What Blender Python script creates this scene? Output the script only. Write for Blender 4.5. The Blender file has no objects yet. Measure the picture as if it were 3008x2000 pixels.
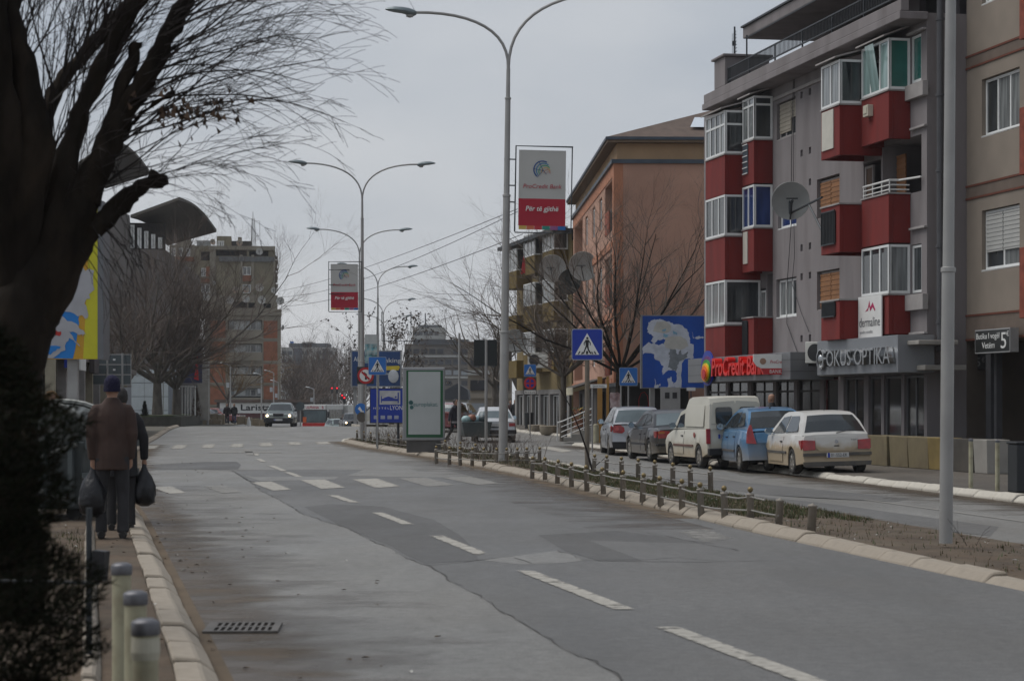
import bpy, bmesh, math, random
from mathutils import Vector, Matrix
R = math.radians
PI = math.pi
sc = bpy.context.scene
COL = sc.collection
random.seed(7)
F, CX, HY, H = 6378.0, 1504.0, 1184.0, 1.6      # focal length and horizon of the lens, eye height

# ------------------------------------------------------------------ camera, sky, sun, exposure
cam = bpy.data.cameras.new('camera'); camo = bpy.data.objects.new('camera', cam); COL.objects.link(camo)
camo.location = (0, 0, H); camo.rotation_euler = (R(90), 0, 0)
cam.sensor_width = 36; cam.lens = F / 3008 * 36
cam.shift_y = (HY - 1000) / 3008
cam.clip_end = 6000; cam.clip_start = .1
cam.dof.use_dof = True; cam.dof.focus_distance = 62; cam.dof.aperture_fstop = 5.0
sc.camera = camo
world = bpy.data.worlds.new('World'); sc.world = world; world.use_nodes = True
wt = world.node_tree; wn = wt.nodes; wl = wt.links
bg = wn['Background']
sky = wn.new('ShaderNodeTexSky'); sky.sky_type = 'NISHITA'; sky.sun_disc = False
sky.sun_elevation = R(61); sky.sun_rotation = R(-80)
sky.air_density = 1.2; sky.dust_density = 3
tc = wn.new('ShaderNodeTexCoord')
mp = wn.new('ShaderNodeMapping'); mp.inputs['Scale'].default_value = (3.2, 3.2, 7)
wl.new(tc.outputs['Generated'], mp.inputs['Vector'])
nz = wn.new('ShaderNodeTexNoise'); nz.inputs['Scale'].default_value = 1.1; nz.inputs['Detail'].default_value = 5
wl.new(mp.outputs['Vector'], nz.inputs['Vector'])
cr = wn.new('ShaderNodeValToRGB')                # a closed cloud deck, a little uneven
cr.color_ramp.elements[0].position = .28; cr.color_ramp.elements[0].color = (2.75, 3.15, 3.75, 1)
cr.color_ramp.elements[1].position = .85; cr.color_ramp.elements[1].color = (5.5, 5.55, 5.65, 1)
sx_ = wn.new('ShaderNodeSeparateXYZ'); wl.new(tc.outputs['Generated'], sx_.inputs['Vector'])
mr = wn.new('ShaderNodeMapRange'); mr.interpolation_type = 'SMOOTHSTEP'; mr.inputs['From Min'].default_value = 0; mr.inputs['From Max'].default_value = .19   # paler towards the horizon, as overcast is
mr.inputs['To Min'].default_value = .3; mr.inputs['To Max'].default_value = -.06; wl.new(sx_.outputs['Z'], mr.inputs['Value'])
ad_ = wn.new('ShaderNodeMath'); ad_.operation = 'ADD'; wl.new(nz.outputs['Fac'], ad_.inputs[0]); wl.new(mr.outputs['Result'], ad_.inputs[1]); wl.new(ad_.outputs[0], cr.inputs['Fac'])
mx = wn.new('ShaderNodeMix'); mx.data_type = 'RGBA'; mx.inputs['Factor'].default_value = .93
wl.new(sky.outputs['Color'], mx.inputs['A']); wl.new(cr.outputs['Color'], mx.inputs['B'])
wl.new(mx.outputs['Result'], bg.inputs['Color'])
bg.inputs['Strength'].default_value = .082
sl = bpy.data.lights.new('sun', 'SUN'); sl.energy = 1.5; sl.angle = R(50); sl.color = (1, .97, .93)
so = bpy.data.objects.new('sun', sl); COL.objects.link(so)
SUN = Vector((-.55, .1, 1)); so.rotation_euler = SUN.to_track_quat('Z', 'Y').to_euler()
sc.view_settings.view_transform = 'Standard'; sc.view_settings.look = 'None'
sc.view_settings.exposure = .62; sc.view_settings.gamma = 1

# ------------------------------------------------------------------ helpers
def W(px, py, Y):                                # the point at depth Y seen at a place in the photograph
    return Vector(((px - CX) / F * Y, Y, H + (HY - py) / F * Y))
def G(px, py, z=0.0):                            # where that sight line meets the level z
    Y = (H - z) * F / (py - HY)
    return Vector(((px - CX) / F * Y, Y, z))
def sstep(a, b, x):
    t = min(1, max(0, (x - a) / (b - a))); return t * t * (3 - 2 * t)
def gz(x, y):                                    # the lie of the land: flat, a slight crest, then downhill
    z = .2 * sstep(88, 126, y) - .1 * sstep(2, 6, x) * (1 - sstep(58, 74, y))
    s = y - 128
    if s > 0:
        d = .5 * .0257 * s * s / 20 if s < 20 else .0257 * (s - 10)
        d = min(d, 7.6)
        k = sstep(-19, -23, x) + sstep(-4, 2, x)
        z -= d * (1 - .72 * min(1, k))
    return z
MATS = {}
def M(name, col, rough=.65, metal=0.0, var=.12, scale=2.5, bump=0.0, bscale=30, dirt=None, damt=.5, dscale=1.2, spec=.4, coat=0.0, mud=None, emit=None, stretch=(1, 1, 1)):
    if name in MATS: return MATS[name]
    m = bpy.data.materials.new(name); m.use_nodes = True; MATS[name] = m
    nt = m.node_tree; n = nt.nodes; l = nt.links; b = n['Principled BSDF']
    t = n.new('ShaderNodeTexCoord'); mp = n.new('ShaderNodeMapping'); mp.inputs['Scale'].default_value = stretch
    l.new(t.outputs['Object'], mp.inputs['Vector'])
    def noise(s, det=5):
        q = n.new('ShaderNodeTexNoise'); q.inputs['Scale'].default_value = s; q.inputs['Detail'].default_value = det
        l.new(mp.outputs['Vector'], q.inputs['Vector']); return q
    def ramp(src, a, b_, c0=(0, 0, 0, 1), c1=(1, 1, 1, 1)):
        r = n.new('ShaderNodeValToRGB'); e = r.color_ramp.elements
        e[0].position, e[1].position = a, b_; e[0].color, e[1].color = c0, c1
        l.new(src, r.inputs['Fac']); return r
    def mix(fac, a, b_):
        q = n.new('ShaderNodeMix'); q.data_type = 'RGBA'
        for s, v in (('Factor', fac), ('A', a), ('B', b_)):
            if hasattr(v, 'is_output') or hasattr(v, 'links'): l.new(v, q.inputs[s])
            else: q.inputs[s].default_value = v if s == 'Factor' else (*v, 1)
        return q.outputs['Result']
    lo = tuple(c * (1 - var) for c in col); hi = tuple(min(1, c * (1 + var)) for c in col)
    if var > 0: c = ramp(noise(scale).outputs['Fac'], .32, .68, (*lo, 1), (*hi, 1)).outputs['Color']
    else: c = None; b.inputs['Base Color'].default_value = (*col, 1)
    if dirt and c is not None:
        f = ramp(noise(dscale, 8).outputs['Fac'], .62 - .25 * damt, .78 - .1 * damt, c1=(damt, damt, damt, 1)).outputs['Color']
        c = mix(f, c, dirt)
    if mud and c is not None:                    # road spray on the lower bodywork, ragged at its upper edge
        mc, h0, h1, amt = mud
        sp = n.new('ShaderNodeSeparateXYZ'); l.new(t.outputs['Object'], sp.inputs['Vector'])
        ad = n.new('ShaderNodeMath'); ad.operation = 'MULTIPLY_ADD'; ad.inputs[1].default_value = .5
        l.new(noise(3, 7).outputs['Fac'], ad.inputs[0]); l.new(sp.outputs['Z'], ad.inputs[2])
        f = ramp(ad.outputs['Value'], h0 + .25, h1 + .25, (amt, amt, amt, 1), (0, 0, 0, 1)).outputs['Color']
        c = mix(f, c, mc)
        rr = n.new('ShaderNodeMix'); l.new(f, rr.inputs[0]); rr.inputs[2].default_value = rough; rr.inputs[3].default_value = .85
        l.new(rr.outputs[0], b.inputs['Roughness'])
    else: b.inputs['Roughness'].default_value = rough
    if c is not None: l.new(c, b.inputs['Base Color'])
    b.inputs['Metallic'].default_value = metal; b.inputs['Specular IOR Level'].default_value = spec
    b.inputs['Coat Weight'].default_value = coat; b.inputs['Coat Roughness'].default_value = .08
    if bump:
        bn = n.new('ShaderNodeBump'); bn.inputs['Strength'].default_value = bump; bn.inputs['Distance'].default_value = .02
        l.new(noise(bscale, 6).outputs['Fac'], bn.inputs['Height']); l.new(bn.outputs['Normal'], b.inputs['Normal'])
    if emit:
        b.inputs['Emission Color'].default_value = (*emit[0], 1); b.inputs['Emission Strength'].default_value = emit[1]
    return m

class MB:
    """collects shapes and links them as one mesh object"""
    def __init__(s): s.v = []; s.f = []; s.mi = []; s.cur = 0
    def add(s, vs, fs):
        o = len(s.v); s.v += [tuple(p) for p in vs]
        for f in fs: s.f.append(tuple(i + o for i in f)); s.mi.append(s.cur)
        return s
    def box(s, x0, x1, y0, y1, z0, z1):
        return s.add([(x0, y0, z0), (x1, y0, z0), (x1, y1, z0), (x0, y1, z0), (x0, y0, z1), (x1, y0, z1), (x1, y1, z1), (x0, y1, z1)],
                     [(0, 3, 2, 1), (4, 5, 6, 7), (0, 1, 5, 4), (1, 2, 6, 5), (2, 3, 7, 6), (3, 0, 4, 7)])
    def prism(s, poly, z0, z1):                  # polygon in xy, extruded up (z may be per-vertex callables)
        n = len(poly)
        return s.add([(p[0], p[1], z0) for p in poly] + [(p[0], p[1], z1) for p in poly],
                     [tuple(range(n - 1, -1, -1)), tuple(range(n, 2 * n))] + [(i, (i + 1) % n, n + (i + 1) % n, n + i) for i in range(n)])
    def plate(s, poly, y0, y1):                  # polygon in xz facing -y, extruded from y0 (front) to y1
        n = len(poly)
        a = sum(poly[i][0] * poly[(i + 1) % n][1] - poly[(i + 1) % n][0] * poly[i][1] for i in range(n))
        if a < 0: poly = poly[::-1]
        return s.add([(p[0], y0, p[1]) for p in poly] + [(p[0], y1, p[1]) for p in poly],
                     [tuple(range(n)), tuple(range(2 * n - 1, n - 1, -1))] + [((i + 1) % n, i, n + i, n + (i + 1) % n) for i in range(n)])
    def tube(s, pts, r, n=8, cap=True):
        pts = [Vector(p) for p in pts]; m = len(pts)
        rs = r if isinstance(r, (list, tuple)) else [r] * m
        vs = []; prev = None
        for i, p in enumerate(pts):
            d = (pts[min(i + 1, m - 1)] - pts[max(i - 1, 0)])
            d = d.normalized() if d.length > 1e-9 else Vector((0, 0, 1))
            if prev is None:
                a = Vector((1, 0, 0)) if abs(d.x) < .8 else Vector((0, 1, 0))
                u = d.cross(a).normalized()
            else:
                u = (prev - d * prev.dot(d))
                u = u.normalized() if u.length > 1e-6 else d.orthogonal().normalized()
            prev = u; w = d.cross(u)
            for k in range(n):
                t = 2 * PI * k / n
                vs.append(p + (u * math.cos(t) + w * math.sin(t)) * rs[i])
        fs = [(i * n + k, i * n + (k + 1) % n, (i + 1) * n + (k + 1) % n, (i + 1) * n + k) for i in range(m - 1) for k in range(n)]
        if cap: fs += [tuple(range(n - 1, -1, -1)), tuple(range((m - 1) * n, m * n))]
        return s.add(vs, fs)
    def lathe(s, prof, n=16, c=(0, 0, 0), ax='z', sx=1, sy=1, cap=True):   # prof: (radius, height)
        vs = []
        for r, h in prof:
            for k in range(n):
                t = 2 * PI * k / n; a, b = r * math.cos(t) * sx, r * math.sin(t) * sy
                p = (a, b, h) if ax == 'z' else ((a, -h, b) if ax == 'y' else (h, a, b))
                vs.append((p[0] + c[0], p[1] + c[1], p[2] + c[2]))
        m = len(prof)
        fs = [(i * n + k, i * n + (k + 1) % n, (i + 1) * n + (k + 1) % n, (i + 1) * n + k) for i in range(m - 1) for k in range(n)]
        if cap: fs += [tuple(range(n - 1, -1, -1)), tuple(range((m - 1) * n, m * n))]
        return s.add(vs, fs)
    def ball(s, c, r, n=10, sx=1, sy=1, sz=1):
        m = max(4, n // 2 + 1); prof = [(max(1e-4, r * math.sin(PI * i / m)), -r * math.cos(PI * i / m) * sz) for i in range(m + 1)]
        return s.lathe(prof, n, c, 'z', sx, sy)
    def rings(s, rings, cap=True):
        n = len(rings[0]); m = len(rings)
        fs = [(i * n + k, i * n + (k + 1) % n, (i + 1) * n + (k + 1) % n, (i + 1) * n + k) for i in range(m - 1) for k in range(n)]
        if cap: fs += [tuple(range(n - 1, -1, -1)), tuple(range((m - 1) * n, m * n))]
        return s.add([p for r_ in rings for p in r_], fs)
    def build(s, name, mat=None, parent=None, smooth=False, bevel=0, seg=2, ang=35, loc=None, rotz=0, **props):
        me = bpy.data.meshes.new(name); me.from_pydata(s.v, [], s.f)
        if smooth:
            me.polygons.foreach_set('use_smooth', [True] * len(me.polygons)); me.set_sharp_from_angle(angle=R(42))
        for q in (mat if isinstance(mat, (list, tuple)) else [mat]):
            if q: me.materials.append(q)
        if isinstance(mat, (list, tuple)): me.polygons.foreach_set('material_index', s.mi)
        return link(name, me, parent, loc, rotz, bevel, seg, ang, **props)

def link(name, me, parent=None, loc=None, rotz=0, bevel=0, seg=2, ang=35, **props):
    o = bpy.data.objects.new(name, me); COL.objects.link(o)
    if parent: o.parent = parent
    if loc is not None: o.location = loc
    if rotz: o.rotation_euler.z = rotz
    if bevel:
        b = o.modifiers.new('bevel', 'BEVEL'); b.width = bevel; b.segments = seg; b.limit_method = 'ANGLE'; b.angle_limit = R(ang)
        b.harden_normals = False
    for k, v in props.items():
        if v: o[k] = v
    return o
def thing(name, label, cat, loc=(0, 0, 0), rotz=0, group=None):
    o = bpy.data.objects.new(name, None); COL.objects.link(o); o.location = loc; o.rotation_euler = (0, 0, rotz)
    o['label'] = label; o['category'] = cat
    if group: o['group'] = group
    o.empty_display_size = .2
    return o
def dup(root, loc, rotz=None, label=None, group=None, scale=None):
    r = root.copy(); COL.objects.link(r); r.location = loc
    if rotz is not None: r.rotation_euler = (0, 0, rotz)
    if label: r['label'] = label
    if group: r['group'] = group
    if scale: r.scale = (scale,) * 3
    for ch in root.children:
        c = ch.copy(); COL.objects.link(c); c.parent = r
        for g in ch.children:
            d = g.copy(); COL.objects.link(d); d.parent = c
    return r
def share(name, src, parent, loc, rotz=0, scale=(1, 1, 1)):      # another object on the same mesh
    o = bpy.data.objects.new(name, src); COL.objects.link(o); o.parent = parent; o.location = loc
    o.rotation_euler = (0, 0, rotz); o.scale = scale; return o
def txt(body, width, height, mat, parent, loc, ext=.003, shear=0.0, name='lettering', bold=0.0, align='CENTER', spacing=1.0):
    cu = bpy.data.curves.new(name, 'FONT'); cu.body = body; cu.extrude = ext; cu.offset = bold; cu.shear = shear
    cu.align_x = align; cu.align_y = 'BOTTOM_BASELINE'; cu.space_character = spacing; cu.resolution_u = 3
    cu.materials.append(mat)
    c = bpy.data.objects.new(name, cu); COL.objects.link(c)
    me = bpy.data.meshes.new_from_object(c.evaluated_get(bpy.context.evaluated_depsgraph_get()))
    bpy.data.objects.remove(c); me.name = name
    o = bpy.data.objects.new(name, me); COL.objects.link(o); o.parent = parent
    o.rotation_euler = (R(90), 0, 0); o.location = loc
    xs_ = [v.co.x for v in me.vertices] or [0, 1]; k = height / .69          # cap height of the built-in face at size 1
    o.scale = (width / max(max(xs_) - min(xs_), 1e-4) if width else k, k, 1)
    return o
def rrect(x0, x1, z0, z1, r, n=4):
    out = []
    for cx, cz, a in ((x1 - r, z1 - r, 0), (x0 + r, z1 - r, 90), (x0 + r, z0 + r, 180), (x1 - r, z0 + r, 270)):
        for i in range(n + 1):
            t = R(a + 90 * i / n); out.append((cx + r * math.cos(t), cz + r * math.sin(t)))
    return out
def disc(cx, cz, r, n=28, sx=1): return [(cx + sx * r * math.cos(2 * PI * i / n), cz + r * math.sin(2 * PI * i / n)) for i in range(n)]

# ------------------------------------------------------------------ shared materials
white_paint = M('white_paint', (.62, .62, .6), .5, var=.08, dirt=(.35, .33, .3), damt=.3, dscale=3)
pvc = M('white_pvc', (.68, .69, .68), .4, var=.05)
galv = M('galvanised_steel', (.31, .305, .295), .5, .3, var=.14, scale=1.2, dirt=(.2, .17, .15), damt=.25, dscale=2.2)
dark_steel = M('dark_steel', (.05, .055, .06), .5, .5, var=.15)
black = M('black_plastic', (.015, .015, .017), .5, var=.1)
rubber = M('tyre_rubber', (.022, .021, .02), .85, var=.2, dirt=(.12, .1, .075), damt=.6, dscale=4)
chrome = M('chrome', (.6, .6, .62), .12, 1, var=0)
glass_dark = M('window_glass', (.032, .037, .04), .06, 0, var=.6, scale=.8, spec=.8, stretch=(2.5, 2.5, .6), dirt=(.12, .12, .11), damt=.3, dscale=1.1)
glass_grey = M('pale_glass', (.15, .16, .16), .1, 0, var=.6, scale=1.6, spec=.8, stretch=(5, 5, .35))
glass_green = M('green_glass', (.02, .12, .1), .1, 0, var=.3, scale=1.1, spec=.8)
glass_blue = M('blue_curtained_glass', (.012, .03, .12), .12, 0, var=.35, scale=1.4, spec=.7, stretch=(4, 4, .6))
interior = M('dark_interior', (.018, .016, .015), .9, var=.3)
concrete = M('concrete', (.27, .255, .23), .9, var=.16, scale=1.5, bump=.3, dirt=(.12, .11, .1), damt=.45, dscale=.9)
sign_blue = M('sign_blue', (.006, .03, .29), .35, var=.06)
sign_blue_light = M('sign_sky_blue', (.02, .14, .45), .35, var=.06)
sign_white = M('sign_white', (.66, .66, .64), .4, var=.05)
sign_black = M('sign_black', (.012, .012, .013), .45, var=0)
sign_red = M('sign_red', (.42, .015, .02), .4, var=.06)
sign_grey = M('sign_back_grey', (.075, .09, .095), .55, var=.12, dirt=(.14, .13, .12), damt=.3)
# ------------------------------------------------------------------ the lie of kerbs and lanes (metres)
def interp(poly, y):
    if y <= poly[0][1]: (x0, y0), (x1, y1) = poly[0], poly[1]
    elif y >= poly[-1][1]: (x0, y0), (x1, y1) = poly[-2], poly[-1]
    else:
        for (x0, y0), (x1, y1) in zip(poly, poly[1:]):
            if y0 <= y <= y1: break
    return x0 + (x1 - x0) * (y - y0) / (y1 - y0)
LEFT = [(-.2, 4.5), (-1.7, 12.5), (-5.0, 29.4), (-8.2, 45), (-11.0, 62), (-14.4, 86), (-18, 114), (-19.6, 128), (-20.6, 150), (-23, 190), (-27, 270), (-34, 420)]
MEDL = [(6.6, 4.5), (5.3, 12), (4.34, 18.4), (2.97, 26.9), (1.75, 36), (.29, 47.3), (-2.25, 63), (-5.3, 78.4), (-6.9, 88.5), (-7.1, 91.5)]
MEDR = [(9.3, 4.5), (8.0, 12), (5.9, 24.5), (4.15, 34.8), (2.2, 46), (1.1, 55), (-.5, 66), (-3.2, 80), (-5.9, 89.5), (-7.1, 91.5)]
RIGHT = [(14, 4.5), (12, 15), (10.4, 25), (8.57, 37.2), (7.04, 48.8), (4.7, 65), (2.25, 81.5)]
RIGHT2 = [(6.5, 97), (3.4, 98.5), (1.2, 104), (0.2, 111), (-.6, 125), (-1, 150), (-2, 200), (-4, 300), (-6, 420)]

def custom_asphalt(name, a, b_, rough, brown=.0):
    m = bpy.data.materials.new(name); m.use_nodes = True; nt = m.node_tree; n = nt.nodes; l = nt.links; p = n['Principled BSDF']
    t = n.new('ShaderNodeTexCoord')
    def noise(s, stretch=(1, 1, 1), det=6, rough_=.6):
        mp = n.new('ShaderNodeMapping'); mp.inputs['Scale'].default_value = stretch; mp.inputs['Rotation'].default_value = (0, 0, R(-11)); l.new(t.outputs['Object'], mp.inputs['Vector'])
        q = n.new('ShaderNodeTexNoise'); q.inputs['Scale'].default_value = s; q.inputs['Detail'].default_value = det; q.inputs['Roughness'].default_value = rough_
        l.new(mp.outputs['Vector'], q.inputs['Vector']); return q.outputs['Fac']
    def ramp(s, p0, p1, c0, c1):
        r = n.new('ShaderNodeValToRGB'); e = r.color_ramp.elements; e[0].position, e[1].position = p0, p1; e[0].color, e[1].color = (*c0, 1), (*c1, 1)
        l.new(s, r.inputs['Fac']); return r.outputs['Color']
    def mix(f, c1, c2, mode='MIX'):
        q = n.new('ShaderNodeMix'); q.data_type = 'RGBA'; q.blend_type = mode
        for s, v in (('Factor', f), ('A', c1), ('B', c2)):
            if hasattr(v, 'links'): l.new(v, q.inputs[s])
            else: q.inputs[s].default_value = v if s == 'Factor' else (*v, 1)
        return q.outputs['Result']
    base = ramp(noise(.55, (1, .35, 1)), .33, .67, a, b_)
    speck = ramp(noise(55, det=3), .35, .7, (.72, .72, .72), (1.25, 1.25, 1.25))
    c = mix(1, base, speck, 'MULTIPLY')
    c = mix(1, c, ramp(noise(9, det=4, rough_=.75), .3, .72, (.74, .74, .74), (1.22, 1.22, 1.21)), 'MULTIPLY')
    streak = ramp(noise(1.3, (1.2, .14, 1)), .5, .72, (0, 0, 0), (.55, .55, .55))
    c = mix(streak, c, tuple(x * .78 for x in a))
    if brown:
        f = ramp(noise(.35, (1, .5, 1), 8), .45, .75, (0, 0, 0), (brown,) * 3)
        c = mix(f, c, (.14, .115, .085))
    l.new(c, p.inputs['Base Color'])
    rr = ramp(noise(.8, (1, .4, 1)), .3, .7, (rough - .1,) * 3, (rough + .12,) * 3); l.new(rr, p.inputs['Roughness'])
    p.inputs['Specular IOR Level'].default_value = .5
    bn = n.new('ShaderNodeBump'); bn.inputs['Strength'].default_value = .6; bn.inputs['Distance'].default_value = .012
    l.new(noise(70, det=4), bn.inputs['Height']); l.new(bn.outputs['Normal'], p.inputs['Normal'])
    return m
asph_old = custom_asphalt('worn_asphalt', (.152, .148, .138), (.195, .19, .179), .62, .2)
asph_dark = custom_asphalt('darker_asphalt', (.098, .096, .092), (.126, .124, .12), .62, .12)
asph_patch = custom_asphalt('patch_asphalt', (.07, .068, .065), (.092, .09, .087), .66, .1)
asph_pave = custom_asphalt('footpath_asphalt', (.068, .058, .047), (.11, .096, .08), .75, .5)
soil = M('bare_soil', (.072, .05, .032), .95, var=.35, scale=1.6, bump=.9, bscale=14, dirt=(.11, .088, .062), damt=.7, dscale=1.1)
earth = M('earth', (.09, .08, .062), .95, var=.25, scale=.2, bump=.4, bscale=3, dirt=(.05, .052, .03), damt=.6, dscale=.3)
kerb_stone_m = M('kerb_concrete', (.29, .25, .2), .85, var=.17, scale=2.2, bump=.45, bscale=22, dirt=(.12, .098, .07), damt=.8, dscale=1.7)
kerb_white_m = M('whitewashed_kerb', (.46, .43, .37), .85, var=.15, scale=2.5, bump=.45, bscale=22, dirt=(.14, .12, .09), damt=.8, dscale=1.6)
bed_m = M('kerb_bed', (.08, .07, .055), .95, var=.3, scale=3)

def masked(name, col, amount, rough, nscale, attr='fade', hard=.12, stretch=(1, 1, 1)):   # worn paint and dust: real thin layers with ragged edges
    m = bpy.data.materials.new(name); m.use_nodes = True; nt = m.node_tree; n = nt.nodes; l = nt.links
    p = n['Principled BSDF']; p.inputs['Roughness'].default_value = rough; p.inputs['Specular IOR Level'].default_value = .3
    t = n.new('ShaderNodeTexCoord'); mp = n.new('ShaderNodeMapping'); mp.inputs['Scale'].default_value = stretch; mp.inputs['Rotation'].default_value = (0, 0, R(-11))
    l.new(t.outputs['Object'], mp.inputs['Vector'])
    q = n.new('ShaderNodeTexNoise'); q.inputs['Scale'].default_value = nscale; q.inputs['Detail'].default_value = 9; q.inputs['Roughness'].default_value = .65
    l.new(mp.outputs['Vector'], q.inputs['Vector'])
    at = n.new('ShaderNodeAttribute'); at.attribute_name = attr
    ad = n.new('ShaderNodeMath'); ad.operation = 'ADD'; l.new(q.outputs['Fac'], ad.inputs[0]); l.new(at.outputs['Fac'], ad.inputs[1])
    r = n.new('ShaderNodeValToRGB'); e = r.color_ramp.elements; e[0].position = max(0, 1 - hard); e[1].position = 1.0
    e[0].color = (0, 0, 0, 1); e[1].color = (amount,) * 3 + (1,)
    sb = n.new('ShaderNodeMath'); sb.operation = 'ADD'; sb.inputs[1].default_value = 0; l.new(ad.outputs[0], sb.inputs[0]); l.new(sb.outputs[0], r.inputs['Fac'])
    q2 = n.new('ShaderNodeTexNoise'); q2.inputs['Scale'].default_value = nscale * 2.3; q2.inputs['Detail'].default_value = 5; l.new(t.outputs['Object'], q2.inputs['Vector'])
    c = n.new('ShaderNodeValToRGB'); ee = c.color_ramp.elements; ee[0].position, ee[1].position = .3, .7
    ee[0].color = tuple(x * .75 for x in col) + (1,); ee[1].color = tuple(x * 1.2 for x in col) + (1,)
    l.new(q2.outputs['Fac'], c.inputs['Fac']); l.new(c.outputs['Color'], p.inputs['Base Color'])
    l.new(r.outputs['Color'], p.inputs['Alpha'])
    return m
paint_m = masked('road_paint', (.36, .34, .3), .9, .7, 5, hard=.16)
paint_faint_m = masked('road_paint_faded', (.26, .25, .23), .75, .7, 5, hard=.3)
dust_m = masked('road_dust', (.115, .084, .054), .92, .88, .8, hard=.3, stretch=(.55, 1.9, 1))
wet_m = masked('dark_road_stain', (.085, .065, .046), .8, .36, 1.3, hard=.35, stretch=(.6, 1.2, 1))
def set_fade(o, vals):
    a = o.data.attributes.new('fade', 'FLOAT', 'POINT'); a.data.foreach_set('value', vals)

# ------------------------------------------------------------------ ground, road, footpaths
ys = [-30, -10, 0] + [4 + 4 * i for i in range(60)] + [250, 280, 320, 380, 460, 600, 900, 1400, 2600]
xs = [-2500, -900, -400, -200, -120, -80, -60, -45, -36, -30, -26, -23, -20, -16, -12, -8, -4, 0, 4, 8, 12, 18, 26, 40, 70, 120, 200, 400, 900, 2500]
g = MB(); g.add([(x, y, gz(x, y) - .05) for y in ys for x in xs], [(j * len(xs) + i, j * len(xs) + i + 1, (j + 1) * len(xs) + i + 1, (j + 1) * len(xs) + i) for j in range(len(ys) - 1) for i in range(len(xs) - 1)])
ground = g.build('ground', earth, smooth=True, kind='structure')
def sheet(name, left, right, y0, y1, dz, mat, step=2.0, nx=14, parent=None, kind='structure', bumpy=0):
    n = int((y1 - y0) / step) + 1; vs = []
    for j in range(n + 1):
        y = y0 + (y1 - y0) * j / n; a, b = left(y), right(y)
        for i in range(nx + 1):
            x = a + (b - a) * i / nx; z = gz(x, y) + dz
            if bumpy and 0 < i < nx: z += bumpy * (random.random() - .3)
            vs.append((x, y, z))
    fs = [(j * (nx + 1) + i, j * (nx + 1) + i + 1, (j + 1) * (nx + 1) + i + 1, (j + 1) * (nx + 1) + i) for j in range(n) for i in range(nx)]
    m = MB(); m.add(vs, fs); return m.build(name, mat, parent, smooth=True, kind=kind)
def right_all(y): return interp(RIGHT, y) if y < 81 else (max(interp(RIGHT, y), 10) if y < 98 else interp(RIGHT2, y))
road = sheet('road', lambda y: interp(LEFT, y) - .02, lambda y: (interp(RIGHT, y) + .02 if y < 80 else (12 if y < 99 else interp(RIGHT2, y) + .02)), 4.5, 420, 0, asph_old, 2, 20)
pavement = sheet('pavement', lambda y: interp(RIGHT, y) + .2, lambda y: 34, 4.5, 81.5, .115, asph_pave, 2, 18)
pavement2 = sheet('pavement', lambda y: interp(RIGHT2, y) + .2, lambda y: 34, 97.2, 220, .115, asph_pave, 2, 12)
sheet('path', lambda y: interp(LEFT, y) - (.66 if y < 26 else 1.35), lambda y: interp(LEFT, y) - .26, 4.5, 84, .1, soil, 1.0, 6, bumpy=.02)
sheet('pavement', lambda y: interp(LEFT, y) - 30, lambda y: interp(LEFT, y) - 2.9, 4.5, 80, .105, asph_pave, 3, 8)
sheet('planting_bed', lambda y: interp(LEFT, y) - 2.9, lambda y: interp(LEFT, y) - .77, 4.5, 26, .115, soil, .8, 8, bumpy=.05)
sheet('pavement', lambda y: interp(LEFT, y) - 3.2, lambda y: interp(LEFT, y) - 1.35, 26, 80, .104, asph_pave, 3, 4)
def gpoly(name, pts, z, mat, parent=road, px=True, scale=1.2757):
    """a flat patch lying on the road"""
    vs = [G(a * scale, b * scale) if px else Vector((a, b, 0)) for a, b in pts]
    m = MB(); m.add([(v.x, v.y, gz(v.x, v.y) + z) for v in vs], [tuple(range(len(vs)))])
    a = sum(vs[i].x * vs[(i + 1) % len(vs)].y - vs[(i + 1) % len(vs)].x * vs[i].y for i in range(len(vs)))
    if a < 0: m.f = [tuple(reversed(m.f[0]))]
    return m.build(name, mat, parent)
# the resurfaced half next to the median, with its ragged seam against the older lane
edge = [(1440, 1568), (1385, 1533), (1262, 1472), (1210, 1436), (1150, 1404), (1105, 1372), (1050, 1346), (1018, 1322), (985, 1303), (930, 1282), (900, 1262), (860, 1247), (800, 1215), (745, 1200), (700, 1184), (640, 1149), (600, 1130), (580, 1112), (560, 1100), (535, 1084), (470, 1081)]
eg = [G(a * 1.2757, b * 1.2757) for a, b in edge]
near = [Vector((2.4, 9, 0)), Vector((3.0, 4.6, 0))]
vs = []
for p in list(reversed(near)) + eg:
    vs.append((p.x, p.y, .0018)); vs.append((interp(MEDL, p.y) + .05 if p.y < 91 else -7, p.y, .0018))
m = MB(); m.add(vs, [(2 * i, 2 * i + 1, 2 * i + 3, 2 * i + 2) for i in range(len(vs) // 2 - 1)]); m.build('asphalt_patch', asph_dark, road)
gpoly('asphalt_patch', [(700, 1167), (760, 1160), (880, 1166), (1000, 1197), (1060, 1233), (1090, 1262), (1102, 1290), (980, 1298), (935, 1278), (900, 1257), (845, 1236), (790, 1212)], .0035, asph_patch)
gpoly('asphalt_patch', [(1110, 1290), (1210, 1277), (1280, 1268), (1312, 1275), (1345, 1291), (1300, 1296), (1200, 1300)], .0035, asph_old)
gpoly('asphalt_patch', [(1240, 1232), (1420, 1222), (1640, 1250), (1800, 1282), (1790, 1290), (1620, 1295), (1380, 1292), (1300, 1268)], .0038, asph_patch)
gpoly('asphalt_patch', [(330, 1071), (470, 1063), (545, 1063), (555, 1070), (548, 1080), (330, 1082)], .0042, asph_patch)
gpoly('asphalt_patch', [(800, 1095), (870, 1070), (930, 1068), (1000, 1076), (1100, 1100), (900, 1098)], .0042, asph_old)
gpoly('asphalt_patch', [(560, 1095), (590, 1098), (780, 1098), (770, 1104), (600, 1108)], .0046, asph_old)
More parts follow.
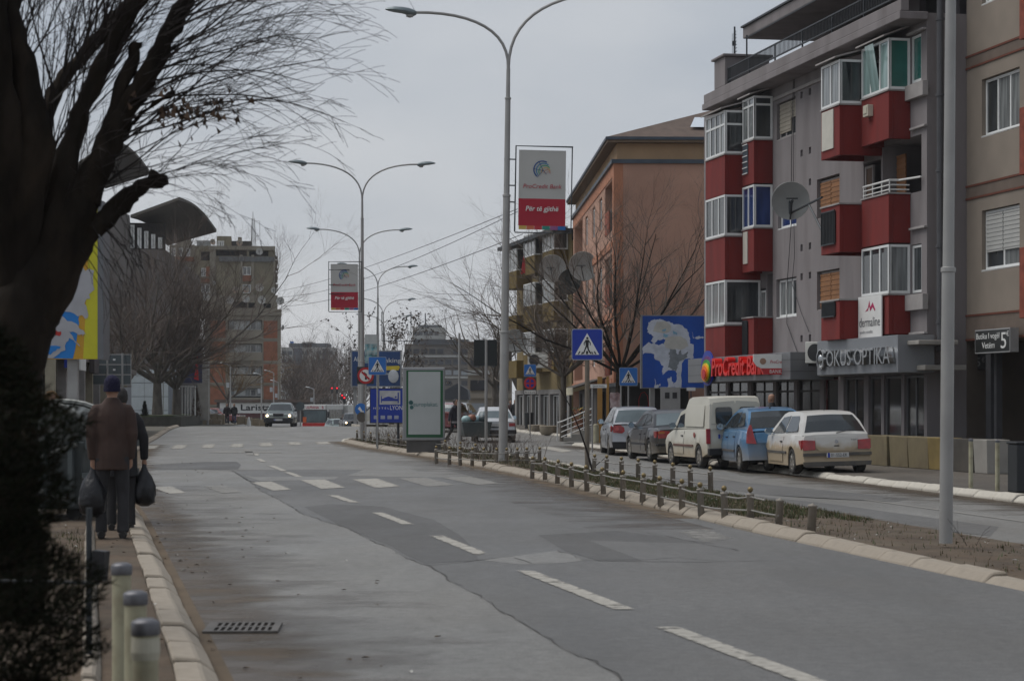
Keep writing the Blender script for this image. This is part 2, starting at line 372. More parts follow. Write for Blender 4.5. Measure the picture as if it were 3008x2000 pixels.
gpoly('asphalt_patch', [(1500, 1095), (1700, 1100), (2100, 1135), (2060, 1142), (1760, 1130), (1540, 1108)], .0022, asph_dark)
gpoly('asphalt_patch', [(1560, 1120), (1900, 1146), (2300, 1196), (2280, 1216), (1900, 1180), (1620, 1142)], .0026, asph_dark)
def crack(pts, w=.03):
    vs = [G(a * 1.2757, b * 1.2757) for a, b in pts]; m = MB(); out = []
    for a, b in zip(vs, vs[1:]):
        k = max(2, int((b - a).length / .25))
        for i in range(k): out.append(a.lerp(b, i / k) + Vector((random.uniform(-.03, .03), random.uniform(-.02, .02), 0)))
    out.append(vs[-1]); pv = []
    for i, p in enumerate(out):
        d = (out[min(i + 1, len(out) - 1)] - out[max(i - 1, 0)]).normalized(); s = Vector((-d.y, d.x, 0)) * w * (random.uniform(.15, .8) if random.random() < .8 else .02)
        pv += [(p.x - s.x, p.y - s.y, .0062), (p.x + s.x, p.y + s.y, .0062)]
    m.add(pv, [(2 * i + 1, 2 * i, 2 * i + 2, 2 * i + 3) for i in range(len(out) - 1)]); m.build('crack', crack_m, road)
crack_m = M('crack_tar', (.05, .047, .043), .8, var=.2)
crack(edge[:19], .01)
crack([(985, 1303), (1102, 1290), (1210, 1277)], .015); crack([(1280, 1268), (1312, 1275), (1345, 1291), (1500, 1288), (1560, 1284), (1660, 1293), (1790, 1290)], .013)
crack([(1190, 1285), (1230, 1297), (1345, 1291)], .014); crack([(1470, 1223), (1560, 1240), (1700, 1268)], .01)
crack([(535, 1084), (570, 1105), (590, 1112)], .03); crack([(330, 1070), (420, 1066), (540, 1065)], .03)
# painted lines
CEN = [(1.98, 11.2), (1.1, 15.5), (.85, 16.9), (.12, 20.7), (-.31, 22.9), (-.92, 26.2), (-1.37, 28.6), (-1.97, 31.7), (-2.52, 34.8), (-3.12, 37.7), (-4.5, 46.5), (-5.98, 54.4), (-7.4, 63), (-9, 76)]
def paint(name, pts, mat, base=.55, z=.009, sub=8):
    """a quad of paint cut up so that its wear can vary"""
    a, b, c, d = [Vector(p) for p in pts]; vs = []; fv = []
    for j in range(sub + 1):
        p, q = a.lerp(d, j / sub), b.lerp(c, j / sub)
        for i in range(5):
            v = p.lerp(q, i / 4); e = min(i, 4 - i, j, sub - j)
            vs.append((v.x, v.y, gz(v.x, v.y) + z)); fv.append(base - (.12 if e == 0 else 0))
    m = MB(); m.add(vs, [(j * 5 + i, j * 5 + i + 1, j * 5 + i + 6, j * 5 + i + 5) for j in range(sub) for i in range(4)])
    o = m.build(name, mat, road); set_fade(o, fv); return o
for a, b in ((9.5, 15.5), (16.8, 20.7), (22.9, 26.2), (28.6, 31.7), (34.8, 37.7), (47, 50.2), (51, 55.5), (59, 62.3), (66, 69)):
    w = .085
    paint('lane_dash', [(interp(CEN, a) - w, a, 0), (interp(CEN, a) + w, a, 0), (interp(CEN, b) + w, b, 0), (interp(CEN, b) - w, b, 0)], paint_m, .56, sub=10)
def pxpaint(pts, mat, base, s=1.2757, ox=0, oy=0):
    paint('crossing_stripe', [G(ox + a * s, oy + b * s) for a, b in pts], mat, base)
for q, mt in (([(388, 1137), (430, 1136), (396, 1120), (350, 1122)], paint_m), ([(510, 1136), (556, 1134), (516, 1118), (468, 1120)], paint_faint_m), ([(628, 1130), (673, 1128), (625, 1109), (578, 1111)], paint_m),
              ([(740, 1126), (795, 1123), (747, 1104), (692, 1106)], paint_m), ([(866, 1124), (922, 1120), (868, 1102), (811, 1104)], paint_m), ([(985, 1121), (1048, 1117), (980, 1100), (918, 1102)], paint_faint_m), ([(1100, 1117), (1150, 1113), (1085, 1098), (1015, 1100)], paint_faint_m)):
    pxpaint(q, mt, .6)
for q in ([(858, 162), (948, 162), (972, 139), (880, 141)], [(1030, 162), (1120, 161), (1142, 137), (1050, 139)], [(1212, 157), (1298, 156), (1310, 133), (1228, 136)], [(1392, 153), (1478, 152), (1480, 130), (1402, 131)],
          [(1570, 147), (1660, 146), (1650, 124), (1566, 126)], [(1745, 139), (1835, 138), (1825, 120), (1738, 122)], [(1917, 135), (2012, 134), (1995, 118), (1908, 119)]):
    pxpaint(q, paint_m, .52, 1 / 2.063, 0, 1240)
pxpaint([(1265, 186), (1712, 186), (1690, 178), (1285, 176)], paint_faint_m, .62, 1 / 2.063, 0, 1240)      # stop line
pxpaint([(1500, 200), (1545, 200), (1520, 164), (1470, 164)], paint_faint_m, .6, 1 / 2.063, 0, 1240)
pxpaint([(1560, 1225), (1620, 1250), (1690, 1240), (1620, 1215)], paint_faint_m, .42)
pxpaint([(1296, 1042), (1322, 1038), (1263, 1028), (1237, 1031)], paint_m, .58)
pxpaint([(1372, 1048), (1400, 1044), (1345, 1036), (1322, 1038)], paint_faint_m, .5)
for a, b in ((22, 29), (29, 36), (36, 43), (43, 50)):                                                      # thin line on the far carriageway
    f = lambda y: interp([(9.1, 20), (4.0, 52)], y)
    paint('lane_line', [(f(a) - .05, a, 0), (f(a) + .05, a, 0), (f(b) + .05, b, 0), (f(b) - .05, b, 0)], paint_faint_m, .64, sub=6)
pxpaint([(1700, 1113), (1960, 1140), (2040, 1136), (1750, 1108)], paint_faint_m, .36)
# dust and stains along the gutters
def strip(name, f, y0, y1, w, mat, f0=.62, f1=.05, z=.016, step=.8, side=1):
    n = int((y1 - y0) / step); vs = []; fv = []; K = 6
    for j in range(n + 1):
        y = y0 + (y1 - y0) * j / n; x = f(y)
        for i in range(K + 1):
            t = i / K; vs.append((x + side * w * t, y, gz(x, y) + z)); fv.append(f0 + (f1 - f0) * t ** .8)
    fs = [(j * (K + 1) + i, j * (K + 1) + i + 1, (j + 1) * (K + 1) + i + 1, (j + 1) * (K + 1) + i) for j in range(n) for i in range(K)]
    if side < 0: fs = [q[::-1] for q in fs]
    m = MB(); m.add(vs, fs); o = m.build(name, mat, road); set_fade(o, fv); return o
strip('gutter_dust', lambda y: interp(LEFT, y) + .0, 4.6, 84, 1.8, dust_m, .72, -.3, .0068)
strip('road_stain', lambda y: interp(LEFT, y) + .1, 6, 42, 2.2, wet_m, .38, .05, .0076)
strip('gutter_dust', lambda y: interp(MEDL, y), 4.6, 90, 1.1, dust_m, .58, .1, .0068, side=-1)
strip('road_stain', lambda y: interp(MEDL, y) - .3, 20, 60, 1.6, wet_m, .36, .15, .0076, side=-1)
strip('gutter_dust', lambda y: interp(MEDR, y) - .05, 4.6, 88, .8, dust_m, .6, .1, .0068)
strip('gutter_dust', lambda y: interp(RIGHT, y), 8, 81, 1.9, dust_m, .5, -.1, .0068, side=-1)
strip('road_stain', lambda y: interp(RIGHT, y), 30, 81, 1.8, wet_m, .45, .1, .0076, side=-1)

# ------------------------------------------------------------------ kerbs, laid stone by stone
def kerb_stone_mesh(name, mat, w=.25, h=.125):
    prof = [(0, -.02), (0, h * .35), (w * .42, h), (w, h + .004), (w, -.02)]
    m = MB(); n = len(prof)
    m.add([(x, p[0], p[1]) for x in (-.478, .478) for p in prof], [tuple(range(n)), tuple(range(2 * n - 1, n - 1, -1))] + [(i, i + n, (i + 1) % n + n, (i + 1) % n) for i in range(n)])
    bm = bmesh.new(); me = bpy.data.meshes.new(name); me.from_pydata(m.v, [], m.f); bm.from_mesh(me)
    bmesh.ops.recalc_face_normals(bm, faces=bm.faces)
    bmesh.ops.bevel(bm, geom=[e for e in bm.edges], offset=.014, segments=1, affect='EDGES')
    bm.to_mesh(me); bm.free(); me.materials.append(mat); return me
km = [kerb_stone_mesh('kerb_stone', kerb_stone_m), kerb_stone_mesh('kerb_stone', kerb_white_m)]
def kerb(poly, side, mesh, skip=None, maxn=300, L=1.0):
    """side +1: stones lie to the left of the walking direction"""
    bed = MB(); pts = [Vector((x, y, 0)) for x, y in poly]; seg = []
    for a, b in zip(pts, pts[1:]):
        d = (b - a).normalized(); s = Vector((-d.y, d.x, 0)) * side
        vs = []
        for t in (0, 1):
            p = a if t == 0 else b
            z = gz(p.x, p.y)
            for o_, zz in ((.012, 0), (.24, 0), (.24, .06), (.13, .055), (.012, .01)): vs.append((p.x + s.x * o_, p.y + s.y * o_, z + zz - .01))
        bed.add(vs, [(i, (i + 1) % 5, 5 + (i + 1) % 5, 5 + i) for i in range(5)])
    root = bed.build('kerb', bed_m, kind='structure')
    carry = 0; n = 0
    for a, b in zip(pts, pts[1:]):
        d = b - a; ln = d.length; d.normalize(); t = L / 2 - carry if carry else L / 2; t0 = t
        while t <= ln - L * .3 and n < maxn:
            p = a + d * t; y = p.y; ang = math.atan2(d.y, d.x)
            z = gz(p.x, p.y) + random.uniform(-.012, .012)
            if not (skip and skip(p)):
                o = share('kerb_stone', mesh, root, (p.x, p.y, z), ang + random.uniform(-.012, .012), (L, side, random.uniform(.93, 1.07)))
                o.rotation_euler.x = random.uniform(-.03, .03); o.rotation_euler.y = random.uniform(-.01, .01); n += 1
            t += L
    return root
def resample(poly, step):
    out = []; pts = [Vector((x, y)) for x, y in poly]
    for i in range(len(pts) - 1):
        a, b = pts[i], pts[i + 1]; k = max(1, round((b - a).length / step)); d = (b - a) / k
        for j in range(k): out.append(tuple(a + d * j))
    return out + [tuple(pts[-1])]
def smooth(poly, it=2):
    for _ in range(it):
        q = [poly[0]]
        for a, b in zip(poly, poly[1:]): q += [(a[0] * .75 + b[0] * .25, a[1] * .75 + b[1] * .25), (a[0] * .25 + b[0] * .75, a[1] * .25 + b[1] * .75)]
        poly = q + [poly[-1]]
    return poly
kerb(resample([p for p in LEFT if p[1] < 130], 1.0), 1, km[0])
kerb(resample(MEDL[:-1], 1.0), -1, km[0])
kerb(resample([(-6.9, 88.5), (-7.1, 90.2), (-6.9, 91.6), (-6.2, 91.9), (-5.6, 89.2), (-3.0, 80), (-.3, 66), (1.3, 55), (2.4, 46)], .8), -1, km[1], L=.8)
kerb(resample(RIGHT[1:], 1.0), -1, km[1])
kerb(resample(RIGHT2[:5], 1.0), -1, km[1])
far_kerb = [(-10.5, 150), (-9.6, 133), (-8.7, 129.5), (-7.4, 128.6), (-5.4, 129.4)]                                  # the next traffic island
kerb(resample(far_kerb, 1.0), -1, km[1])
sheet('traffic_island', lambda y: interp([(-8.9, 130), (-10.3, 150), (-12, 190)], y) , lambda y: interp([(-5.2, 130), (-4.5, 190)], y), 129.6, 190, .12, soil, 2, 5)
kl = [(interp(LEFT, y) - .65, y) for y in (4.5, 12.5, 20, 26)]
kerb(resample(kl, 1.0), 1, kerb_stone_mesh('kerb_stone', kerb_stone_m, .12, .15))
# ------------------------------------------------------------------ median: trodden soil and thin winter grass
sheet('median', lambda y: interp(MEDL, y) + .24, lambda y: interp(MEDR, y) - .06, 4.5, 90.5, .1, soil, .7, 10, bumpy=.035)
def grass(name, spots, n, h, mats, label):
    m = MB(); rnd = random.Random(3)
    for i in range(n):
        x, y = spots(rnd); z = gz(x, y) + .09; a = rnd.uniform(0, 6.28); hh = h * rnd.uniform(.4, 1.2); b = rnd.uniform(-.6, .6) * hh; w = .006 + .004 * rnd.random()
        c, s = math.cos(a), math.sin(a); m.cur = rnd.choice((0, 0, 1, 2))
        m.add([(x - w * c, y - w * s, z), (x + w * c, y + w * s, z), (x + b * s, y - b * c, z + hh)], [(0, 1, 2)])
    return m.build(name, mats, kind='stuff', label=label, category='grass')
gm = [M('grass_green', (.045, .062, .02), .8, var=.2), M('grass_olive', (.075, .07, .028), .85, var=.2), M('dead_grass', (.12, .09, .05), .9, var=.2)]
def spot_med(r):
    while 1:
        y = r.uniform(29, 50) if r.random() < .96 else r.uniform(20, 29); a, b = interp(MEDL, y) + .4, interp(MEDR, y) - .2
        x = r.uniform(a, b)
        if y > 29 or r.random() < .5: return x, y
grass('grass', spot_med, 24000, .075, gm, 'sparse winter grass and weeds on the median between the low fences')
def spot_med2(r):
    y = r.uniform(50, 88); a, b = interp(MEDL, y) + .4, interp(MEDR, y) - .2; return r.uniform(a, b), y
grass('grass', spot_med2, 5000, .13, gm, 'dry tufts of grass under the shrubs by the bright advertising case')
def spot_left(r):
    y = r.uniform(6, 25); return interp(LEFT, y) - .8 - 2 * r.random(), y
grass('grass', spot_left, 6000, .09, gm, 'thin grass in the planting bed beneath the dark conifer')
lm = MB(); rl = random.Random(12)                # fallen leaves and litter
for i in range(900):
    y = rl.uniform(12, 60); side = rl.random()
    x = interp(MEDL, y) + rl.uniform(.3, 2.2) if side < .6 else interp(LEFT, y) + rl.uniform(-1.3, .5) if side < .9 else interp(LEFT, y) + rl.uniform(0, 2)
    z = gz(x, y) + (.135 if side < .6 else .13 if x < interp(LEFT, y) - .25 else .012); a = rl.uniform(0, 6.3); q = rl.uniform(.012, .035); c, s = math.cos(a) * q, math.sin(a) * q
    lm.cur = rl.choice((0, 0, 0, 1)); lm.add([(x - c, y - s, z), (x + s * .6, y - c * .6, z + .012), (x + c, y + s, z + .004), (x - s * .6, y + c * .6, z + .01)], [(0, 1, 2, 3)])
lm.build('leaf_litter', [M('dead_leaf', (.075, .05, .028), .9, var=.3), M('paper_scrap', (.4, .39, .36), .8, var=.1)], kind='stuff', label='fallen leaves and scraps of paper on soil and gutter', category='leaf litter')
# ------------------------------------------------------------------ building helpers
DIRN = math.hypot(.2013, 1); UX = Vector((.2013 / DIRN, -1 / DIRN)); UY = Vector((1 / DIRN, .2013 / DIRN)); FROT = math.atan2(UX.y, UX.x)
def fac(px, py, v=0, O=(10.53, 55.1)):           # along-wall distance and height of a point seen on a street front
    k = (px - CX) / F
    x = (k * (O[1] + UY.y * v) - O[0] - UY.x * v) / (UX.x - k * UX.y)
    return x, H + (HY - py) * (O[1] + UX.y * x + UY.y * v) / F
def wall_holes(mb, x0, x1, z0, z1, holes, y=0.0, wi=0, hi=0, bi=1):
    """a front wall (facing -y) with recessed openings: holes = (x0, x1, z0, z1, depth)"""
    X = sorted({x0, x1, *[q for h in holes for q in h[:2]]}); Z = sorted({z0, z1, *[q for h in holes for q in h[2:4]]})
    X = [q for q in X if x0 <= q <= x1]; Z = [q for q in Z if z0 <= q <= z1]
    mb.cur = wi
    for a, b in zip(X, X[1:]):
        for c, d in zip(Z, Z[1:]):
            mx_, mz = (a + b) / 2, (c + d) / 2
            if any(h[0] < mx_ < h[1] and h[2] < mz < h[3] for h in holes): continue
            mb.add([(a, y, c), (b, y, c), (b, y, d), (a, y, d)], [(0, 1, 2, 3)])
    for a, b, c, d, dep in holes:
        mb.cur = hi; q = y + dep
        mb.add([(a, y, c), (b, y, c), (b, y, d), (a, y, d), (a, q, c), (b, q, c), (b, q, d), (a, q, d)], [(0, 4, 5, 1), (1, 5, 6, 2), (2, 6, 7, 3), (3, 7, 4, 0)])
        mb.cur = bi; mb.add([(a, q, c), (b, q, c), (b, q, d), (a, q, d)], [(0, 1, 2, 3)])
    mb.cur = 0
def window(parent, x, z, w, h, y=0.0, rotz=0, n=2, frame=None, glass=None, t=.065, d=.06, transom=None, sill=False, name='window', tilt=None):
    frame = frame or pvc; glass = glass or glass_dark
    m = MB(); m.box(0, w, 0, d, 0, t); m.box(0, w, 0, d, h - t, h); m.box(0, t, 0, d, t, h - t); m.box(w - t, w, 0, d, t, h - t)
    for i in range(1, n): m.box(w * i / n - t / 2, w * i / n + t / 2, .004, d, t, h - t)
    if transom:
        for i in range(n): m.box(w * i / n + t / 2 + .003, w * (i + 1) / n - t / 2 - .003, .006, d, h * transom - t / 2, h * transom + t / 2)
    if sill: m.box(-.06, w + .06, -.1, d, -.045, -.003)
    o = m.build(name, frame, parent, loc=(x, y, z), rotz=rotz)
    gl = glass if isinstance(glass, (list, tuple)) else [glass] * n
    for i in range(n):
        a, b = w * i / n + t * .4, w * (i + 1) / n - t * .4
        p = MB(); p.box(0, b - a, 0, .012, 0, h - t * .8); q = p.build('pane', gl[i % len(gl)], o, loc=(a, d * .45 + .002, t * .4))
        if tilt == i: q.rotation_euler.x = R(9)
    return o
def shutter(parent, x, z, w, h, y, mat, n=14):
    m = MB()
    for i in range(n): m.box(0, w, -.012 if i % 2 else 0, .02, h * i / n + .002, h * (i + 1) / n - .002)
    m.box(0, w, .012, .03, 0, h)
    return m.build('shutter', mat, parent, loc=(x, y, z))

plaster_grey = M('grey_plaster', (.2, .182, .183), .92, var=.08, scale=1.1, bump=.25, bscale=35, dirt=(.11, .095, .092), damt=.5, dscale=.9, stretch=(1.5, 1.5, .35))
plaster_dgrey = M('dark_grey_plaster', (.125, .112, .118), .92, var=.1, scale=1.1, bump=.25, bscale=35)
plaster_red = M('red_plaster', (.165, .017, .014), .85, var=.12, scale=1.2, bump=.25, bscale=40, dirt=(.085, .016, .014), damt=.6, dscale=1.1, stretch=(1.6, 1.6, .3))
salmon = M('salmon_plaster', (.43, .25, .18), .92, var=.09, scale=.5, bump=.2, bscale=20, dirt=(.2, .11, .08), damt=.5, dscale=.35)
salmon_trim = M('salmon_trim', (.4, .175, .1), .9, var=.08)
ochre = M('ochre_plaster', (.33, .23, .115), .92, var=.12, scale=.8, bump=.2, bscale=20, dirt=(.18, .13, .075), damt=.4, dscale=.5)
olive_och = M('mustard_plaster', (.125, .085, .022), .92, var=.14, scale=.9, dirt=(.08, .055, .02), damt=.5, dscale=.7)
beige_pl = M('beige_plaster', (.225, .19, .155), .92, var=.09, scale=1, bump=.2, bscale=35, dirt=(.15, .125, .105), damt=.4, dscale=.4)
brown_band = M('brown_band', (.13, .1, .08), .9, var=.1)
stone_trim = M('stone_trim', (.3, .28, .27), .85, var=.12, dirt=(.14, .13, .12), damt=.4)
roof_brown = M('brown_roof_sheet', (.105, .075, .06), .8, var=.18, scale=2)
gutter_m = M('slate_blue_flashing', (.06, .075, .095), .5, .3, var=.15)
sh_beige = M('beige_shutter', (.3, .27, .22), .7, var=.08)
sh_orange = M('brown_wood_shutter', (.25, .115, .045), .65, var=.16, scale=3)
alu_panel = M('grey_aluminium_panel', (.2, .205, .215), .42, .5, var=.06, scale=.6)
cable_m = M('black_cable', (.02, .02, .022), .7, var=0)

# ------------------------------------------------------------------ grey block with red balconies
gb = thing('apartment_building', 'grey four storey apartment block with red balconies and shops at street level', 'building', (10.53, 55.1, 0), FROT, 'buildings along the street')
L0, L1 = -19.9, 0.0
holes = [(-12.03, -10.25, 9.66, 10.8, .16), (-11.9, -10.17, 6.92, 8.08, .16), (-12.07, -10.17, 4.21, 5.4, .16),
         (-8.33, -6.43, 4.3, 5.42, .2), (-8.33, -6.43, 6.95, 8.1, .2), (-7.05, -5.6, 9.62, 10.75, .16),
         (-1.08, -.38, 9.83, 11.07, .1), (-1.06, -.36, 4.42, 5.68, .1), (-3.05, -.36, 7.02, 8.47, 1.5),
         (-4.5, -3.2, 7.0, 8.15, 1.3), (-4.5, -3.2, 4.4, 5.55, 1.3), (-12.95, -12.42, 4.28, 5.62, 1.3), (-13.75, -13.1, 3.3, 5.2, .12)]
for z in (10.76, 9.03, 6.22, 5.36, 3.52):
    for x in (-9.8, -9.05):
        if z == 9.03 and x == -9.05: pass
        holes.append((x, x + .2, z - .1, z + .1, .15))
holes.append((-9.05, -8.85, 8.0, 8.2, .15))
# shop bays under the signs
bays = [(-19.6, -17.4), (-17.1, -15.0), (-14.6, -12.4), (-12.1, -10.4), (-10.1, -8.1), (-7.75, -6.55), (-6.1, -4.5), (-4.15, -3.2), (-3.0, -1.75), (-1.55, -.2)]
for a, b in bays: holes.append((a, b, .3, 2.34, .35))
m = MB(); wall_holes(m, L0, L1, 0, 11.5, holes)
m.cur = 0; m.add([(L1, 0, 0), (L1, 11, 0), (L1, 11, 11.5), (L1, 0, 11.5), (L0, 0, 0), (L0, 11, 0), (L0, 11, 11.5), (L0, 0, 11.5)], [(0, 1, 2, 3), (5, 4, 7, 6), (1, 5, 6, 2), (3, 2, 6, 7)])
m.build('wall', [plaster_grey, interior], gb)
XC = fac(2062, 338, -.75)[0]; XA, XB = fac(2098, 260, -.7)[0], fac(2140, 260, -.7)[0] - .4
m = MB(); m.box(XC, L1 + .05, -.75, .02, 11.32, 11.52); m.box(XC + .1, L1 + .05, -.72, -.5, 11.523, 11.82); m.box(XA, XB, -.7, .8, 11.823, 12.75); m.box(XA - .1, XB + .1, -.78, .9, 12.752, 12.83)
m.build('cornice', plaster_grey, gb, bevel=.02)
for a_, b_, d_, z0_, z1_ in ((-12.25, -5, .06, 10.92, 11.02), (-1.12, -.02, .12, 11.08, 11.14), (-1.1, .1, .16, 9.4, 9.78), (-1.1, .1, .16, 3.98, 4.38), (-.95, .06, .1, 8.62, 8.68), (-1, .06, .1, 6.05, 6.11), (-1, .06, .1, 3.36, 3.42)):
    m = MB(); m.box(a_, b_, -d_, -.003, z0_, z1_); m.build('string_course', stone_trim, gb, bevel=.01)
m = MB(); m.box(-13.9, L1, -.5, 9, 13.1, 13.44); m.build('upper_roof', plaster_grey, gb, bevel=.02)
m = MB(); m.box(-13.95, L1, -.56, 9, 13.443, 13.5); m.build('roof_flashing', dark_steel, gb)
hl = [(x, x + 1.6, 11.7, 12.95, .2) for x in (-11.2, -8.2, -5.2, -2.4)]
m = MB(); wall_holes(m, -12.6, L1, 11.5, 13.1, hl, 1.9); m.add([(-12.6, 1.9, 11.5), (-12.6, 9, 11.5), (-12.6, 9, 13.1), (-12.6, 1.9, 13.1), (L1, 1.9, 11.5), (L1, 9, 11.5), (L1, 9, 13.1), (L1, 1.9, 13.1)], [(1, 0, 3, 2), (4, 5, 6, 7)])
m.build('penthouse_wall', [plaster_dgrey, interior], gb)
m = MB()
for zz in (11.95, 12.34): m.box(XB, L1 + .02, -.62, -.58, zz, zz + .04)
for i in range(int(-XB / .12)):
    x = XB + .05 + i * .12; m.box(x, x + .018, -.61, -.59, 11.992, 12.338)
for x in (XB + .02, -15.0, -12.9, -10.4, -7.9, -5.4, -2.9, -.1): m.box(x, x + .04, -.621, -.579, 11.82, 12.34)
m.box(-13.2, -13.16, -.62, -.58, 12.383, 13.1); m.box(-13.2, -6, -.615, -.585, 13.0, 13.03)
m.build('railing', dark_steel, gb)
# balconies
def balcony(x0, x1, v, z0, z1, panel=None, step=0.0):
    m = MB(); t = .12
    m.box(x0, x1, v, v + t, z0, z1); m.box(x1 - t, x1 - .0, v + t + .001, -.002, z0, z1); m.box(x0, x0 + t, v + t + .001, -.002, z0, z1); m.box(x0 + t + .001, x1 - t - .001, v + t + .001, -.002, z0 + .25, z0 + .4)
    o = m.build('balcony', plaster_red, gb, bevel=.012)
    c = MB(); c.box(x0 - .03, x1 + .03, v - .03, v + t + .03, z1 + .002, z1 + .045); c.box(x1 - t - .03, x1 + .03, v + t + .033, -.004, z1 + .002, z1 + .045); c.build('coping', stone_trim, o)
    return o
def grille(x0, x1, z0, z1, v, mat, o, nb=12, solid=None):
    if solid:
        q = MB(); q.box(x0, x1, v - .03, v - .004, z0, z1); q.build('panel', solid, o)
    if nb:
        q = MB()
        for i in range(nb + 1): q.box(x0 + (x1 - x0) * i / nb - .012, x0 + (x1 - x0) * i / nb + .012, v - .055, v - .033, z0, z1)
        q.box(x0, x1, v - .06, v - .03, z1 + .001, z1 + .035); q.box(x0, x1, v - .06, v - .03, z0 - .036, z0 - .001); q.build('grille', mat, o)
def glazed(x0, x1, v, z0, z1, n, glass, gside=None, ns=1, fr=None, transom=None, tilt=None, lid=None, vback=0.0):
    window(gb, x0, z0 + .05, x1 - x0, z1 - z0 - .05, v, 0, n, fr, glass, transom=transom, tilt=tilt)
    window(gb, x1 - .06, z0 + .05, (vback - v) - .02, z1 - z0 - .05, v + .005, R(90), ns, fr, gside or glass, transom=transom).location = (x1, v + .01, z0 + .05)
    q = MB(); q.box(x0 + .07, x1 - .075, v + .09, vback - .01, z1 - .03, z1 - .002)
    if lid: q.add([(x0 - .05, v - .15, z1 + .03), (x1 + .05, v - .15, z1 + .03), (x1 + .05, -.01, z1 + lid), (x0 - .05, -.01, z1 + lid), (x0 - .05, v - .15, z1 + .07), (x1 + .05, v - .15, z1 + .07), (x1 + .05, -.01, z1 + lid + .05), (x0 - .05, -.01, z1 + lid + .05)], [(0, 3, 2, 1), (4, 5, 6, 7), (0, 1, 5, 4), (1, 2, 6, 5), (3, 0, 4, 7)])
    q.build('canopy', stone_trim if lid else interior, gb)
steel_blue = M('blue_grey_louvre', (.07, .09, .11), .5, .2, var=.1)
cream_sheet = M('cream_sheet', (.5, .48, .42), .6, var=.07)
A, B_, C_, D_ = (-15.75, -13.62, -1.18), (-13.58, -12.4, -.62), (-4.58, -3.12, -1.2), (-3.08, -1.1, -.6)
for z0, z1 in ((2.7, 4.03), (5.48, 6.83), (8.16, 9.4)): balcony(*A, z0, z1)
glazed(*A, 9.4, 10.8, 4, [glass_grey, glass_dark, glass_dark, glass_grey], glass_dark, transom=.68, lid=.4)
glazed(*A, 6.83, 8.15, 3, [glass_dark], glass_dark); glazed(*A, 4.03, 5.47, 3, [glass_grey], glass_dark)
b = balcony(*B_, 8.4, 9.73); grille(-13.45, -12.95, 8.75, 9.66, -.62, pvc, b, 0, steel_blue)
q = MB()
for i in range(6): q.box(-13.45, -12.95, -.67, -.652, 8.75 + i * .18, 8.78 + i * .18)
q.build('louvre', pvc, b)
b = balcony(*B_, 5.68, 7.0); grille(-13.42, -12.98, 5.95, 6.95, -.62, pvc, b, 0, cream_sheet)
b = balcony(*B_, 2.95, 4.24); grille(-13.42, -12.95, 3.15, 4.15, -.62, dark_steel, b, 11, interior)
glazed(*B_, 9.73, 11.1, 2, [glass_grey], glass_dark, lid=.25, transom=.8); glazed(*B_, 7.0, 8.36, 2, [glass_blue], glass_blue)
window(gb, -13.72, 3.34, .58, 1.8, .02, 0, 1, None, glass_grey)
b = balcony(*C_, 8.22, 9.55); grille(-4.45, -3.55, 8.45, 9.5, -1.2, pvc, b, 0, cream_sheet)
b = balcony(*C_, 5.63, 6.9); grille(-4.45, -3.4, 5.9, 6.75, -1.2, dark_steel, b, 9, interior)
b = balcony(*C_, 3.3, 4.34); grille(-4.4, -3.4, 3.95, 4.3, -1.2, dark_steel, b, 12, interior)
glazed(*C_, 9.55, 10.77, 2, [glass_grey], glass_dark, lid=.4)
b = balcony(*D_, 8.43, 9.66)
q = MB(); q.box(-2.55, -2.2, -.76, -.6, 9.15, 9.45); q.box(-2.5, -2.25, -.78, -.761, 9.22, 9.4); q.build('wall_box', M('cream_plastic', (.5, .47, .38), .5), b, bevel=.01)
b = balcony(*D_, 5.74, 7.0)
q = MB()
for zz in (7.12, 7.24): q.tube([(-3.05, -.56, zz), (-1.14, -.56, zz), (-1.14, -.02, zz)], .018, 6)
q.tube([(-3.05, -.56, 7.36), (-1.12, -.56, 7.36), (-1.12, -.3, 7.36), (-.2, -.08, 7.36)], .028, 6)
for x in (-3.0, -2.35, -1.7, -1.14): q.tube([(x, -.56, 7.04), (x, -.56, 7.36)], .02, 6)
q.build('handrail', white_paint, b)
balcony(*D_, 3.38, 4.39)
glazed(*D_, 9.66, 11.03, 3, [M('pale_teal_glass', (.2, .29, .28), .1, var=.3, scale=1.5, spec=.8, stretch=(4, 4, .4))], glass_green, lid=.3, tilt=1); glazed(*D_, 4.39, 5.7, 3, [glass_dark], glass_grey)
window(gb, -1.06, 9.85, .66, 1.2, .03, 0, 1, None, glass_green); window(gb, -1.04, 4.44, .66, 1.22, .03, 0, 1, None, glass_dark)
window(gb, -12.0, 9.69, 1.72, 1.08, .1, 0, 3, stone_trim, glass_dark, sill=True); shutter(gb, -11.95, 9.86, 1.05, .9, .08, sh_beige); shutter(gb, -10.84, 10.24, .5, .5, .08, sh_beige, 8)
window(gb, -11.87, 6.95, 1.67, 1.1, .1, 0, 2, None, glass_blue, sill=True)
window(gb, -12.04, 4.24, 1.84, 1.13, .1, 0, 3, None, [glass_grey, glass_grey, glass_dark], sill=True)
window(gb, -7.02, 9.65, 1.4, 1.08, .1, 0, 2, None, glass_grey, sill=True)
for z in (4.32, 6.97):
    window(gb, -8.3, z, 1.84, 1.08, .12, 0, 2, stone_trim, glass_dark, sill=True); shutter(gb, -8.26, z + (.02 if z < 5 else .22), .88, 1.0 if z < 5 else .8, .09, sh_orange); shutter(gb, -7.34, z + .02, .86, 1.0, .09, sh_orange)
window(gb, -4.46, 7.06, .6, 1.0, .02, 0, 1, stone_trim, M('brown_blind', (.1, .055, .03), .7, var=.1)); shutter(gb, -2.95, 7.1, .62, 1.1, .35, sh_orange); shutter(gb, -1.2, 7.1, .7, 1.1, 1.4, M('red_brown_blind', (.14, .03, .015), .7, var=.1))
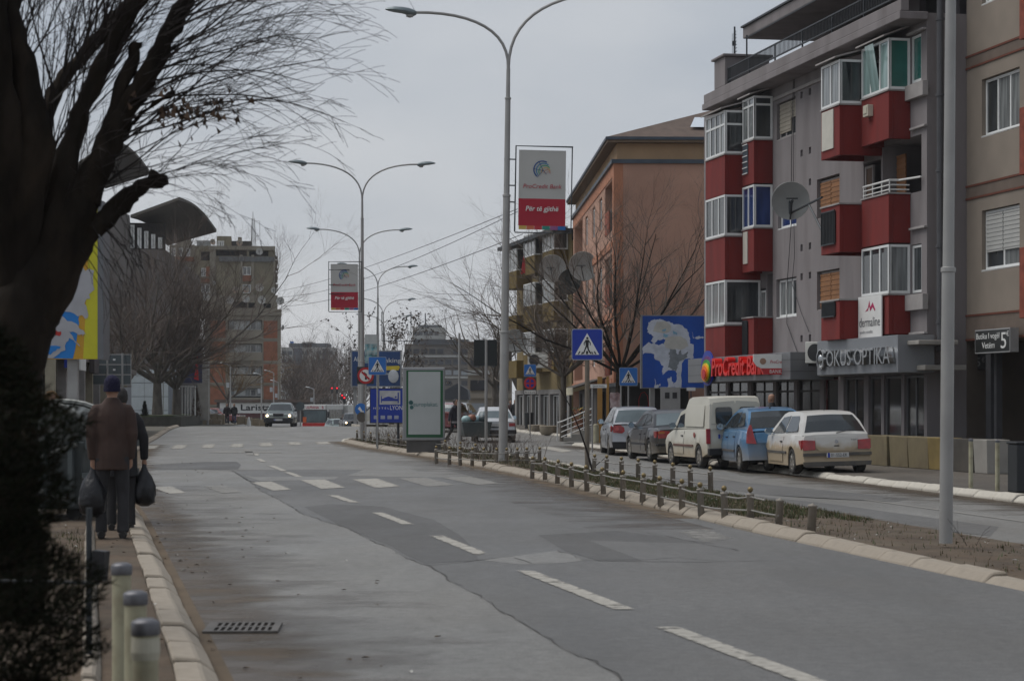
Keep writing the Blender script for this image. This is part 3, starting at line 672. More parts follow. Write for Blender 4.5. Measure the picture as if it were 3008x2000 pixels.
# drainpipe and corner strip
m = MB(); m.tube([(.62, .1, 2.9), (.62, .1, 12.5)], .09, 10)
for z in (3.6, 5.5, 7.4, 9.3, 11.2): m.lathe([(.115, z), (.115, z + .06)], 10, (.62, .1, 0))
m.build('drainpipe', M('grey_downpipe', (.075, .075, .08), .5, .3, var=.1), gb, smooth=True)
# shop fronts
shopglass = M('shop_glass', (.022, .021, .02), .09, 0, var=.5, scale=.9, spec=.6, stretch=(1, 1, .5), dirt=(.075, .06, .025), damt=.5, dscale=1.3)
redwood = M('dark_red_frame', (.1, .012, .012), .5, var=.15)
for i, (a, b) in enumerate(bays):
    fr = redwood if i == 5 else M('grey_shop_frame', (.14, .14, .145), .5, .3, var=.1) if i > 5 else M('dark_shop_frame', (.035, .03, .028), .6, var=.2)
    window(gb, a + .02, .32, b - a - .04, 2.0, .06, 0, 2 if b - a > 1.3 else 1, fr, shopglass, t=.06, transom=.82 if i < 5 else None, name='shop_window')
m = MB(); m.box(L0, -6.5, -.5, -.01, 2.36, 2.5); m.box(-6.4, -5.5, -.55, -.01, 2.36, 2.6); m.box(.02, 1.1, -.5, .6, 2.42, 2.55); m.box(-.2, 1.3, -.75, .3, 3.05, 3.16)
m.build('ledge', concrete, gb, bevel=.02)
# advertising fascias on the shops
def fascia(name, label, x0, x1, v, z0, z1, depth, mat, group='shop fascias on the grey block'):
    o = thing(name, label, 'sign', (10.53 + UX.x * x0 + UY.x * v, 55.1 + UX.y * x0 + UY.y * v, 0), FROT, group)
    w = x1 - x0; m = MB(); m.box(0, w, 0, depth, z0, z1); m.build('board', mat, o, bevel=.01); return o, w
o, w = fascia('shop_fascia', 'long grey metal fascia with red raised bank lettering and round emblem', -17.2, -6.75, -1.35, 2.27, 3.05, 1.3, alu_panel)
m = MB()
for z in (2.5, 2.83): m.box(0, w + .004, -.004, 1.2, z, z + .008)
m.build('panel_joint', black, o)
red_letter = M('red_letter', (.62, .012, .008), .35, var=.05)
txt('ProCredit Bank', 5.3, .55, red_letter, o, (6.2, -.16, 2.45), .12, .12, bold=.012)
em = [('emblem_disc', sign_blue, .56, .03, -.06), ('emblem_arc', M('emblem_purple', (.12, .03, .14), .4), .44, -.02, -.1), ('emblem_arc', M('emblem_green', (.02, .25, .03), .4), .36, -.06, -.14), ('emblem_arc', M('emblem_yellow', (.7, .45, .01), .4), .3, -.11, -.18), ('emblem_arc', M('emblem_orange', (.7, .16, .01), .4), .24, -.13, -.22), ('emblem_arc', sign_red, .15, -.16, -.25)]
for nm, mt, r, dz, y in em:
    q = MB(); q.plate(disc(2.55 + (.56 - r) * .5, 2.68 + dz, r, 28, 1.25), y - .04, y); q.build(nm, mt, o)
o, w = fascia('shop_fascia', 'silver grey fascia with shiny metal letters and round eye emblem', -5.47, .55, -1.0, 2.37, 3.31, .98, M('silver_fascia', (.24, .25, .265), .45, .45, var=.05))
brushed = M('brushed_letter', (.4, .41, .42), .25, .9, var=.05)
txt('FOKUS OPTIKA', 5.0, .42, brushed, o, (3.4, -.1, 2.6), .08, bold=.004)
q = MB(); q.lathe([(.3, 0), (.3, .09), (.25, .09), (.25, 0)], 26, (.5, -.01, 2.8), 'y'); q.ball((.5, -.08, 2.8), .14, 12, sy=.5); q.build('eye_emblem', brushed, o)
# projecting cash machine sign (faces along the street)
o = thing('projecting_sign', 'white and red lit projecting sign for the cash machine on the bank fascia', 'sign', (*(Vector((10.53, 55.1)) + UX * -7.6 + UY * -1.42), 0), 0, None)
m = MB(); m.plate([(-.62, 2.66), (-.5, 2.6), (.55, 2.6), (.55, 3.0), (-.72, 3.0), (-.72, 2.8)], -.08, .08); m.build('panel', sign_white, o)
m = MB(); m.plate([(-.4, 2.42), (.55, 2.42), (.55, 2.597), (-.5, 2.597)], -.08, .08); m.build('panel', sign_red, o)
m = MB(); m.box(.6, .95, -.08, .08, 2.62, 3.02); m.build('panel', M('cream_red_panel', (.45, .25, .18), .4, var=.4, scale=2), o)
txt('ProCredit Bank', .7, .09, sign_red, o, (.1, -.084, 2.74), .002, .15); txt('BANKOMAT', .72, .1, sign_white, o, (.1, -.084, 2.46), .002, spacing=1.1)
q = MB(); q.plate(disc(-.45, 2.8, .09), -.086, -.081); q.build('emblem', M('emblem_bronze', (.3, .18, .12), .4), o)
# the cosmetics banner on a balcony
o = thing('banner', 'white banner with crimson zigzag logo hung on a red balcony', 'sign', (*(Vector((10.53, 55.1)) + UX * -3.1 + UY * -.66), 0), FROT)
m = MB(); m.box(.02, 1.72, -.03, 0, 3.32, 4.42); m.build('sheet', sign_white, o)
txt('dermaline', 1.5, .24, M('charcoal_print', (.05, .05, .055), .6), o, (.87, -.034, 3.62), .002); txt('qendra estetike', .95, .085, M('grey_print', (.3, .3, .31), .6), o, (.62, -.034, 3.44), .002)
m = MB(); m.plate([(.55, 4.02), (.74, 4.1), (.86, 4.3), (.92, 4.12), (1.1, 4.24), (1.28, 4.05), (1.26, 4.0), (1.1, 4.12), (.92, 4.02), (.84, 4.16), (.75, 4.04)], -.036, -.031); m.build('logo', M('crimson_print', (.35, .012, .08), .5), o)
# big dish on a bracket
def dish(name, label, loc, r, rotz, tilt, mat, group=None, arm=None, parts=True):
    o = thing(name, label, 'satellite dish', loc, rotz, group)
    prof = [(max(.001, r * t), -(1 - t * t) * r * .24) for t in [i / 7 for i in range(8)]] ; prof += [(r * 1.01, .012), (r * .995, .02)] + [(max(.001, r * t), -(1 - t * t) * r * .24 + .025) for t in [1 - i / 7 for i in range(1, 8)]]
    m = MB(); m.lathe(prof, 26, (0, 0, 0), 'y'); q = m.build('reflector', mat, o, smooth=True); q.rotation_euler.x = R(tilt)
    if parts:
        f = Vector((0, -r * .62, r * .02)); k = MB()
        k.tube([(0, -.02, -r * .95), (0, -r * .5, -r * .25), tuple(f)], .025, 6); k.lathe([(.05, 0), (.06, .1), (.04, .14)], 10, (f.x, f.y + .16, f.z), 'y'); k.box(-r * .3, r * .3, f.y - .02, f.y + .02, f.z + .06, f.z + .1)
        q = k.build('feed_arm', dark_steel, o); q.rotation_euler.x = R(tilt)
    return o
dishgrey = M('grey_dish', (.3, .31, .3), .55, .1, var=.1, scale=1.5, dirt=(.18, .17, .15), damt=.35)
xz = fac(2322, 590, -1.3); P = Vector((10.53, 55.1)) + UX * xz[0] + UY * -1.3
o = dish('satellite_dish', 'large grey satellite dish on a long steel bracket by the red balcony', (P.x, P.y, xz[1]), .54, R(0), 10, dishgrey)
b2 = P - Vector((P.x, P.y)); br = MB()
e0 = Vector((10.53, 55.1)) + UX * -4.5 + UY * -1.2 - P
br.tube([(0, .12, -.35), (e0.x, e0.y, -.12)], .035, 6); br.tube([(e0.x * .6, e0.y * .6, -.25), (e0.x * .98, e0.y * .98, -1.0)], .03, 6); br.tube([(0, .1, -.36), (0, .1, 0)], .04, 6)
br.build('bracket', dark_steel, o)
# television aerial on the roof, cables on the wall
P = Vector((10.53, 55.1)) + UX * fac(2158, 215, -.3)[0] + UY * -.3
o = thing('aerial', 'television aerial on a short mast at the end of the grey roof', 'aerial', (P.x, P.y, 12.2), FROT)
m = MB(); m.tube([(0, 0, -.7), (0, 0, 1.55)], .03, 6); m.build('mast', dark_steel, o)
m = MB()
for i in range(9): m.box(-.05, .3 - .02 * i, -.01, .01, .5 + i * .11, .512 + i * .11)
m.box(-.12, -.04, -.05, .05, .4, .6); m.box(-.12, -.04, -.05, .05, .95, 1.1)
for i in range(7): m.box(-.45 + i * .07, -.445 + i * .07, .05, .056, .5, 1.4)
m.build('element', dark_steel, o)
o = thing('cable', 'pair of thin black cables hanging down the grey facade past the dish', 'cable', (10.53, 55.1, 0), FROT)
m = MB()
m.tube([(-10.3, -.05, 11.3), (-10.45, -.06, 9), (-10.5, -.05, 7), (-10.9, -.06, 5), (-10.9, -.05, 4), (-9.8, -.05, 3.0)], .011, 5); m.build('strand', cable_m, o)
m = MB(); m.tube([(-10.2, -.05, 11.3), (-10.3, -.06, 9), (-10.2, -.05, 6), (-10.4, -.06, 5.2), (-9.6, -.05, 4.3), (-8.9, -.05, 3.7)], .009, 5); m.build('strand', cable_m, o)
o = thing('air_conditioner', 'white air conditioning unit fixed between the two shop fascias', 'air conditioner', (*(Vector((10.53, 55.1)) + UX * -6.0 + UY * -.72), 2.72), FROT + R(35))
m = MB(); m.box(-.42, .42, -.15, .15, 0, .6); m.build('case', M('ac_white', (.45, .45, .42), .5), o, bevel=.02)
m = MB(); m.lathe([(.24, 0), (.24, .02), (.02, .03)], 20, (-.08, -.15, .3), 'y'); m.build('fan_grille', black, o)
m = MB(); m.box(-.35, -.3, -.15, .6, -.08, -.002); m.box(.3, .35, -.15, .6, -.08, -.002); m.build('bracket', dark_steel, o)

# ------------------------------------------------------------------ beige block at the near end
OB = (11.58, 55.3)
bb = thing('apartment_building', 'beige apartment block with brown bands and red brick balcony edge, nearest on the far pavement', 'building', (OB[0], OB[1], 0), FROT, 'buildings along the street')
def fb(px, py): return fac(px, py, 0, OB)
hs = []
for (px0, py0, px1, py1) in ((2884, 235, 2995, 403), (2884, 620, 2995, 796), (2884, -120, 2995, 16)):
    x0, zt = fb(px0, py0); x1, _ = fb(px1, py0); _, zb = fb(px0, py1); hs.append((x0, x1, zb, zt, .18))
zb = fb(2847, 1000)[1]
m = MB(); wall_holes(m, 0, 9, zb, 15, hs, wi=0); m.add([(0, 0, zb), (0, 9, zb), (0, 9, 15), (0, 0, 15), (9, 0, zb), (9, 9, zb), (9, 9, 15), (9, 0, 15)], [(1, 0, 3, 2), (4, 5, 6, 7), (0, 1, 5, 4), (3, 7, 6, 2)])
m.build('wall', [beige_pl, interior], bb)
for py0, py1 in ((167, 203), (548, 586), (927, 999)):
    z1, z0 = fb(2847, py0)[1], fb(2847, py1)[1]; m = MB(); m.box(-.01, 9, -.012, -.002, z0 + .004, z1); m.build('band', brown_band, bb)
    m = MB(); m.box(-.01, 9, -.03, -.0125, z1 - .03, z1 + .02); m.box(-.01, 9, -.03, -.0125, z0 - .02, z0 + .03); m.build('band_edge', M('rust_line', (.12, .035, .02), .85, var=.1), bb)
for i, (x0, x1, z0, z1, _) in enumerate(hs):
    window(bb, x0 + .02, z0 + .02, x1 - x0 - .04, z1 - z0 - .04, .1, 0, 3 if i == 0 else 2, None, [glass_dark, glass_grey, glass_grey], sill=True)
    if i == 1: shutter(bb, x0 + .1, z0 + .45, (x1 - x0) / 2 - .13, z1 - z0 - .55, .08, M('white_roller_shutter', (.42, .42, .4), .55, var=.05), 18); shutter(bb, (x0 + x1) / 2 + .03, z0 + .45, (x1 - x0) / 2 - .13, z1 - z0 - .55, .08, MATS['white_roller_shutter'], 18)
xr = fac(2994, 400, -.9, OB)[0] - .25
brick_red = M('red_brick', (.2, .05, .03), .9, var=.2, scale=6)
for py0, py1 in ((318, 515), (728, 935), (-90, 118)):
    z1, z0 = fac(2994, py0, -.9, OB)[1], fac(2994, py1, -.9, OB)[1]
    m = MB(); m.box(xr + .25, xr + 2.4, -.9, -.01, z0, z1); m.build('balcony', brick_red, bb, bevel=.01)
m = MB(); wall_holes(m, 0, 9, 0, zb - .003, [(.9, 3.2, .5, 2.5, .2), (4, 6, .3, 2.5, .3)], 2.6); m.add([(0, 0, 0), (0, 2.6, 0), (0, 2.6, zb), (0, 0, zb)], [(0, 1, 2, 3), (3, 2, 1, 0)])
m.build('ground_floor_wall', [M('brown_beige_wall', (.2, .165, .135), .9, var=.15, scale=1), interior], bb)  # set-back wall, its own brownish beige
m = MB(); m.box(.7, 3.3, 2.5, 2.58, .1, 1.15); m.build('panel', M('mustard_wall', (.14, .1, .03), .9, var=.2, scale=1), bb)
window(bb, .93, .52, 2.24, 1.95, 2.65, 0, 2, dark_steel, shopglass, name='shop_window')
for a_, b_ in ((.95, 1.25), (1.45, 1.6), (5, 5.35)):
    m = MB(); m.box(a_, b_, .1, .1 + b_ - a_, .1, zb - .005); m.build('pillar', M('dark_pillar', (.05, .05, .055), .7, var=.15), bb)
# the small boutique sign
x0, zt = fac(2864, 970, -.35, OB); x1, _ = fac(2967, 957, -.35, OB); z0 = fac(2864, 1039, -.35, OB)[1]
P = Vector(OB) + UX * x0 + UY * -.35; w = x1 - x0; h = zt - z0
o = thing('hanging_sign', 'black box sign with white lettering and a large price, hung below the beige block', 'sign', (P.x, P.y, z0), FROT, 'price signs under the beige block')
m = MB(); m.box(0, w, 0, .22, 0, h); m.build('box', M('sign_box_grey', (.3, .3, .3), .5), o)
m = MB(); m.box(.03, w - .03, -.006, -.002, .03, h - .03); m.build('face', M('sign_charcoal', (.02, .021, .02), .4), o)
txt('Butiku I vogël', w * .66, h * .24, sign_white, o, (w * .38, -.01, h * .6), .002); txt('Vetëm', w * .36, h * .26, sign_white, o, (w * .4, -.01, h * .2), .002)
txt('5', w * .15, h * .66, sign_white, o, (w * .83, -.01, h * .17), .002); txt('€', w * .075, h * .2, sign_white, o, (w * .945, -.01, h * .66), .002)
m = MB(); m.box(.3, .34, .1, .14, h, zb - z0 - .004); m.box(w - .34, w - .3, .1, .14, h, zb - z0 - .004); m.build('hanger', dark_steel, o)
x0, zt = fac(2855, 1040, .3, OB); x1, _ = fac(2904, 1040, .3, OB); z0 = fac(2855, 1086, .3, OB)[1]; P = Vector(OB) + UX * x0 + UY * .3; w = x1 - x0; h = zt - z0
o = thing('hanging_sign', 'small dim black price sign with a blue and white edge under the larger one', 'sign', (P.x, P.y, z0), FROT, 'price signs under the beige block')
m = MB(); m.box(0, w, 0, .12, 0, h); m.build('box', sign_black, o); txt('5', w * .3, h * .55, M('dim_grey_print', (.16, .16, .16), .5), o, (w * .38, -.006, h * .2), .002); txt('€', w * .18, h * .3, MATS['dim_grey_print'], o, (w * .7, -.006, h * .45), .002)
m = MB(); m.box(-.3, -.01, -.04, .16, -.02, h + .1); m.build('edge_panel', sign_white, o); m = MB(); m.box(-.33, -.302, -.045, .165, -.02, h + .1); m.build('edge_panel', sign_blue, o)
m = MB(); m.box(.2, .24, .05, .09, h, zb - z0 - .004); m.build('hanger', dark_steel, o)

# ------------------------------------------------------------------ salmon block with the blank end wall
OS = (4.1, 87.0); SROT = math.atan2(-1, .033); SX = Vector((.033, -1)); SY = Vector((1, .033))
sb = thing('apartment_building', 'salmon coloured block with a blank end wall and brown hipped roof', 'building', (OS[0], OS[1], 0), SROT, 'buildings along the street')
hs = [(a, b, z, z + 2.05, .9) for z in (2.75, 5.6, 8.6) for a, b in ((-26, -19.4), (-4.8, -.7))]
hs += [(a, a + 1.6, z + .5, z + 1.9, .15) for z in (2.75, 5.6, 8.6) for a in (-17.4, -12.6, -8.2)]
m = MB(); wall_holes(m, -26.8, 0, 2.3, 11.2, hs); m.add([(0, 0, 0), (0, 12, 0), (0, 12, 11.2), (0, 0, 11.2), (-26.8, 0, 0), (-26.8, 12, 0), (-26.8, 12, 11.2), (-26.8, 0, 11.2)], [(0, 1, 2, 3), (5, 4, 7, 6)])
m.build('wall', [salmon, interior], sb)
m = MB(); m.box(-.7, .012, -.03, .35, 0, 11.2); m.box(-26.8, 0, -.028, -.002, 10.72, 11.19)
for z in (2.3, 5.0, 7.85): m.box(-26.8, -.71, -.06, -.002, z, z + .3)
m.build('trim', salmon_trim, sb)
m = MB(); m.box(-27.1, .1, -.12, 12, 11.2, 11.36); m.build('flashing', gutter_m, sb)
m = MB(); m.box(-26.9, -.15, .12, 11.9, 11.36, 12.02); m.build('attic_wall', M('pale_ochre', (.38, .25, .145), .92, var=.1, scale=.8), sb)
m = MB(); m.box(-27.2, .25, -.3, 12.2, 12.02, 12.12); m.build('eaves', M('brown_eaves', (.16, .11, .07), .8, var=.1), sb)
m = MB(); m.box(-27.25, .3, -.36, 12.25, 12.123, 12.24); m.build('gutter', gutter_m, sb)
m = MB(); m.add([(-27.2, -.3, 12.24), (.25, -.3, 12.24), (.25, 12.2, 12.24), (-27.2, 12.2, 12.24), (-27, 5.9, 14.2), (-3.4, 5.9, 14.2)], [(0, 1, 5, 4), (1, 2, 5), (2, 3, 4, 5), (3, 0, 4)])
m.build('roof', roof_brown, sb)
m = MB(); m.add([(-.4, 3.1, 12.72), (-.4, 5.0, 12.72), (-1.45, 5.0, 13.25), (-1.45, 3.4, 13.25)], [(0, 1, 2, 3)]); m.build('skylight', M('skylight_glass', (.55, .6, .65), .1, var=0, spec=.9), sb)
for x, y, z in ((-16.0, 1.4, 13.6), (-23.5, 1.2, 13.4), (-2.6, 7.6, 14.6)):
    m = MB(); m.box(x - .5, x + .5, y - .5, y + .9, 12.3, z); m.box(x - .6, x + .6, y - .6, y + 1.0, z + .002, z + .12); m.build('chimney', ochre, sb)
for z in (3.4, 6.2, 9.2): [window(sb, a + .02, z - .13, 1.56, 1.36, .06, 0, 2, None, glass_grey) for a in (-17.4, -12.6, -8.2)]
for z in (2.75, 5.6, 8.6):
    m = MB(); m.box(-4.75, -2.6, -.02, .06, z, z + .95); m.build('balcony_panel', M('brick_red_panel', (.24, .06, .03), .85, var=.15), sb); window(sb, -2.1, z, .8, 1.9, .85, 0, 1, None, glass_grey)
    m = MB()
    for i in range(10): m.box(-2.35 + i * .19, -2.33 + i * .19, .02, .04, z, z + .85)
    m.box(-2.37, -.5, .015, .05, z + .852, z + .9); m.build('railing', dark_steel, sb)
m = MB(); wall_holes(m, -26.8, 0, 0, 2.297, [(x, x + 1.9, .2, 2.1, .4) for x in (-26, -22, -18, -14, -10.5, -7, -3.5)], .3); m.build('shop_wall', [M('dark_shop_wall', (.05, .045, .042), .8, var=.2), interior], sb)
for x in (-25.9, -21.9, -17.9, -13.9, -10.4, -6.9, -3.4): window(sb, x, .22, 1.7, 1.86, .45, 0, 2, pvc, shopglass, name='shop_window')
o = thing('awning', 'cream awning with scalloped valance over the shops below the salmon block', 'awning', (*(Vector(OS) + SX * -13 + SY * .2), 0), SROT)
m = MB(); m.add([(0, 0, 2.75), (9, 0, 2.75), (9, -1.6, 2.25), (0, -1.6, 2.25), (0, 0, 2.7), (9, 0, 2.7), (9, -1.6, 2.2), (0, -1.6, 2.2)], [(0, 1, 2, 3), (7, 6, 5, 4), (0, 3, 7, 4), (1, 5, 6, 2)]); m.build('cover', M('dark_awning_cloth', (.06, .055, .05), .8), o)
m = MB(); m.box(0, 9, -1.63, -1.605, 1.95, 2.26); m.add([(-.01, -1.6, 2.2), (-.01, 0, 2.7), (-.01, 0, 2.4), (-.01, -1.6, 1.95)], [(0, 1, 2, 3), (3, 2, 1, 0)]); m.build('valance', M('cream_awning_cloth', (.5, .46, .34), .8, var=.06), o)
# dishes against this front
for i, (px, py, Y, r, lab, mt) in enumerate(((1624, 788, 107, .68, 'pale round satellite dish, middle of three behind the bare tree', dishgrey), (1672, 828, 104, .62, 'dark green grey satellite dish seen edge lit in front of the salmon block', M('dark_dish', (.04, .055, .06), .5, .2)), (1714, 782, 99, .68, 'pale satellite dish nearest to the salmon end wall', dishgrey), (1513, 1002, 118, .66, 'grey dish low beside the lamp post and mustard balconies', dishgrey))):
    p = W(px, py, Y); dish('satellite_dish', lab, tuple(p), r, R(25 if i == 1 else -15), 12, mt, 'satellite dishes on the mustard block')

# ------------------------------------------------------------------ mustard block further up
OY = (3.15, 114.6)
yb = thing('apartment_building', 'mustard yellow block with stacked balconies behind the bare trees', 'building', (OY[0], OY[1], 0), FROT, 'buildings along the street')
hs = [(a, a + 1.3, z, z + 1.3, .15) for z in (3.4, 6.0, 8.4) for a in (-12.6, -8.4, -3.2)]
m = MB(); wall_holes(m, -14.5, -.02, 2.34, 10.6, hs); m.add([(0, 0, 0), (0, 10, 0), (0, 10, 10.2), (0, 0, 10.2), (-14.5, 0, 0), (-14.5, 10, 0), (-14.5, 10, 10.2), (-14.5, 0, 10.2)], [(0, 1, 2, 3), (5, 4, 7, 6), (3, 2, 6, 7)])
m.build('wall', [M('pale_mustard', (.2, .15, .07), .9, var=.15, scale=.7), interior], yb)
m = MB(); m.box(-14.9, .1, -1.1, 10.4, 10.62, 10.82); m.build('roof', dark_steel, yb)
for a in (-12.6, -8.4, -3.2):
    for z in (3.4, 6.0, 8.4): window(yb, a + .02, z + .02, 1.26, 1.26, .05, 0, 2, None, glass_grey)
for x0, x1, v, zs in ((-13, -10.2, -.9, (3.05, 5.65, 8.2)), (-8.2, -5.2, -.9, (3.3, 6.0, 8.75)), (-3.6, -.8, -.8, (3.3, 6.0, 8.75))):
    for z in zs:
        m = MB(); m.box(x0, x1, v, v + .1, z, z + 1.0); m.box(x1 - .1, x1, v + .101, -.002, z, z + 1.0); m.box(x0, x0 + .1, v + .101, -.002, z, z + 1.0); m.box(x0 + .101, x1 - .101, v + .101, -.002, z, z + .12); m.build('balcony', olive_och, yb, bevel=.01)
        if z > 8 or x0 > -9:
            window(yb, x0, z + 1.02, x1 - x0, 1.25, v, 0, 3, None, glass_grey); window(yb, x1, z + 1.02, -v - .03, 1.25, v + .01, R(90), 1, None, glass_dark)
m = MB(); wall_holes(m, -14.5, -.05, 0, 2.35, [(-14, -12.2, .15, 2.1, .3), (-11.8, -10, .15, 2.1, .3), (-9.6, -7.8, .15, 2.1, .3), (-7.3, -5.2, .15, 2.1, .3), (-4.8, -2.6, .15, 2.1, .3), (-2.2, -.4, .15, 2.1, .3)], -.12); m.build('shop_wall', [M('light_shop_wall', (.2, .19, .18), .8, var=.25, scale=.6), interior], yb)
for x in (-13.95, -11.75, -9.55, -7.2, -4.7, -2.15): window(yb, x, .18, 1.7, 1.86, .05, 0, 2, pvc, shopglass, name='shop_window')
o = thing('flag', 'red flag hanging from a balcony rail of the mustard block', 'flag', tuple(W(1540, 790, 122)), 0)
m = MB(); m.plate([(-.2, -.3), (.2, -.2), (.1, .3), (-.05, .75)], -.02, .02); m.build('cloth', sign_red, o)
o = thing('air_conditioner', 'beige air conditioning unit above the shops of the mustard block', 'air conditioner', tuple(W(1585, 1058, 112)), FROT + R(50))
m = MB(); m.box(-.6, .6, -.2, .2, -.4, .4); m.build('case', MATS['ac_white'], o, bevel=.02); m = MB(); m.lathe([(.3, 0), (.3, .02), (.02, .03)], 18, (-.2, -.2, 0), 'y'); m.build('fan_grille', black, o)
# ------------------------------------------------------------------ the concrete and brick tower (front square to the view)
conc_t = M('tower_concrete', (.235, .21, .165), .92, var=.14, scale=.35, dirt=(.14, .125, .1), damt=.5, dscale=.25)
brick_t = M('tower_brick', (.25, .095, .05), .9, var=.16, scale=2, dirt=(.2, .1, .05), damt=.3)
wall_t = M('tower_render', (.2, .175, .12), .92, var=.1, scale=.5, dirt=(.13, .115, .08), damt=.4, dscale=.3)
YT = 277.0; KT = F / YT
tx = lambda zx: (560 + zx / 2.8 - CX) / KT       # from the enlarged view of the tower to metres
tz = lambda zy: H + (HY - (680 + zy / 2.8)) / KT
zb = gz(-38, YT) - .3
TR = Matrix.Rotation(R(6.6), 4, 'Z'); TP = Vector((-31, YT, 0)) - TR @ Vector((-31, 0, 0))
tw = thing('apartment_tower', 'tall concrete and red brick apartment tower crowded with satellite dishes', 'building', tuple(TP), R(6.6))
tloc = lambda x, y, z: tuple(TP + TR @ Vector((x, y, z)))
def tb(name, zx0, zx1, zy0, zy1, y0, y1, mat, par=None):
    m = MB(); m.box(tx(zx0), tx(zx1), y0, y1, tz(zy1) if zy1 < 2000 else zb, tz(zy0)); return m.build(name, mat, par or tw)
levels = [690, 885, 1070, 1250, 1430]
m = MB(); hs = []
for i in range(4): hs.append((tx(312), tx(588), tz(levels[i + 1] - 8), tz(levels[i] + 38), 1.4))
hs.append((tx(180), tx(720), zb, tz(1455), 2.0))
wall_holes(m, tx(120), tx(742), zb, tz(690), hs); m.add([(tx(742), 0, zb), (tx(742), 14, zb), (tx(742), 14, tz(690)), (tx(742), 0, tz(690)), (tx(120), 0, zb), (tx(120), 14, zb), (tx(120), 14, tz(690)), (tx(120), 0, tz(690))], [(0, 1, 2, 3), (3, 2, 6, 7)])
m.build('wall', [conc_t, interior], tw)
for i in range(4):
    a = levels[i] + (45 if i == 0 else 20); b = levels[i + 1] - 8
    tb('brick_panel', 600, 714, a, b, -.06, -.002, brick_t); tb('brick_panel', 165, 290, a, b, -.06, -.002, brick_t)
    tb('parapet', 310, 590, levels[i + 1] - 75 + 10 * (i > 1), levels[i + 1] - 8, -.25, .1, conc_t)
    za, zc = tz(levels[i + 1] - 76), tz(levels[i] + 44)
    window(tw, tx(318), za, tx(583) - tx(318), zc - za, .35, 0, 6, M('grey_far_frame', (.3, .3, .28), .6, var=.1), [glass_grey, M('pale_blind', (.36, .37, .36), .6, var=.1), MATS['pale_blind'], glass_grey, glass_dark, glass_grey], t=.12, d=.1)
tb('pilaster', 292, 310, 690, 1455, -.15, -.003, conc_t); tb('pilaster', 714, 742, 690, 1455, -.12, -.003, conc_t)
for z in (885, 1070, 1250, 1430): tb('floor_band', 150, 714, z - 7, z + 8, -.09, -.07, conc_t)
# terrace level and the upper block
m = MB(); m.box(tx(50), tx(748), -.3, 14, tz(690), tz(640)); m.build('terrace_parapet', conc_t, tw)
m = MB(); wall_holes(m, tx(50), tx(715), tz(640), tz(522), [(tx(350), tx(465), tz(628), tz(575), .8), (tx(475), tx(530), tz(628), tz(585), .8), (tx(600), tx(660), tz(628), tz(590), .8)], .4); m.add([(tx(715), .4, tz(640)), (tx(715), 14, tz(640)), (tx(715), 14, tz(522)), (tx(715), .4, tz(522))], [(0, 1, 2, 3)]); m.build('wall', [conc_t, interior], tw)
m = MB(); wall_holes(m, tx(40), tx(695), tz(522), tz(118), [(tx(212), tx(462), tz(200), tz(150), 1.5), (tx(482), tx(640), tz(200), tz(155), 1.5), (tx(428), tx(497), tz(357), tz(285), .3), (tx(428), tx(497), tz(505), tz(432), .3), (tx(88), tx(160), tz(370), tz(300), .6), (tx(88), tx(160), tz(505), tz(430), .6), (tx(88), tx(160), tz(240), tz(165), .6)], 1.0); m.add([(tx(695), 1, tz(522)), (tx(695), 14, tz(522)), (tx(695), 14, tz(118)), (tx(695), 1, tz(118)), (tx(40), 1, tz(118)), (tx(40), 14, tz(118))], [(0, 1, 2, 3), (4, 3, 2, 5)]); m.build('wall', [wall_t, interior], tw)
for a, b in ((160, 208), (404, 428), (500, 522), (680, 697)): tb('pilaster', a, b, 190 if a > 200 else 130, 520, .8, .998, conc_t)
tb('cornice', 150, 695, 118, 150, .7, .997, conc_t); tb('parapet', 235, 690, 205, 245, .75, .996, M('grey_rail_panel', (.12, .125, .125), .7, var=.2))
tb('spandrel', 428, 499, 360, 408, .9, .997, brick_t); tb('spandrel', 90, 158, 385, 420, .9, .997, brick_t); tb('spandrel', 130, 160, 290, 370, .9, .997, brick_t)
for a, b, c, d in ((428, 497, 285, 357), (428, 497, 432, 505), (92, 130, 300, 370), (92, 160, 430, 505)): window(tw, tx(a), tz(d), tx(b) - tx(a), tz(c) - tz(d), 1.1, 0, 2, None, glass_grey, t=.12)
m = MB(); wall_holes(m, tx(-170), tx(38), zb, tz(105), [(tx(a), tx(a + 34), tz(z + 70), tz(z), .4) for a in (-155, -95, -35) for z in range(130, 1300, 160)], 2.2); m.build('wall', [conc_t, interior], tw)
for z in range(130, 1300, 160):
    for a in (-155, -95, -35): window(tw, tx(a), tz(z + 70), tx(a + 34) - tx(a), tz(z) - tz(z + 70), 2.3, 0, 2, None, glass_grey, t=.12)
    tb('spandrel', -160, 30, z + 78, z + 112, 1.9, 2.19, brick_t if z % 320 == 130 else conc_t)
tb('roof_house', -120, 0, 50, 105, 4, 9, MATS['tower_concrete'])
for k in range(9):                               # balconies seen edge on
    z = 190 + k * 33; tb('side_balcony', 697, 716 + (k % 2) * 3, z, z + (24 if k % 3 else 15), 3, 5.5, conc_t)
tb('roof_house', 50, 160, 65, 118, 3, 8, M('pale_roof_house', (.26, .27, .27), .8, var=.15)); tb('roof_house', 215, 335, 30, 118, 2.5, 8, wall_t); tb('roof_house', 335, 500, 62, 118, 4, 9, M('dark_roof_house', (.05, .045, .04), .9, var=.2)); tb('roof_house', 560, 665, 118, 119, 4, 9, conc_t)
tb('chimney', 388, 420, 30, 62, 4, 6, conc_t)
window(tw, tx(222), tz(116), tx(275) - tx(222), tz(70) - tz(116), 2.4, 0, 3, None, glass_grey, t=.12)
o = thing('lattice_mast', 'slender lattice radio mast on the roof of the tower', 'mast', tloc(tx(512), 6, tz(118)), 0)
m = MB(); hm = tz(-195) - tz(118)
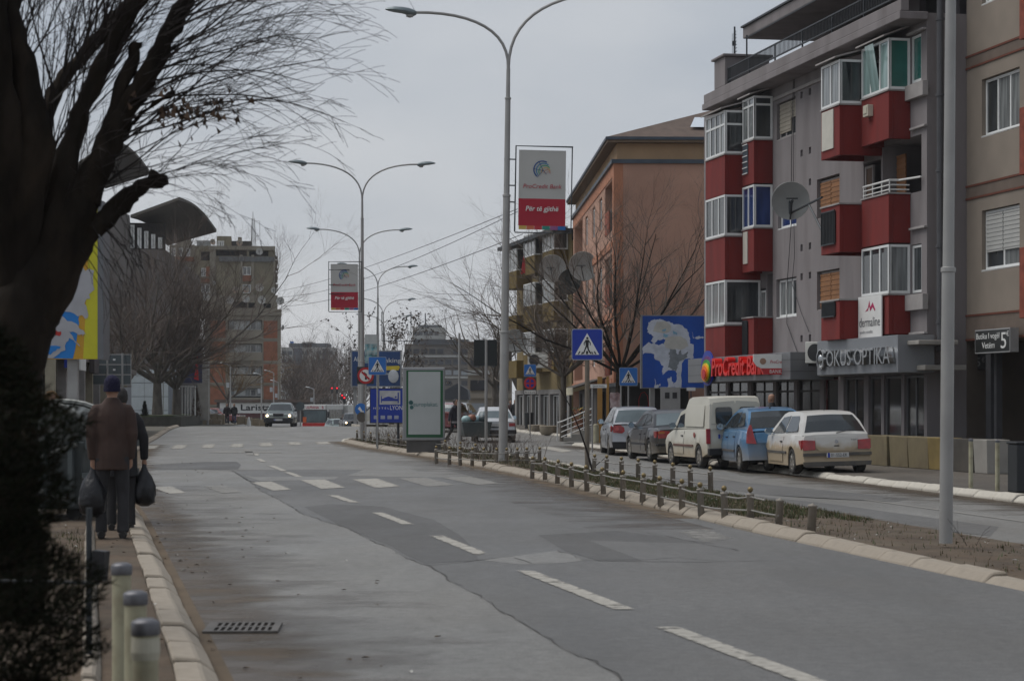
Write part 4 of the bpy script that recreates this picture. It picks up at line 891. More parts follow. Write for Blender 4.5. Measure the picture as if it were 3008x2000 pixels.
for a in range(3):
    c, s = math.cos(a * 2.09), math.sin(a * 2.09); m.tube([(c * .42, s * .42, 0), (c * .2, s * .2, hm * .82)], .035, 4)
for k in range(26):
    z = hm * .82 * k / 26; z2 = hm * .82 * (k + 1) / 26; r0 = .42 - .22 * k / 26
    for a in range(3):
        c, s = math.cos(a * 2.09), math.sin(a * 2.09); c2, s2 = math.cos((a + 1) * 2.09), math.sin((a + 1) * 2.09); m.tube([(c * r0, s * r0, z), (c2 * r0, s2 * r0, z2)], .022, 3)
m.tube([(0, 0, hm * .8), (0, 0, hm)], .04, 4); m.tube([(.9, 0, hm * .35), (.9, 0, hm * .75)], .03, 4); m.tube([(.3, 0, hm * .75), (.9, 0, hm * .75)], .025, 4); m.tube([(.35, 0, hm * .35), (.9, 0, hm * .35)], .025, 4); m.build('lattice', galv, o)
d_white = M('white_dish', (.5, .5, .48), .5, var=.08, dirt=(.3, .26, .2), damt=.3); d_rust = M('rusty_dish', (.4, .36, .31), .6, var=.2, scale=1.2, dirt=(.33, .12, .04), damt=.7, dscale=.8)
zone = lambda zx, zy: ('on the topmost ledge' if zy < 300 else 'on the upper terrace edge' if zy < 510 else 'on the lower terrace wall')
for i, (zx, zy, r, y) in enumerate(((135, 545, 32, -.8), (328, 570, 30, -.8), (457, 557, 31, -.8), (585, 565, 33, -.8), (736, 572, 33, -.8), (372, 482, 28, -.4), (458, 480, 27, -.4), (566, 462, 33, -.4), (685, 484, 26, -.4), (566, 165, 28, .2), (403, 88, 26, 1.6), (185, 82, 25, 1.6), (195, 425, 17, .3), (757, 783, 24, 3.0))):
    lab = ['cream dish at the tree end of the lower terrace wall', 'off white dish half way along the lower terrace wall', 'white dish under the window column on the lower terrace wall', 'white dish above the dark opening on the lower terrace wall', 'white dish standing clear of the corner of the lower terrace', 'orange streaked dish on the upper terrace edge', 'rust marked dish in front of the lower bedroom window', 'largest white dish on the upper terrace edge', 'white dish at the sky side corner of the upper terrace', 'white dish over the topmost ledge of the tower', 'rusty round dish on the tower roof by the mast', 'dark rusty dish on the tower roof by the pale hut', 'small dish on the shaded side of the upper block', 'dish fixed to the sky side edge below the terrace'][i]
    dish('satellite_dish', lab, tloc(tx(zx), y, tz(zy)), r / 2.8 / KT, R([-12, 8, 5, -8, 4, 15, -5, 3, -10, 0, 12, -25, 10, 70][i]), 12, d_rust if i in (5, 6, 10, 11) else d_white, 'dishes on the tower', parts=True)
# cafe at its foot
cf = thing('cafe', 'low cafe with a long white sign board at the foot of the tower', 'building', tuple(W(700, 1184, 262)), 0); cz = gz(-30, 262) - H
m = MB(); m.box(-2.6, 8.5, 0, 8, cz, .1 - .0); m.build('wall', M('cafe_wall', (.07, .06, .055), .8, var=.2), cf)
m = MB(); m.box(-2.2, 5.6, -.25, -.02, -1.2, .05); m.build('sign_board', sign_white, cf)
m = MB(); m.box(-2.2, 5.6, -.27, -.02, -1.75, -1.22); m.build('sign_board', M('maroon_board', (.08, .02, .02), .5), cf)
txt('Larista', 3.6, .7, sign_black, cf, (2.1, -.27, -.85), .01, bold=.02); txt('Larista', 1.4, .26, sign_white, cf, (.2, -.29, -1.6), .01)
m = MB(); m.box(-2.8, 8.7, -.6, 8.2, .1, .45); m.build('roof', roof_brown, cf)
# ------------------------------------------------------------------ theatre with sail roofs
sail = M('sail_roof_soffit', (.105, .094, .08), .75, .1, var=.08, scale=.3, stretch=(1, 1, 1)); th_wall = M('theatre_panel', (.165, .15, .143), .85, .1, var=.1, scale=.5)
KH = F / 165.0
hx = lambda px: (px - CX) / KH
hz = lambda py: H + (HY - py) / KH
HR = Matrix.Rotation(R(9.6), 4, 'Z'); HP = Vector((-23.7, 165, 0)) - HR @ Vector((-23.7, 0, 0))
th = thing('theatre', 'grey theatre with upswept sail shaped roofs behind the bare trees', 'building', tuple(HP), R(9.6))
HI = (Matrix.Translation(HP) @ HR).inverted(); hp = lambda px, py, dy: HI @ W(px, py, 165 + dy)
prof = [(hx(150), hz(535)), (hx(285), hz(553)), (hx(300), hz(592)), (hx(384), hz(636)), (hx(384), hz(733)), (hx(488), hz(736)), (hx(540), hz(775)), (hx(588), hz(815)), (hx(586), 0), (hx(150), 0)]
m = MB(); m.plate(prof, 0, 18); m.build('wall', th_wall, th)
m = MB(); m.box(hx(384) + .01, hx(488), .8, 14, hz(733), hz(655)); m.build('clerestory_wall', interior, th)
for i in range(5):
    a = 386 + i * 20; window(th, hx(a), hz(731), hx(a + 12) - hx(a), hz(662 + i * 9) - hz(731), .3, 0, 1, pvc, glass_grey, t=.14)
def sail_roof(name, A0, A1, B0, B1, sag, y0, y1):
    """a curved blade: near edge A0-A1, far edge B0-B1, with thickness"""
    vs = []; n = 12; K = 8
    for k in range(2):
        for j in range(n + 1):
            for i in range(K + 1):
                u, v = i / K, j / n
                p = Vector(A0).lerp(Vector(A1), v); q = Vector(B0).lerp(Vector(B1), v); r = p.lerp(q, u)
                r.z += sag * math.sin(PI * v) + k * .22; vs.append(r)
    N = (n + 1) * (K + 1); fs = []
    for j in range(n):
        for i in range(K):
            a = j * (K + 1) + i; fs += [(a, a + K + 1, a + K + 2, a + 1), (N + a, N + a + 1, N + a + K + 2, N + a + K + 1)]
    for j in range(n):
        for i in (0, K): a = j * (K + 1) + i; fs.append((a, a + K + 1, N + a + K + 1, N + a) if i else (a + K + 1, a, N + a, N + a + K + 1))
    for i in range(K):
        for j in (0, n): a = j * (K + 1) + i; fs.append((a + 1, a, N + a, N + a + 1) if j else (a, a + 1, N + a + 1, N + a))
    m = MB(); m.add(vs, fs); o = m.build(name, sail, th, smooth=False); return o
sail_roof('sail_roof', hp(383, 640, -2), hp(491, 722, 11), hp(526, 588, -4), hp(636, 682, 9), .5, 0, 0)
sail_roof('sail_roof', hp(190, 512, -2), hp(310, 555, 11), hp(330, 418, -4), hp(442, 512, 9), .5, 0, 0)
m = MB(); m.box(hx(560), hx(588), -.4, -.02, .0, hz(1000)); m.build('buttress', th_wall, th)
pv = thing('pavilion', 'white panelled glass pavilion behind the two bare tree trunks', 'building', tuple(W(430, 1184, 158)), 0)
kz = F / 158
m = MB(); m.box(-1.9, 1.6, 0, 5, -1.6, (1184 - 1085) / kz); m.build('wall', M('pavilion_seam', (.25, .27, .3), .7, var=.05), pv)
for i in range(4):
    for j in range(2):
        q = MB(); q.box(-1.88 + j * 1.75, -.16 + j * 1.75, -.04, -.003, -1.5 + i * 1.0, -.55 + i * 1.0); q.build('panel', M('translucent_panel', (.52, .56, .6), .35, var=.06), pv)
o = thing('banner', 'tall navy and red poster hung on the theatre corner', 'sign', tuple(W(570, 1085, 160)), 0)
m = MB(); m.box(-.95, .6, -.05, 0, -1.0, 1.5); m.build('sheet', M('navy_print', (.02, .022, .06), .6, var=.3), o); m = MB(); m.plate([(.0, -.7), (.35, -.8), (.25, 1.4), (.05, 1.0), (.15, .2)], -.06, -.052); m.build('stripe', sign_red, o)
o = thing('column', 'pale concrete column beside the navy poster', 'column', (*tuple(W(600, 1184, 162))[:2], gz(-23, 162) + .3), 0)
m = MB(); m.box(-.45, .35, -.4, .4, 0, 4.4); m.build('shaft', concrete, o); m = MB(); m.box(-1.5, -.5, 0, .3, 0, 2.6); m.build('glass_side', glass_dark, o)
# ------------------------------------------------------------------ shop row beyond the big tree
sd = Vector((-.125, 1)).normalized(); p0 = W(40, 1184, 66); srot = math.atan2(-(-sd.x), -sd.y)
sr_ = thing('shop_row', 'row of low shops with pillars and a flat canopy behind the big tree', 'building', (p0.x, p0.y, 0), math.atan2(sd.y, sd.x))
# local x runs away from the viewer along the fronts; fronts face the road at -y
m = MB(); hs = [(i * 4.2 + .5, i * 4.2 + 3.7, .35, 2.6, .5) for i in range(12)]
wall_holes(m, 0, 51, 0, 3.1, hs); m.add([(0, 0, 0), (0, 9, 0), (0, 9, 3.1), (0, 0, 3.1)], [(1, 0, 3, 2)]); m.build('wall', [M('shop_row_wall', (.17, .15, .125), .85, var=.2, scale=.5), interior], sr_)
m = MB(); m.box(-.3, 51, -1.3, 9, 3.1, 3.34); m.build('canopy', M('canopy_brown', (.12, .1, .085), .8, var=.15), sr_)
for i in range(12):
    window(sr_, i * 4.2 + .52, .37, 3.16, 2.2, .2, 0, 3, galv, [glass_grey, glass_dark, shopglass], t=.08, name='shop_window')
    m = MB(); m.box(i * 4.2 - .15, i * 4.2 + .2, -1.25, -.95, .1, 3.098); m.build('pillar', stone_trim if i % 2 else M('cream_pillar', (.3, .27, .2), .8, var=.15), sr_)
for i, (a, mt) in enumerate(((2.5, sign_blue), (7, sign_white), (14, M('dark_shop_sign', (.05, .04, .04), .6, var=.1)))):
    q = MB(); q.box(a, a + 2.6, -1.5, -1.31, 2.72, 3.3); q.build('shop_sign', mt, sr_)
# ------------------------------------------------------------------ far blocks of flats beyond the dip
def far_block(name, label, px0, px1, pytop, Y, rows, cols, wall, win, step=0, dark=(), group='far blocks of flats', base=-9, h3=None):
    k = F / Y; w = (px1 - px0) / k; ztop = H + (HY - pytop) / k
    o = thing(name, label, 'building', ((px0 - CX) / k, Y, 0), 0, group)
    m = MB(); m.box(0, w, 0, 14, base, ztop); m.build('wall', wall, o)
    h = (ztop - .8) / rows if h3 is None else h3
    for r in range(rows):
        z = ztop - .6 - (r + 1) * h
        for c in range(cols):
            if (c + r * 7) % 11 == 5: continue
            q = MB(); a = w * (c + .12) / cols; b_ = w * (c + .88) / cols; q.box(a, b_, -.15, .01, z + h * .35, z + h * .8); q.build('window', win[(c * 3 + r) % len(win)], o)
        q = MB(); q.box(0, w, -.3, -.155, z + h * .02, z + h * .22); q.build('floor_band', wall if r % 2 else MATS['far_band'], o)
    return o
far_w = M('far_pale_wall', (.33, .33, .31), .9, var=.12, scale=.15); M('far_band', (.37, .37, .355), .9, var=.1); far_d = M('far_brown_wall', (.17, .15, .13), .9, var=.15, scale=.15)
fw = [M('far_window', (.06, .065, .075), .3, var=.2), M('far_window_dark', (.035, .035, .04), .3, var=.2), M('far_window_light', (.28, .3, .32), .4, var=.1)]
fbk = far_block('apartment_block', 'pale far block of flats with dark roof storey beyond the bare wood', 826, 980, 1020, 640, 7, 9, far_w, fw)
KF = F / 640
for a, b, t, mt in ((22, 138, 1008, M('far_dark_roof', (.09, .1, .11), .8, var=.2)), (60, 90, 1004, far_w), (36, 62, 1022, M('far_dark_strip', (.08, .085, .1), .7, var=.2)), (122, 137, 1024, MATS['far_dark_strip'])):
    m = MB(); z1 = H + (HY - t) / KF
    if t < 1015: m.box(a / KF, b / KF, 1, 12, H + (HY - 1021) / KF, z1); m.build('roof_house', mt, fbk)
    else: m.box(a / KF, b / KF, -.5, -.31, -3, z1); m.build('stair_strip', mt, fbk)
m = MB(); m.box(24 / KF, 33 / KF, 2, 5, H + (HY - 1008) / KF, H + (HY - 1002) / KF); m.build('roof_box', sign_blue_light, fbk)
fb2 = far_block('apartment_block', 'pale flat topped tower block rising behind the brown block', 1212, 1306, 962, 700, 5, 6, far_w, fw, h3=2.9)
m = MB(); k7 = F / 700; m.box(16 / k7, 84 / k7, 1, 10, H + (HY - 962) / k7, H + (HY - 954) / k7); m.build('roof_house', MATS['far_dark_roof'], fb2)
m = MB(); m.tube([(36 / k7, 4, H + (HY - 954) / k7), (36 / k7, 4, H + (HY - 918) / k7)], .2, 5); m.build('aerial', dark_steel, fb2)
fb3 = far_block('apartment_block', 'brown far block of flats with a slate roof and many balconies', 1188, 1376, 1010, 430, 6, 8, far_d, [fw[1], fw[0], MATS['far_window_light']])
k4 = F / 430; m = MB(); m.box(30 / k4, 188 / k4, -.6, 14, H + (HY - 1012) / k4, H + (HY - 997) / k4); m.build('roof', M('slate_roof', (.075, .078, .085), .8, var=.1), fb3)
fb4 = far_block('house', 'beige plastered house with few windows beside the dark sign back', 1374, 1504, 1012, 165, 3, 2, M('beige_far_wall', (.27, .235, .19), .9, var=.1, scale=.4), fw, base=-1)
m = MB(); k5 = F / 165; m.box(-.3, 130 / k5 + .3, -.4, 14, H + (HY - 1012) / k5, H + (HY - 1004) / k5); m.build('roof', roof_brown, fb4)
o = thing('house', 'low house with a dark gabled roof behind the walking man', 'building', tuple(W(1340, 1184, 150)), 0)
kk = F / 150; m = MB(); m.box(-38 / kk, 32 / kk, 0, 6, -1.6, 10 / kk); m.build('wall', M('white_house_wall', (.42, .42, .4), .85, var=.08), o)
m = MB(); m.plate([(-44 / kk, 10 / kk), (38 / kk, 10 / kk), (34 / kk, 40 / kk), (4 / kk, 58 / kk), (-44 / kk, 32 / kk)], -.4, 6.4); m.build('roof', M('dark_tin_roof', (.06, .065, .075), .6, var=.1), o)
# cables over the street
def wire(label, a, b, sag, r=.02):
    o = thing('overhead_cable', label, 'cable', (0, 0, 0), 0, 'cables strung over the street'); m = MB()
    m.tube([a.lerp(b, t / 16) - Vector((0, 0, sag * 4 * (t / 16) * (1 - t / 16))) for t in range(17)], r, 4); m.build('strand', cable_m, o)
wire('uppermost of the overhead cables running from the mustard block to the tower', W(1520, 614, 106), W(826, 854, 277), .5, .018)
wire('second overhead cable just under the uppermost one', W(1520, 622, 106), W(826, 872, 277), 1.0, .018)
wire('lower thicker overhead cable passing behind the bank banner', W(1535, 688, 108), W(826, 900, 277), .8, .02)
wire('thin cable dropping steeply from the tower corner', W(826, 880, 276), W(960, 1010, 300), .6, .014)
wire('faint thin cable from the tower terrace to the far trees', W(840, 905, 276), W(1080, 1010, 320), 1.0, .012)
# ------------------------------------------------------------------ lamp posts
pole_m = galv
lampcap = M('lamp_housing', (.16, .19, .2), .4, .4, var=.08); lampglass = M('lamp_glass', (.25, .25, .24), .3, var=.05)
def lamp(label, loc, group, hl=10.45, lean=0.0, arms=(0.0, 0.0), z0=0.0, rot=0.0, reach=2.45, thick=1.0):
    o = thing('street_lamp', label, 'street lamp', loc, rot, group)
    hs = hl - 1.7
    m = MB(); m.lathe([(.13 * thick, z0), (.125 * thick, hs * .33), (.145 * thick, hs * .331), (.145 * thick, hs * .336), (.11 * thick, hs * .337), (.1 * thick, hs * .68), (.115 * thick, hs * .681), (.115 * thick, hs * .686), (.085 * thick, hs * .687), (.075 * thick, hs * .93), (.09 * thick, hs * .931), (.09 * thick, hs * .935), (.06 * thick, hs * .936), (.055 * thick, hs + .1)], 14); m.build('pole', pole_m, o, smooth=True, bevel=0)
    for s, dz in ((-1, arms[0]), (1, arms[1])):
        pts = [(0, 0, hs - .3)]
        for i in range(13):
            t = i / 12; x = reach * (1 - math.cos(t * PI / 2)) * .55 + reach * .45 * t ** 2.2; z = hs + (hl - hs) * math.sin(t * PI / 2) ** .8 + dz * t
            pts.append((s * x, 0, z))
        q = MB(); q.tube(pts, .042 * thick, 8); a = q.build('arm', pole_m, o, smooth=True)
        ex, ez = pts[-1][0], pts[-1][2]
        h = MB()
        rings = []
        for t, w, up, dn in ((0, .05, .03, .06), (.1, .09, .07, .11), (.25, .12, .1, .1), (.45, .15, .11, .06), (.7, .15, .1, .05), (.9, .1, .06, .03), (1, .03, .02, .01)):
            x = ex + s * (t * .8 - .05); rg = []
            for k in range(12):
                an = 2 * PI * k / 12; rg.append((x, w * math.cos(an), ez + .05 * t + (up if math.sin(an) > 0 else dn) * math.sin(an)))
            rings.append(rg if s > 0 else rg[::-1])
        h.rings(rings); hd = h.build('lamp_head', lampcap, o, smooth=True)
        g = MB(); g.lathe([(.1, -.0), (.09, -.05), (.02, -.07)], 12, (ex + s * .12, 0, ez - .07)); g.build('lamp_glass', lampglass, a)
    return o
G1 = 'double armed street lamps along the median'
p = G(2178 * 1.2757, 1246 * 1.2757, .1); kx = F / p.y
o = lamp('nearest grey lamp post, thick and rust scarred, rising out of the frame', (p.x, p.y, .08), G1, 10.6, thick=.56, z0=.0); o.rotation_euler = (0, R(.55), R(11))
m = MB()
for a, z, r in ((2.5, 3.35, .06), (2.2, 6.2, .04)):
    for k in range(5): m.add([(.137 * math.cos(a + k * .12 + q) * .56, .137 * math.sin(a + k * .12 + q) * .56, z + dz + .03 * k) for q, dz in ((4.3 - .05, 0), (4.3 + .1, 0), (4.3 + .1, .05), (4.3 - .05, .05))], [(0, 1, 2, 3)])
m.build('rust_streak', M('rust', (.14, .06, .025), .9, var=.3), o)
p = G(1158 * 1.2757, 1062 * 1.2757, .1)
o = lamp('tall lamp post carrying the nearer bank banner above the shrubs', (p.x, p.y, .08), G1, 11.75, arms=(-.25, .45), thick=.92, rot=R(8)); o.rotation_euler = (0, R(.8), R(8)); LAMP1 = Vector((p.x, p.y, 0))
for lab, px, Y, py in (('lamp post at the tip of the median behind the round red sign', 1064, 94.6, 478), ('lamp post just behind the one at the median tip', 1056, 131, 672), ('thin lamp post with one head turned edge on, beyond the crest', 1110, 157, 778), ('distant lamp post beyond the crest, seen beside the torn poster', 1126, 192, 876), ('farthest and smallest double armed lamp post down the hill', 1130, 220, 925)):
    x = (px - CX) / F * Y; zt = H + (HY - py) / F * Y; zg = gz(x, Y) - .05
    lamp(lab, (x, Y, zg), G1, zt - zg - .05, rot=R(6) if Y < 150 else R(28), thick=.85)
G2 = 'single armed street lamps near the tower'
for lab, px, py, Y in (('single lamp in front of the theatre column', 610, 1055, 175), ('single lamp behind the two strolling men', 677, 1073, 215), ('single lamp over the cafe sign', 768, 1101, 240), ('single lamp before the brick edge of the tower', 804, 1094, 235), ('small single lamp at the foot of the tower edge', 818, 1122, 262), ('smallest single lamp beside the wood', 838, 1151, 300), ('single lamp over the bus roof', 922, 1142, 262)):
    x = (px - CX) / F * Y; zt = H + (HY - py) / F * Y; zg = gz(x, Y) - .1
    o = thing('street_lamp', lab, 'street lamp', (x, Y, zg), 0, G2); h = zt - zg
    m = MB(); m.lathe([(.1, 0), (.07, h * .6), (.06, h)], 8); m.build('pole', galv, o)
    m = MB(); m.tube([(0, 0, h - .05), (-.3, 0, h + .08), (-.5, 0, h + .14)], .04, 6); m.rings([[(-.45 - t * .55, w * math.cos(a * 1.047), h + .14 + t * .1 + .07 * math.sin(a * 1.047)) for a in range(6)] for t, w in ((0, .06), (.3, .16), (.8, .14), (1, .03))]); m.build('lamp_head', M('pale_lamp_head', (.4, .42, .43), .4, .2, var=.05), o)
    m = MB(); m.box(-.42, -.12, -.02, .02, h * .62, h * .62 + .5); m.build('notice_plate', M('pale_plate', (.4, .42, .44), .5, var=.05), o)

# ------------------------------------------------------------------ bank banners on frames
b_grey = M('banner_grey', (.43, .425, .405), .7, var=.05, scale=.7, dirt=(.36, .35, .32), damt=.3, dscale=.8); b_red = M('banner_red', (.36, .016, .035), .65, var=.08, scale=.6)
bank_red = M('bank_letter_red', (.38, .03, .05), .6, var=0)
def bank_banner(label, loc, rotz, w, h, s):
    o = thing('street_banner', label, 'banner', loc, rotz, 'bank banners on lamp posts')
    f = MB(); r = .022
    f.tube([(0, 0, -.06), (0, 0, h + .1), (w + .2, 0, h + .1)], r, 6); f.tube([(w + .18, 0, h + .1), (w + .18, 0, -.08), (0, 0, -.08)], r * .8, 6)
    for z in (.7, h * .55, h - .25): f.tube([(0, 0, z), (-s, 0, z)], .018, 5)
    f.build('frame', dark_steel, o)
    n = 10; z1 = h * .39
    for nm, mt, a, b in (('cloth', b_grey, z1, h), ('cloth', b_red, .1, z1)):
        vs = []
        for j in range(n + 1):
            for i in range(9):
                u = i / 8; z = a + (b - a) * j / n; vs.append((.08 + (w - .06) * u + .01 * (1 - z / h), .018 * math.sin(u * 5 + z * 2.2) * (1 - .3 * z / h), z))
        m = MB(); m.add(vs, [(j * 9 + i, j * 9 + i + 1, j * 9 + i + 10, j * 9 + i + 9) for j in range(n) for i in range(8)]); m.build(nm, mt, o, smooth=True)
    for i, c in enumerate(((.5, .33, .08), (.5, .13, .06), (.42, .03, .04), (.02, .2, .16), (.25, .08, .2), (.02, .12, .35))):
        m = MB(); x = .1 + (w - .06) * i / 6; m.box(x, x + (w - .08) / 6 - .001, -.024, -.02, .0, .098); m.build('colour_strip', M('strip_colour_%d' % i, c, .6, var=0), o)
    cx = w * .54
    txt('ProCredit Bank', w * .78, h * .052, bank_red, o, (cx, -.03, h * .52), .002, .18)
    txt('Për të gjithë', w * .66, h * .06, sign_white, o, (cx, -.03, h * .235), .002, .18, bold=.012)
    cz, rr = h * .755, w * .185
    cols = [(.02, .07, .22), (.05, .2, .35), (.05, .3, .15), (.5, .33, .08), (.5, .14, .03), (.4, .03, .03)]
    for k, c in enumerate(cols):                 # the globe of arcs
        r1 = rr * (1 - k * .155); ox = rr * .13 * k; m = MB(); pts = []
        for i in range(15): t = R(60 + 170 * i / 14 - k * 12); pts.append((cx + ox + r1 * math.cos(t), cz - rr * .09 * k + r1 * math.sin(t)))
        inn = [(cx + ox + (x - cx - ox) * .87, cz - rr * .09 * k + (z - cz + rr * .09 * k) * .87) for x, z in pts]
        m.add([(x, -.03 - .001 * k, z) for x, z in pts + inn], [(i, i + 15, i + 16, i + 1) for i in range(14)]); m.build('logo_arc', M('logo_colour_%d' % k, c, .6, var=0), o)
    for t in (15, 75, 135): 
        m = MB(); a = R(t + 100); m.tube([(cx + rr * math.cos(a), -.033, cz + rr * math.sin(a)), (cx + rr * .1, -.033, cz - rr * .1), (cx + rr * .45, -.033, cz - rr * .5)], .006, 4); m.build('logo_arc', MATS['logo_colour_0'], o)
    return o
Y1 = LAMP1.y; k1 = F / Y1
z0 = H + (HY - 528 * 1.2757) / k1; hh = (528 - 345) * 1.2757 / k1; x0 = (1185 * 1.2757 - CX) / k1; ww = (1301 - 1187) * 1.2757 / k1
o = bank_banner('large grey and red bank banner on the tall lamp post', (x0, Y1, z0), R(3), ww, hh, .3); o.rotation_euler.y = R(1)
YB = 94.4; k2 = F / YB; z0 = H + (HY - 714 * 1.2757) / k2; hh = (714 - 608) * 1.2757 / k2; ww = 66 * 1.2757 / k2; x0 = (757 * 1.2757 - CX) / k2
bank_banner('smaller grey and red bank banner on the lamp post at the median tip', (x0, YB, z0), R(2), ww, hh, -.9)
o = thing('street_banner', 'empty dark banner frame under the smaller bank banner', 'banner', ((765 * 1.2757 - CX) / k2, YB + 36, H + (HY - 785 * 1.2757) / (F / (YB + 36))), 0)
m = MB(); m.tube([(0, 0, 1.75), (0, 0, 0), (1.75, 0, 0), (1.75, 0, 1.75)], .03, 5); m.build('frame', dark_steel, o)
Y3 = 120; k3 = F / Y3; o = thing('street_banner', 'narrow poster banner with turquoise flowers on the pole behind', 'banner', ((840 * 1.2757 - CX) / k3, Y3, H + (HY - 836 * 1.2757) / k3), 0)
ww, hh = 28 * 1.2757 / k3, 65 * 1.2757 / k3
m = MB(); m.box(0, ww, -.02, .02, 0, hh); m.build('cloth', M('flower_print', (.06, .22, .26), .6, var=.9, scale=3.5, dirt=(.45, .48, .46), damt=.95, dscale=4), o); m = MB(); m.box(0, ww, -.028, -.022, hh * .68, hh); m.build('cloth', M('pale_banner', (.42, .44, .43), .6), o); m = MB(); m.tube([(-.0, 0, hh), (ww, 0, hh), (ww, 0, hh + 1.0)], .025, 5); m.build('frame', dark_steel, o)

# ------------------------------------------------------------------ road signs
def post(o, h, r=.03, mat=None, x=0, y=.05): m = MB(); m.tube([(x, y, 0), (x, y, h)], r, 10); return m.build('post', mat or galv, o)
def crossing_plate(o, z, w, blue, y=0):
    m = MB(); m.plate(rrect(-w / 2, w / 2, z, z + w, w * .07), y - .004, y + .012); m.build('plate', M('sign_rim', (.3, .32, .36), .45, .2, var=.05), o)
    m = MB(); m.plate(rrect(-w * .475, w * .475, z + w * .025, z + w * .975, w * .06), y - .007, y - .0045); m.build('face', blue, o)
    q = lambda pts: [(a * w, z + b * w) for a, b in pts]
    m = MB(); m.plate(q([(-.385, .17), (.385, .17), (0, .86)]), y - .010, y - .0075); m.build('triangle', sign_white, o)
    g = MB(); yy = y - .0135
    g.plate(q(disc(.005, .7, .038, 14)), yy, yy + .003)
    for pts in ([(-.055, .645), (.055, .645), (.045, .45), (-.045, .45)], [(-.05, .64), (-.115, .54), (-.1, .47), (-.075, .475), (-.085, .53), (-.045, .59)], [(.05, .64), (.115, .55), (.115, .47), (.088, .475), (.085, .54), (.04, .59)],
                [(-.045, .45), (.01, .45), (-.055, .32), (-.1, .2), (-.145, .2), (-.095, .32)], [(-.01, .45), (.045, .45), (.06, .34), (.14, .215), (.13, .195), (.09, .2), (.015, .33)]): g.plate(q(pts), yy + .0002 * len(pts), yy + .003)
    for pts in ([(-.3, .19), (-.26, .19), (-.21, .28), (-.25, .28)], [(-.2, .19), (-.15, .19), (-.13, .26), (-.16, .26)], [(-.04, .19), (.03, .19), (.03, .29), (-.03, .29)], [(.16, .19), (.2, .19), (.16, .27), (.13, .27)], [(.25, .19), (.3, .19), (.25, .28), (.21, .28)]): g.plate(q(pts), yy, yy + .003)
    g.build('pictogram', sign_black, o)
GS = 'blue pedestrian crossing signs'
p = W(1352 * 1.2757, HY, 47.8); k = F / 47.8
o = thing('crossing_sign', 'largest blue pedestrian crossing sign, standing on the median behind a leaning sapling', 'road sign', (p.x, p.y, .1), R(-3), GS)
crossing_plate(o, H - .1 + (HY - 829 * 1.2757) / k, 72 * 1.2757 / k, sign_blue); post(o, 3.0, .055, M('rusty_post', (.17, .145, .115), .7, .3, var=.2))
for lab, px0, px1, pyb, Y, blue in (('blue pedestrian crossing sign overlapping the round red sign at the median tip', 1082, 1135, 1101, 71, sign_blue_light), ('blue pedestrian crossing sign beside the salmon wall, before the blue poster hoarding', 1819, 1873, 1133, 82, sign_blue_light)):
    k = F / Y; p = W((px0 + px1) / 2, HY, Y); o = thing('crossing_sign', lab, 'road sign', (p.x, p.y, .1), R(2), GS); z = H - .1 + (HY - pyb) / k; crossing_plate(o, z, (px1 - px0) / k, blue); post(o, z + .5, .03)
    if px0 > 1500: post(o, z + .2, .03, None, -.28)
Y = 101; k = F / Y; p = W(1557, HY, Y); o = thing('crossing_sign', 'blue pedestrian crossing sign stacked over a round no stopping sign', 'road sign', (p.x, p.y, .1), 0, GS); zz = H - .1 + (HY - 1106) / k
crossing_plate(o, zz, 36 / k, sign_blue_light); post(o, zz + .4, .03)
m = MB(); m.plate(disc(0, zz - 19.5 / k, 18 / k), -.02, -.008); m.build('no_stopping_disc', sign_red, o); m = MB()
for a in (45, 135, 225, 315): m.plate([((12.5 if abs(t) < 30 else 12) / k * math.cos(R(a + t)), zz - 19.5 / k + 12.5 / k * math.sin(R(a + t))) for t in (-33, -15, 0, 15, 33)] + [(3.5 / k * math.cos(R(a)), zz - 19.5 / k + 3.5 / k * math.sin(R(a)))], -.025, -.021)
m.build('no_stopping_field', sign_blue, o); m = MB(); m.plate(rrect(-17 / k, 17 / k, zz - 51 / k, zz - 40 / k, .02), -.02, -.008); m.build('notice_plate', sign_white, o); txt('Në të dy anët', 30 / k, 5 / k, sign_black, o, (0, -.024, zz - 48 / k), .001)
m = MB(); m.box(-19 / k, 19 / k, -.006, .01, zz - 53 / k, zz - 1 / k); m.build('backing', dark_steel, o)
# no turning sign, round arrow sign
Y = 84; k = F / Y; p = W(1074, HY, Y); o = thing('road_sign', 'round white sign with red ring and bar banning a turn, half behind the lamp post', 'road sign', (p.x, p.y, .1), 0); cz = H - .1 + (HY - 1103) / k
m = MB(); m.plate(rrect(-26 / k, 24 / k, cz - 25 / k, cz + 26 / k, .02), .0, .012); m.build('backing', M('dark_sign_board', (.03, .028, .028), .5), o)
m = MB(); m.plate(disc(0, cz, 24 / k), -.006, -.001); m.build('ring', sign_red, o); m = MB(); m.plate(disc(0, cz, 17.5 / k), -.011, -.0065); m.build('face', sign_white, o)
m = MB(); m.plate([(-2 / k, cz - 12 / k), (4 / k, cz - 12 / k), (4 / k, cz + 4 / k), (-4 / k, cz + 11 / k), (-9 / k, cz + 5 / k), (-2 / k, cz + 1 / k)], -.014, -.0115); m.build('arrow', sign_black, o)
m = MB(); m.plate([(-13.5 / k, cz + 9.5 / k), (-9.5 / k, cz + 13.5 / k), (13.5 / k, cz - 9.5 / k), (9.5 / k, cz - 13.5 / k)], -.018, -.0145); m.build('bar', sign_red, o); post(o, cz + .3, .03)
Y = 86; k = F / Y; p = W(1060, HY, Y); o = thing('road_sign', 'round blue sign with a white arrow low on the lamp post at the median tip', 'road sign', (p.x, p.y, .1), R(-8)); cz = H - .1 + (HY - 1202) / k
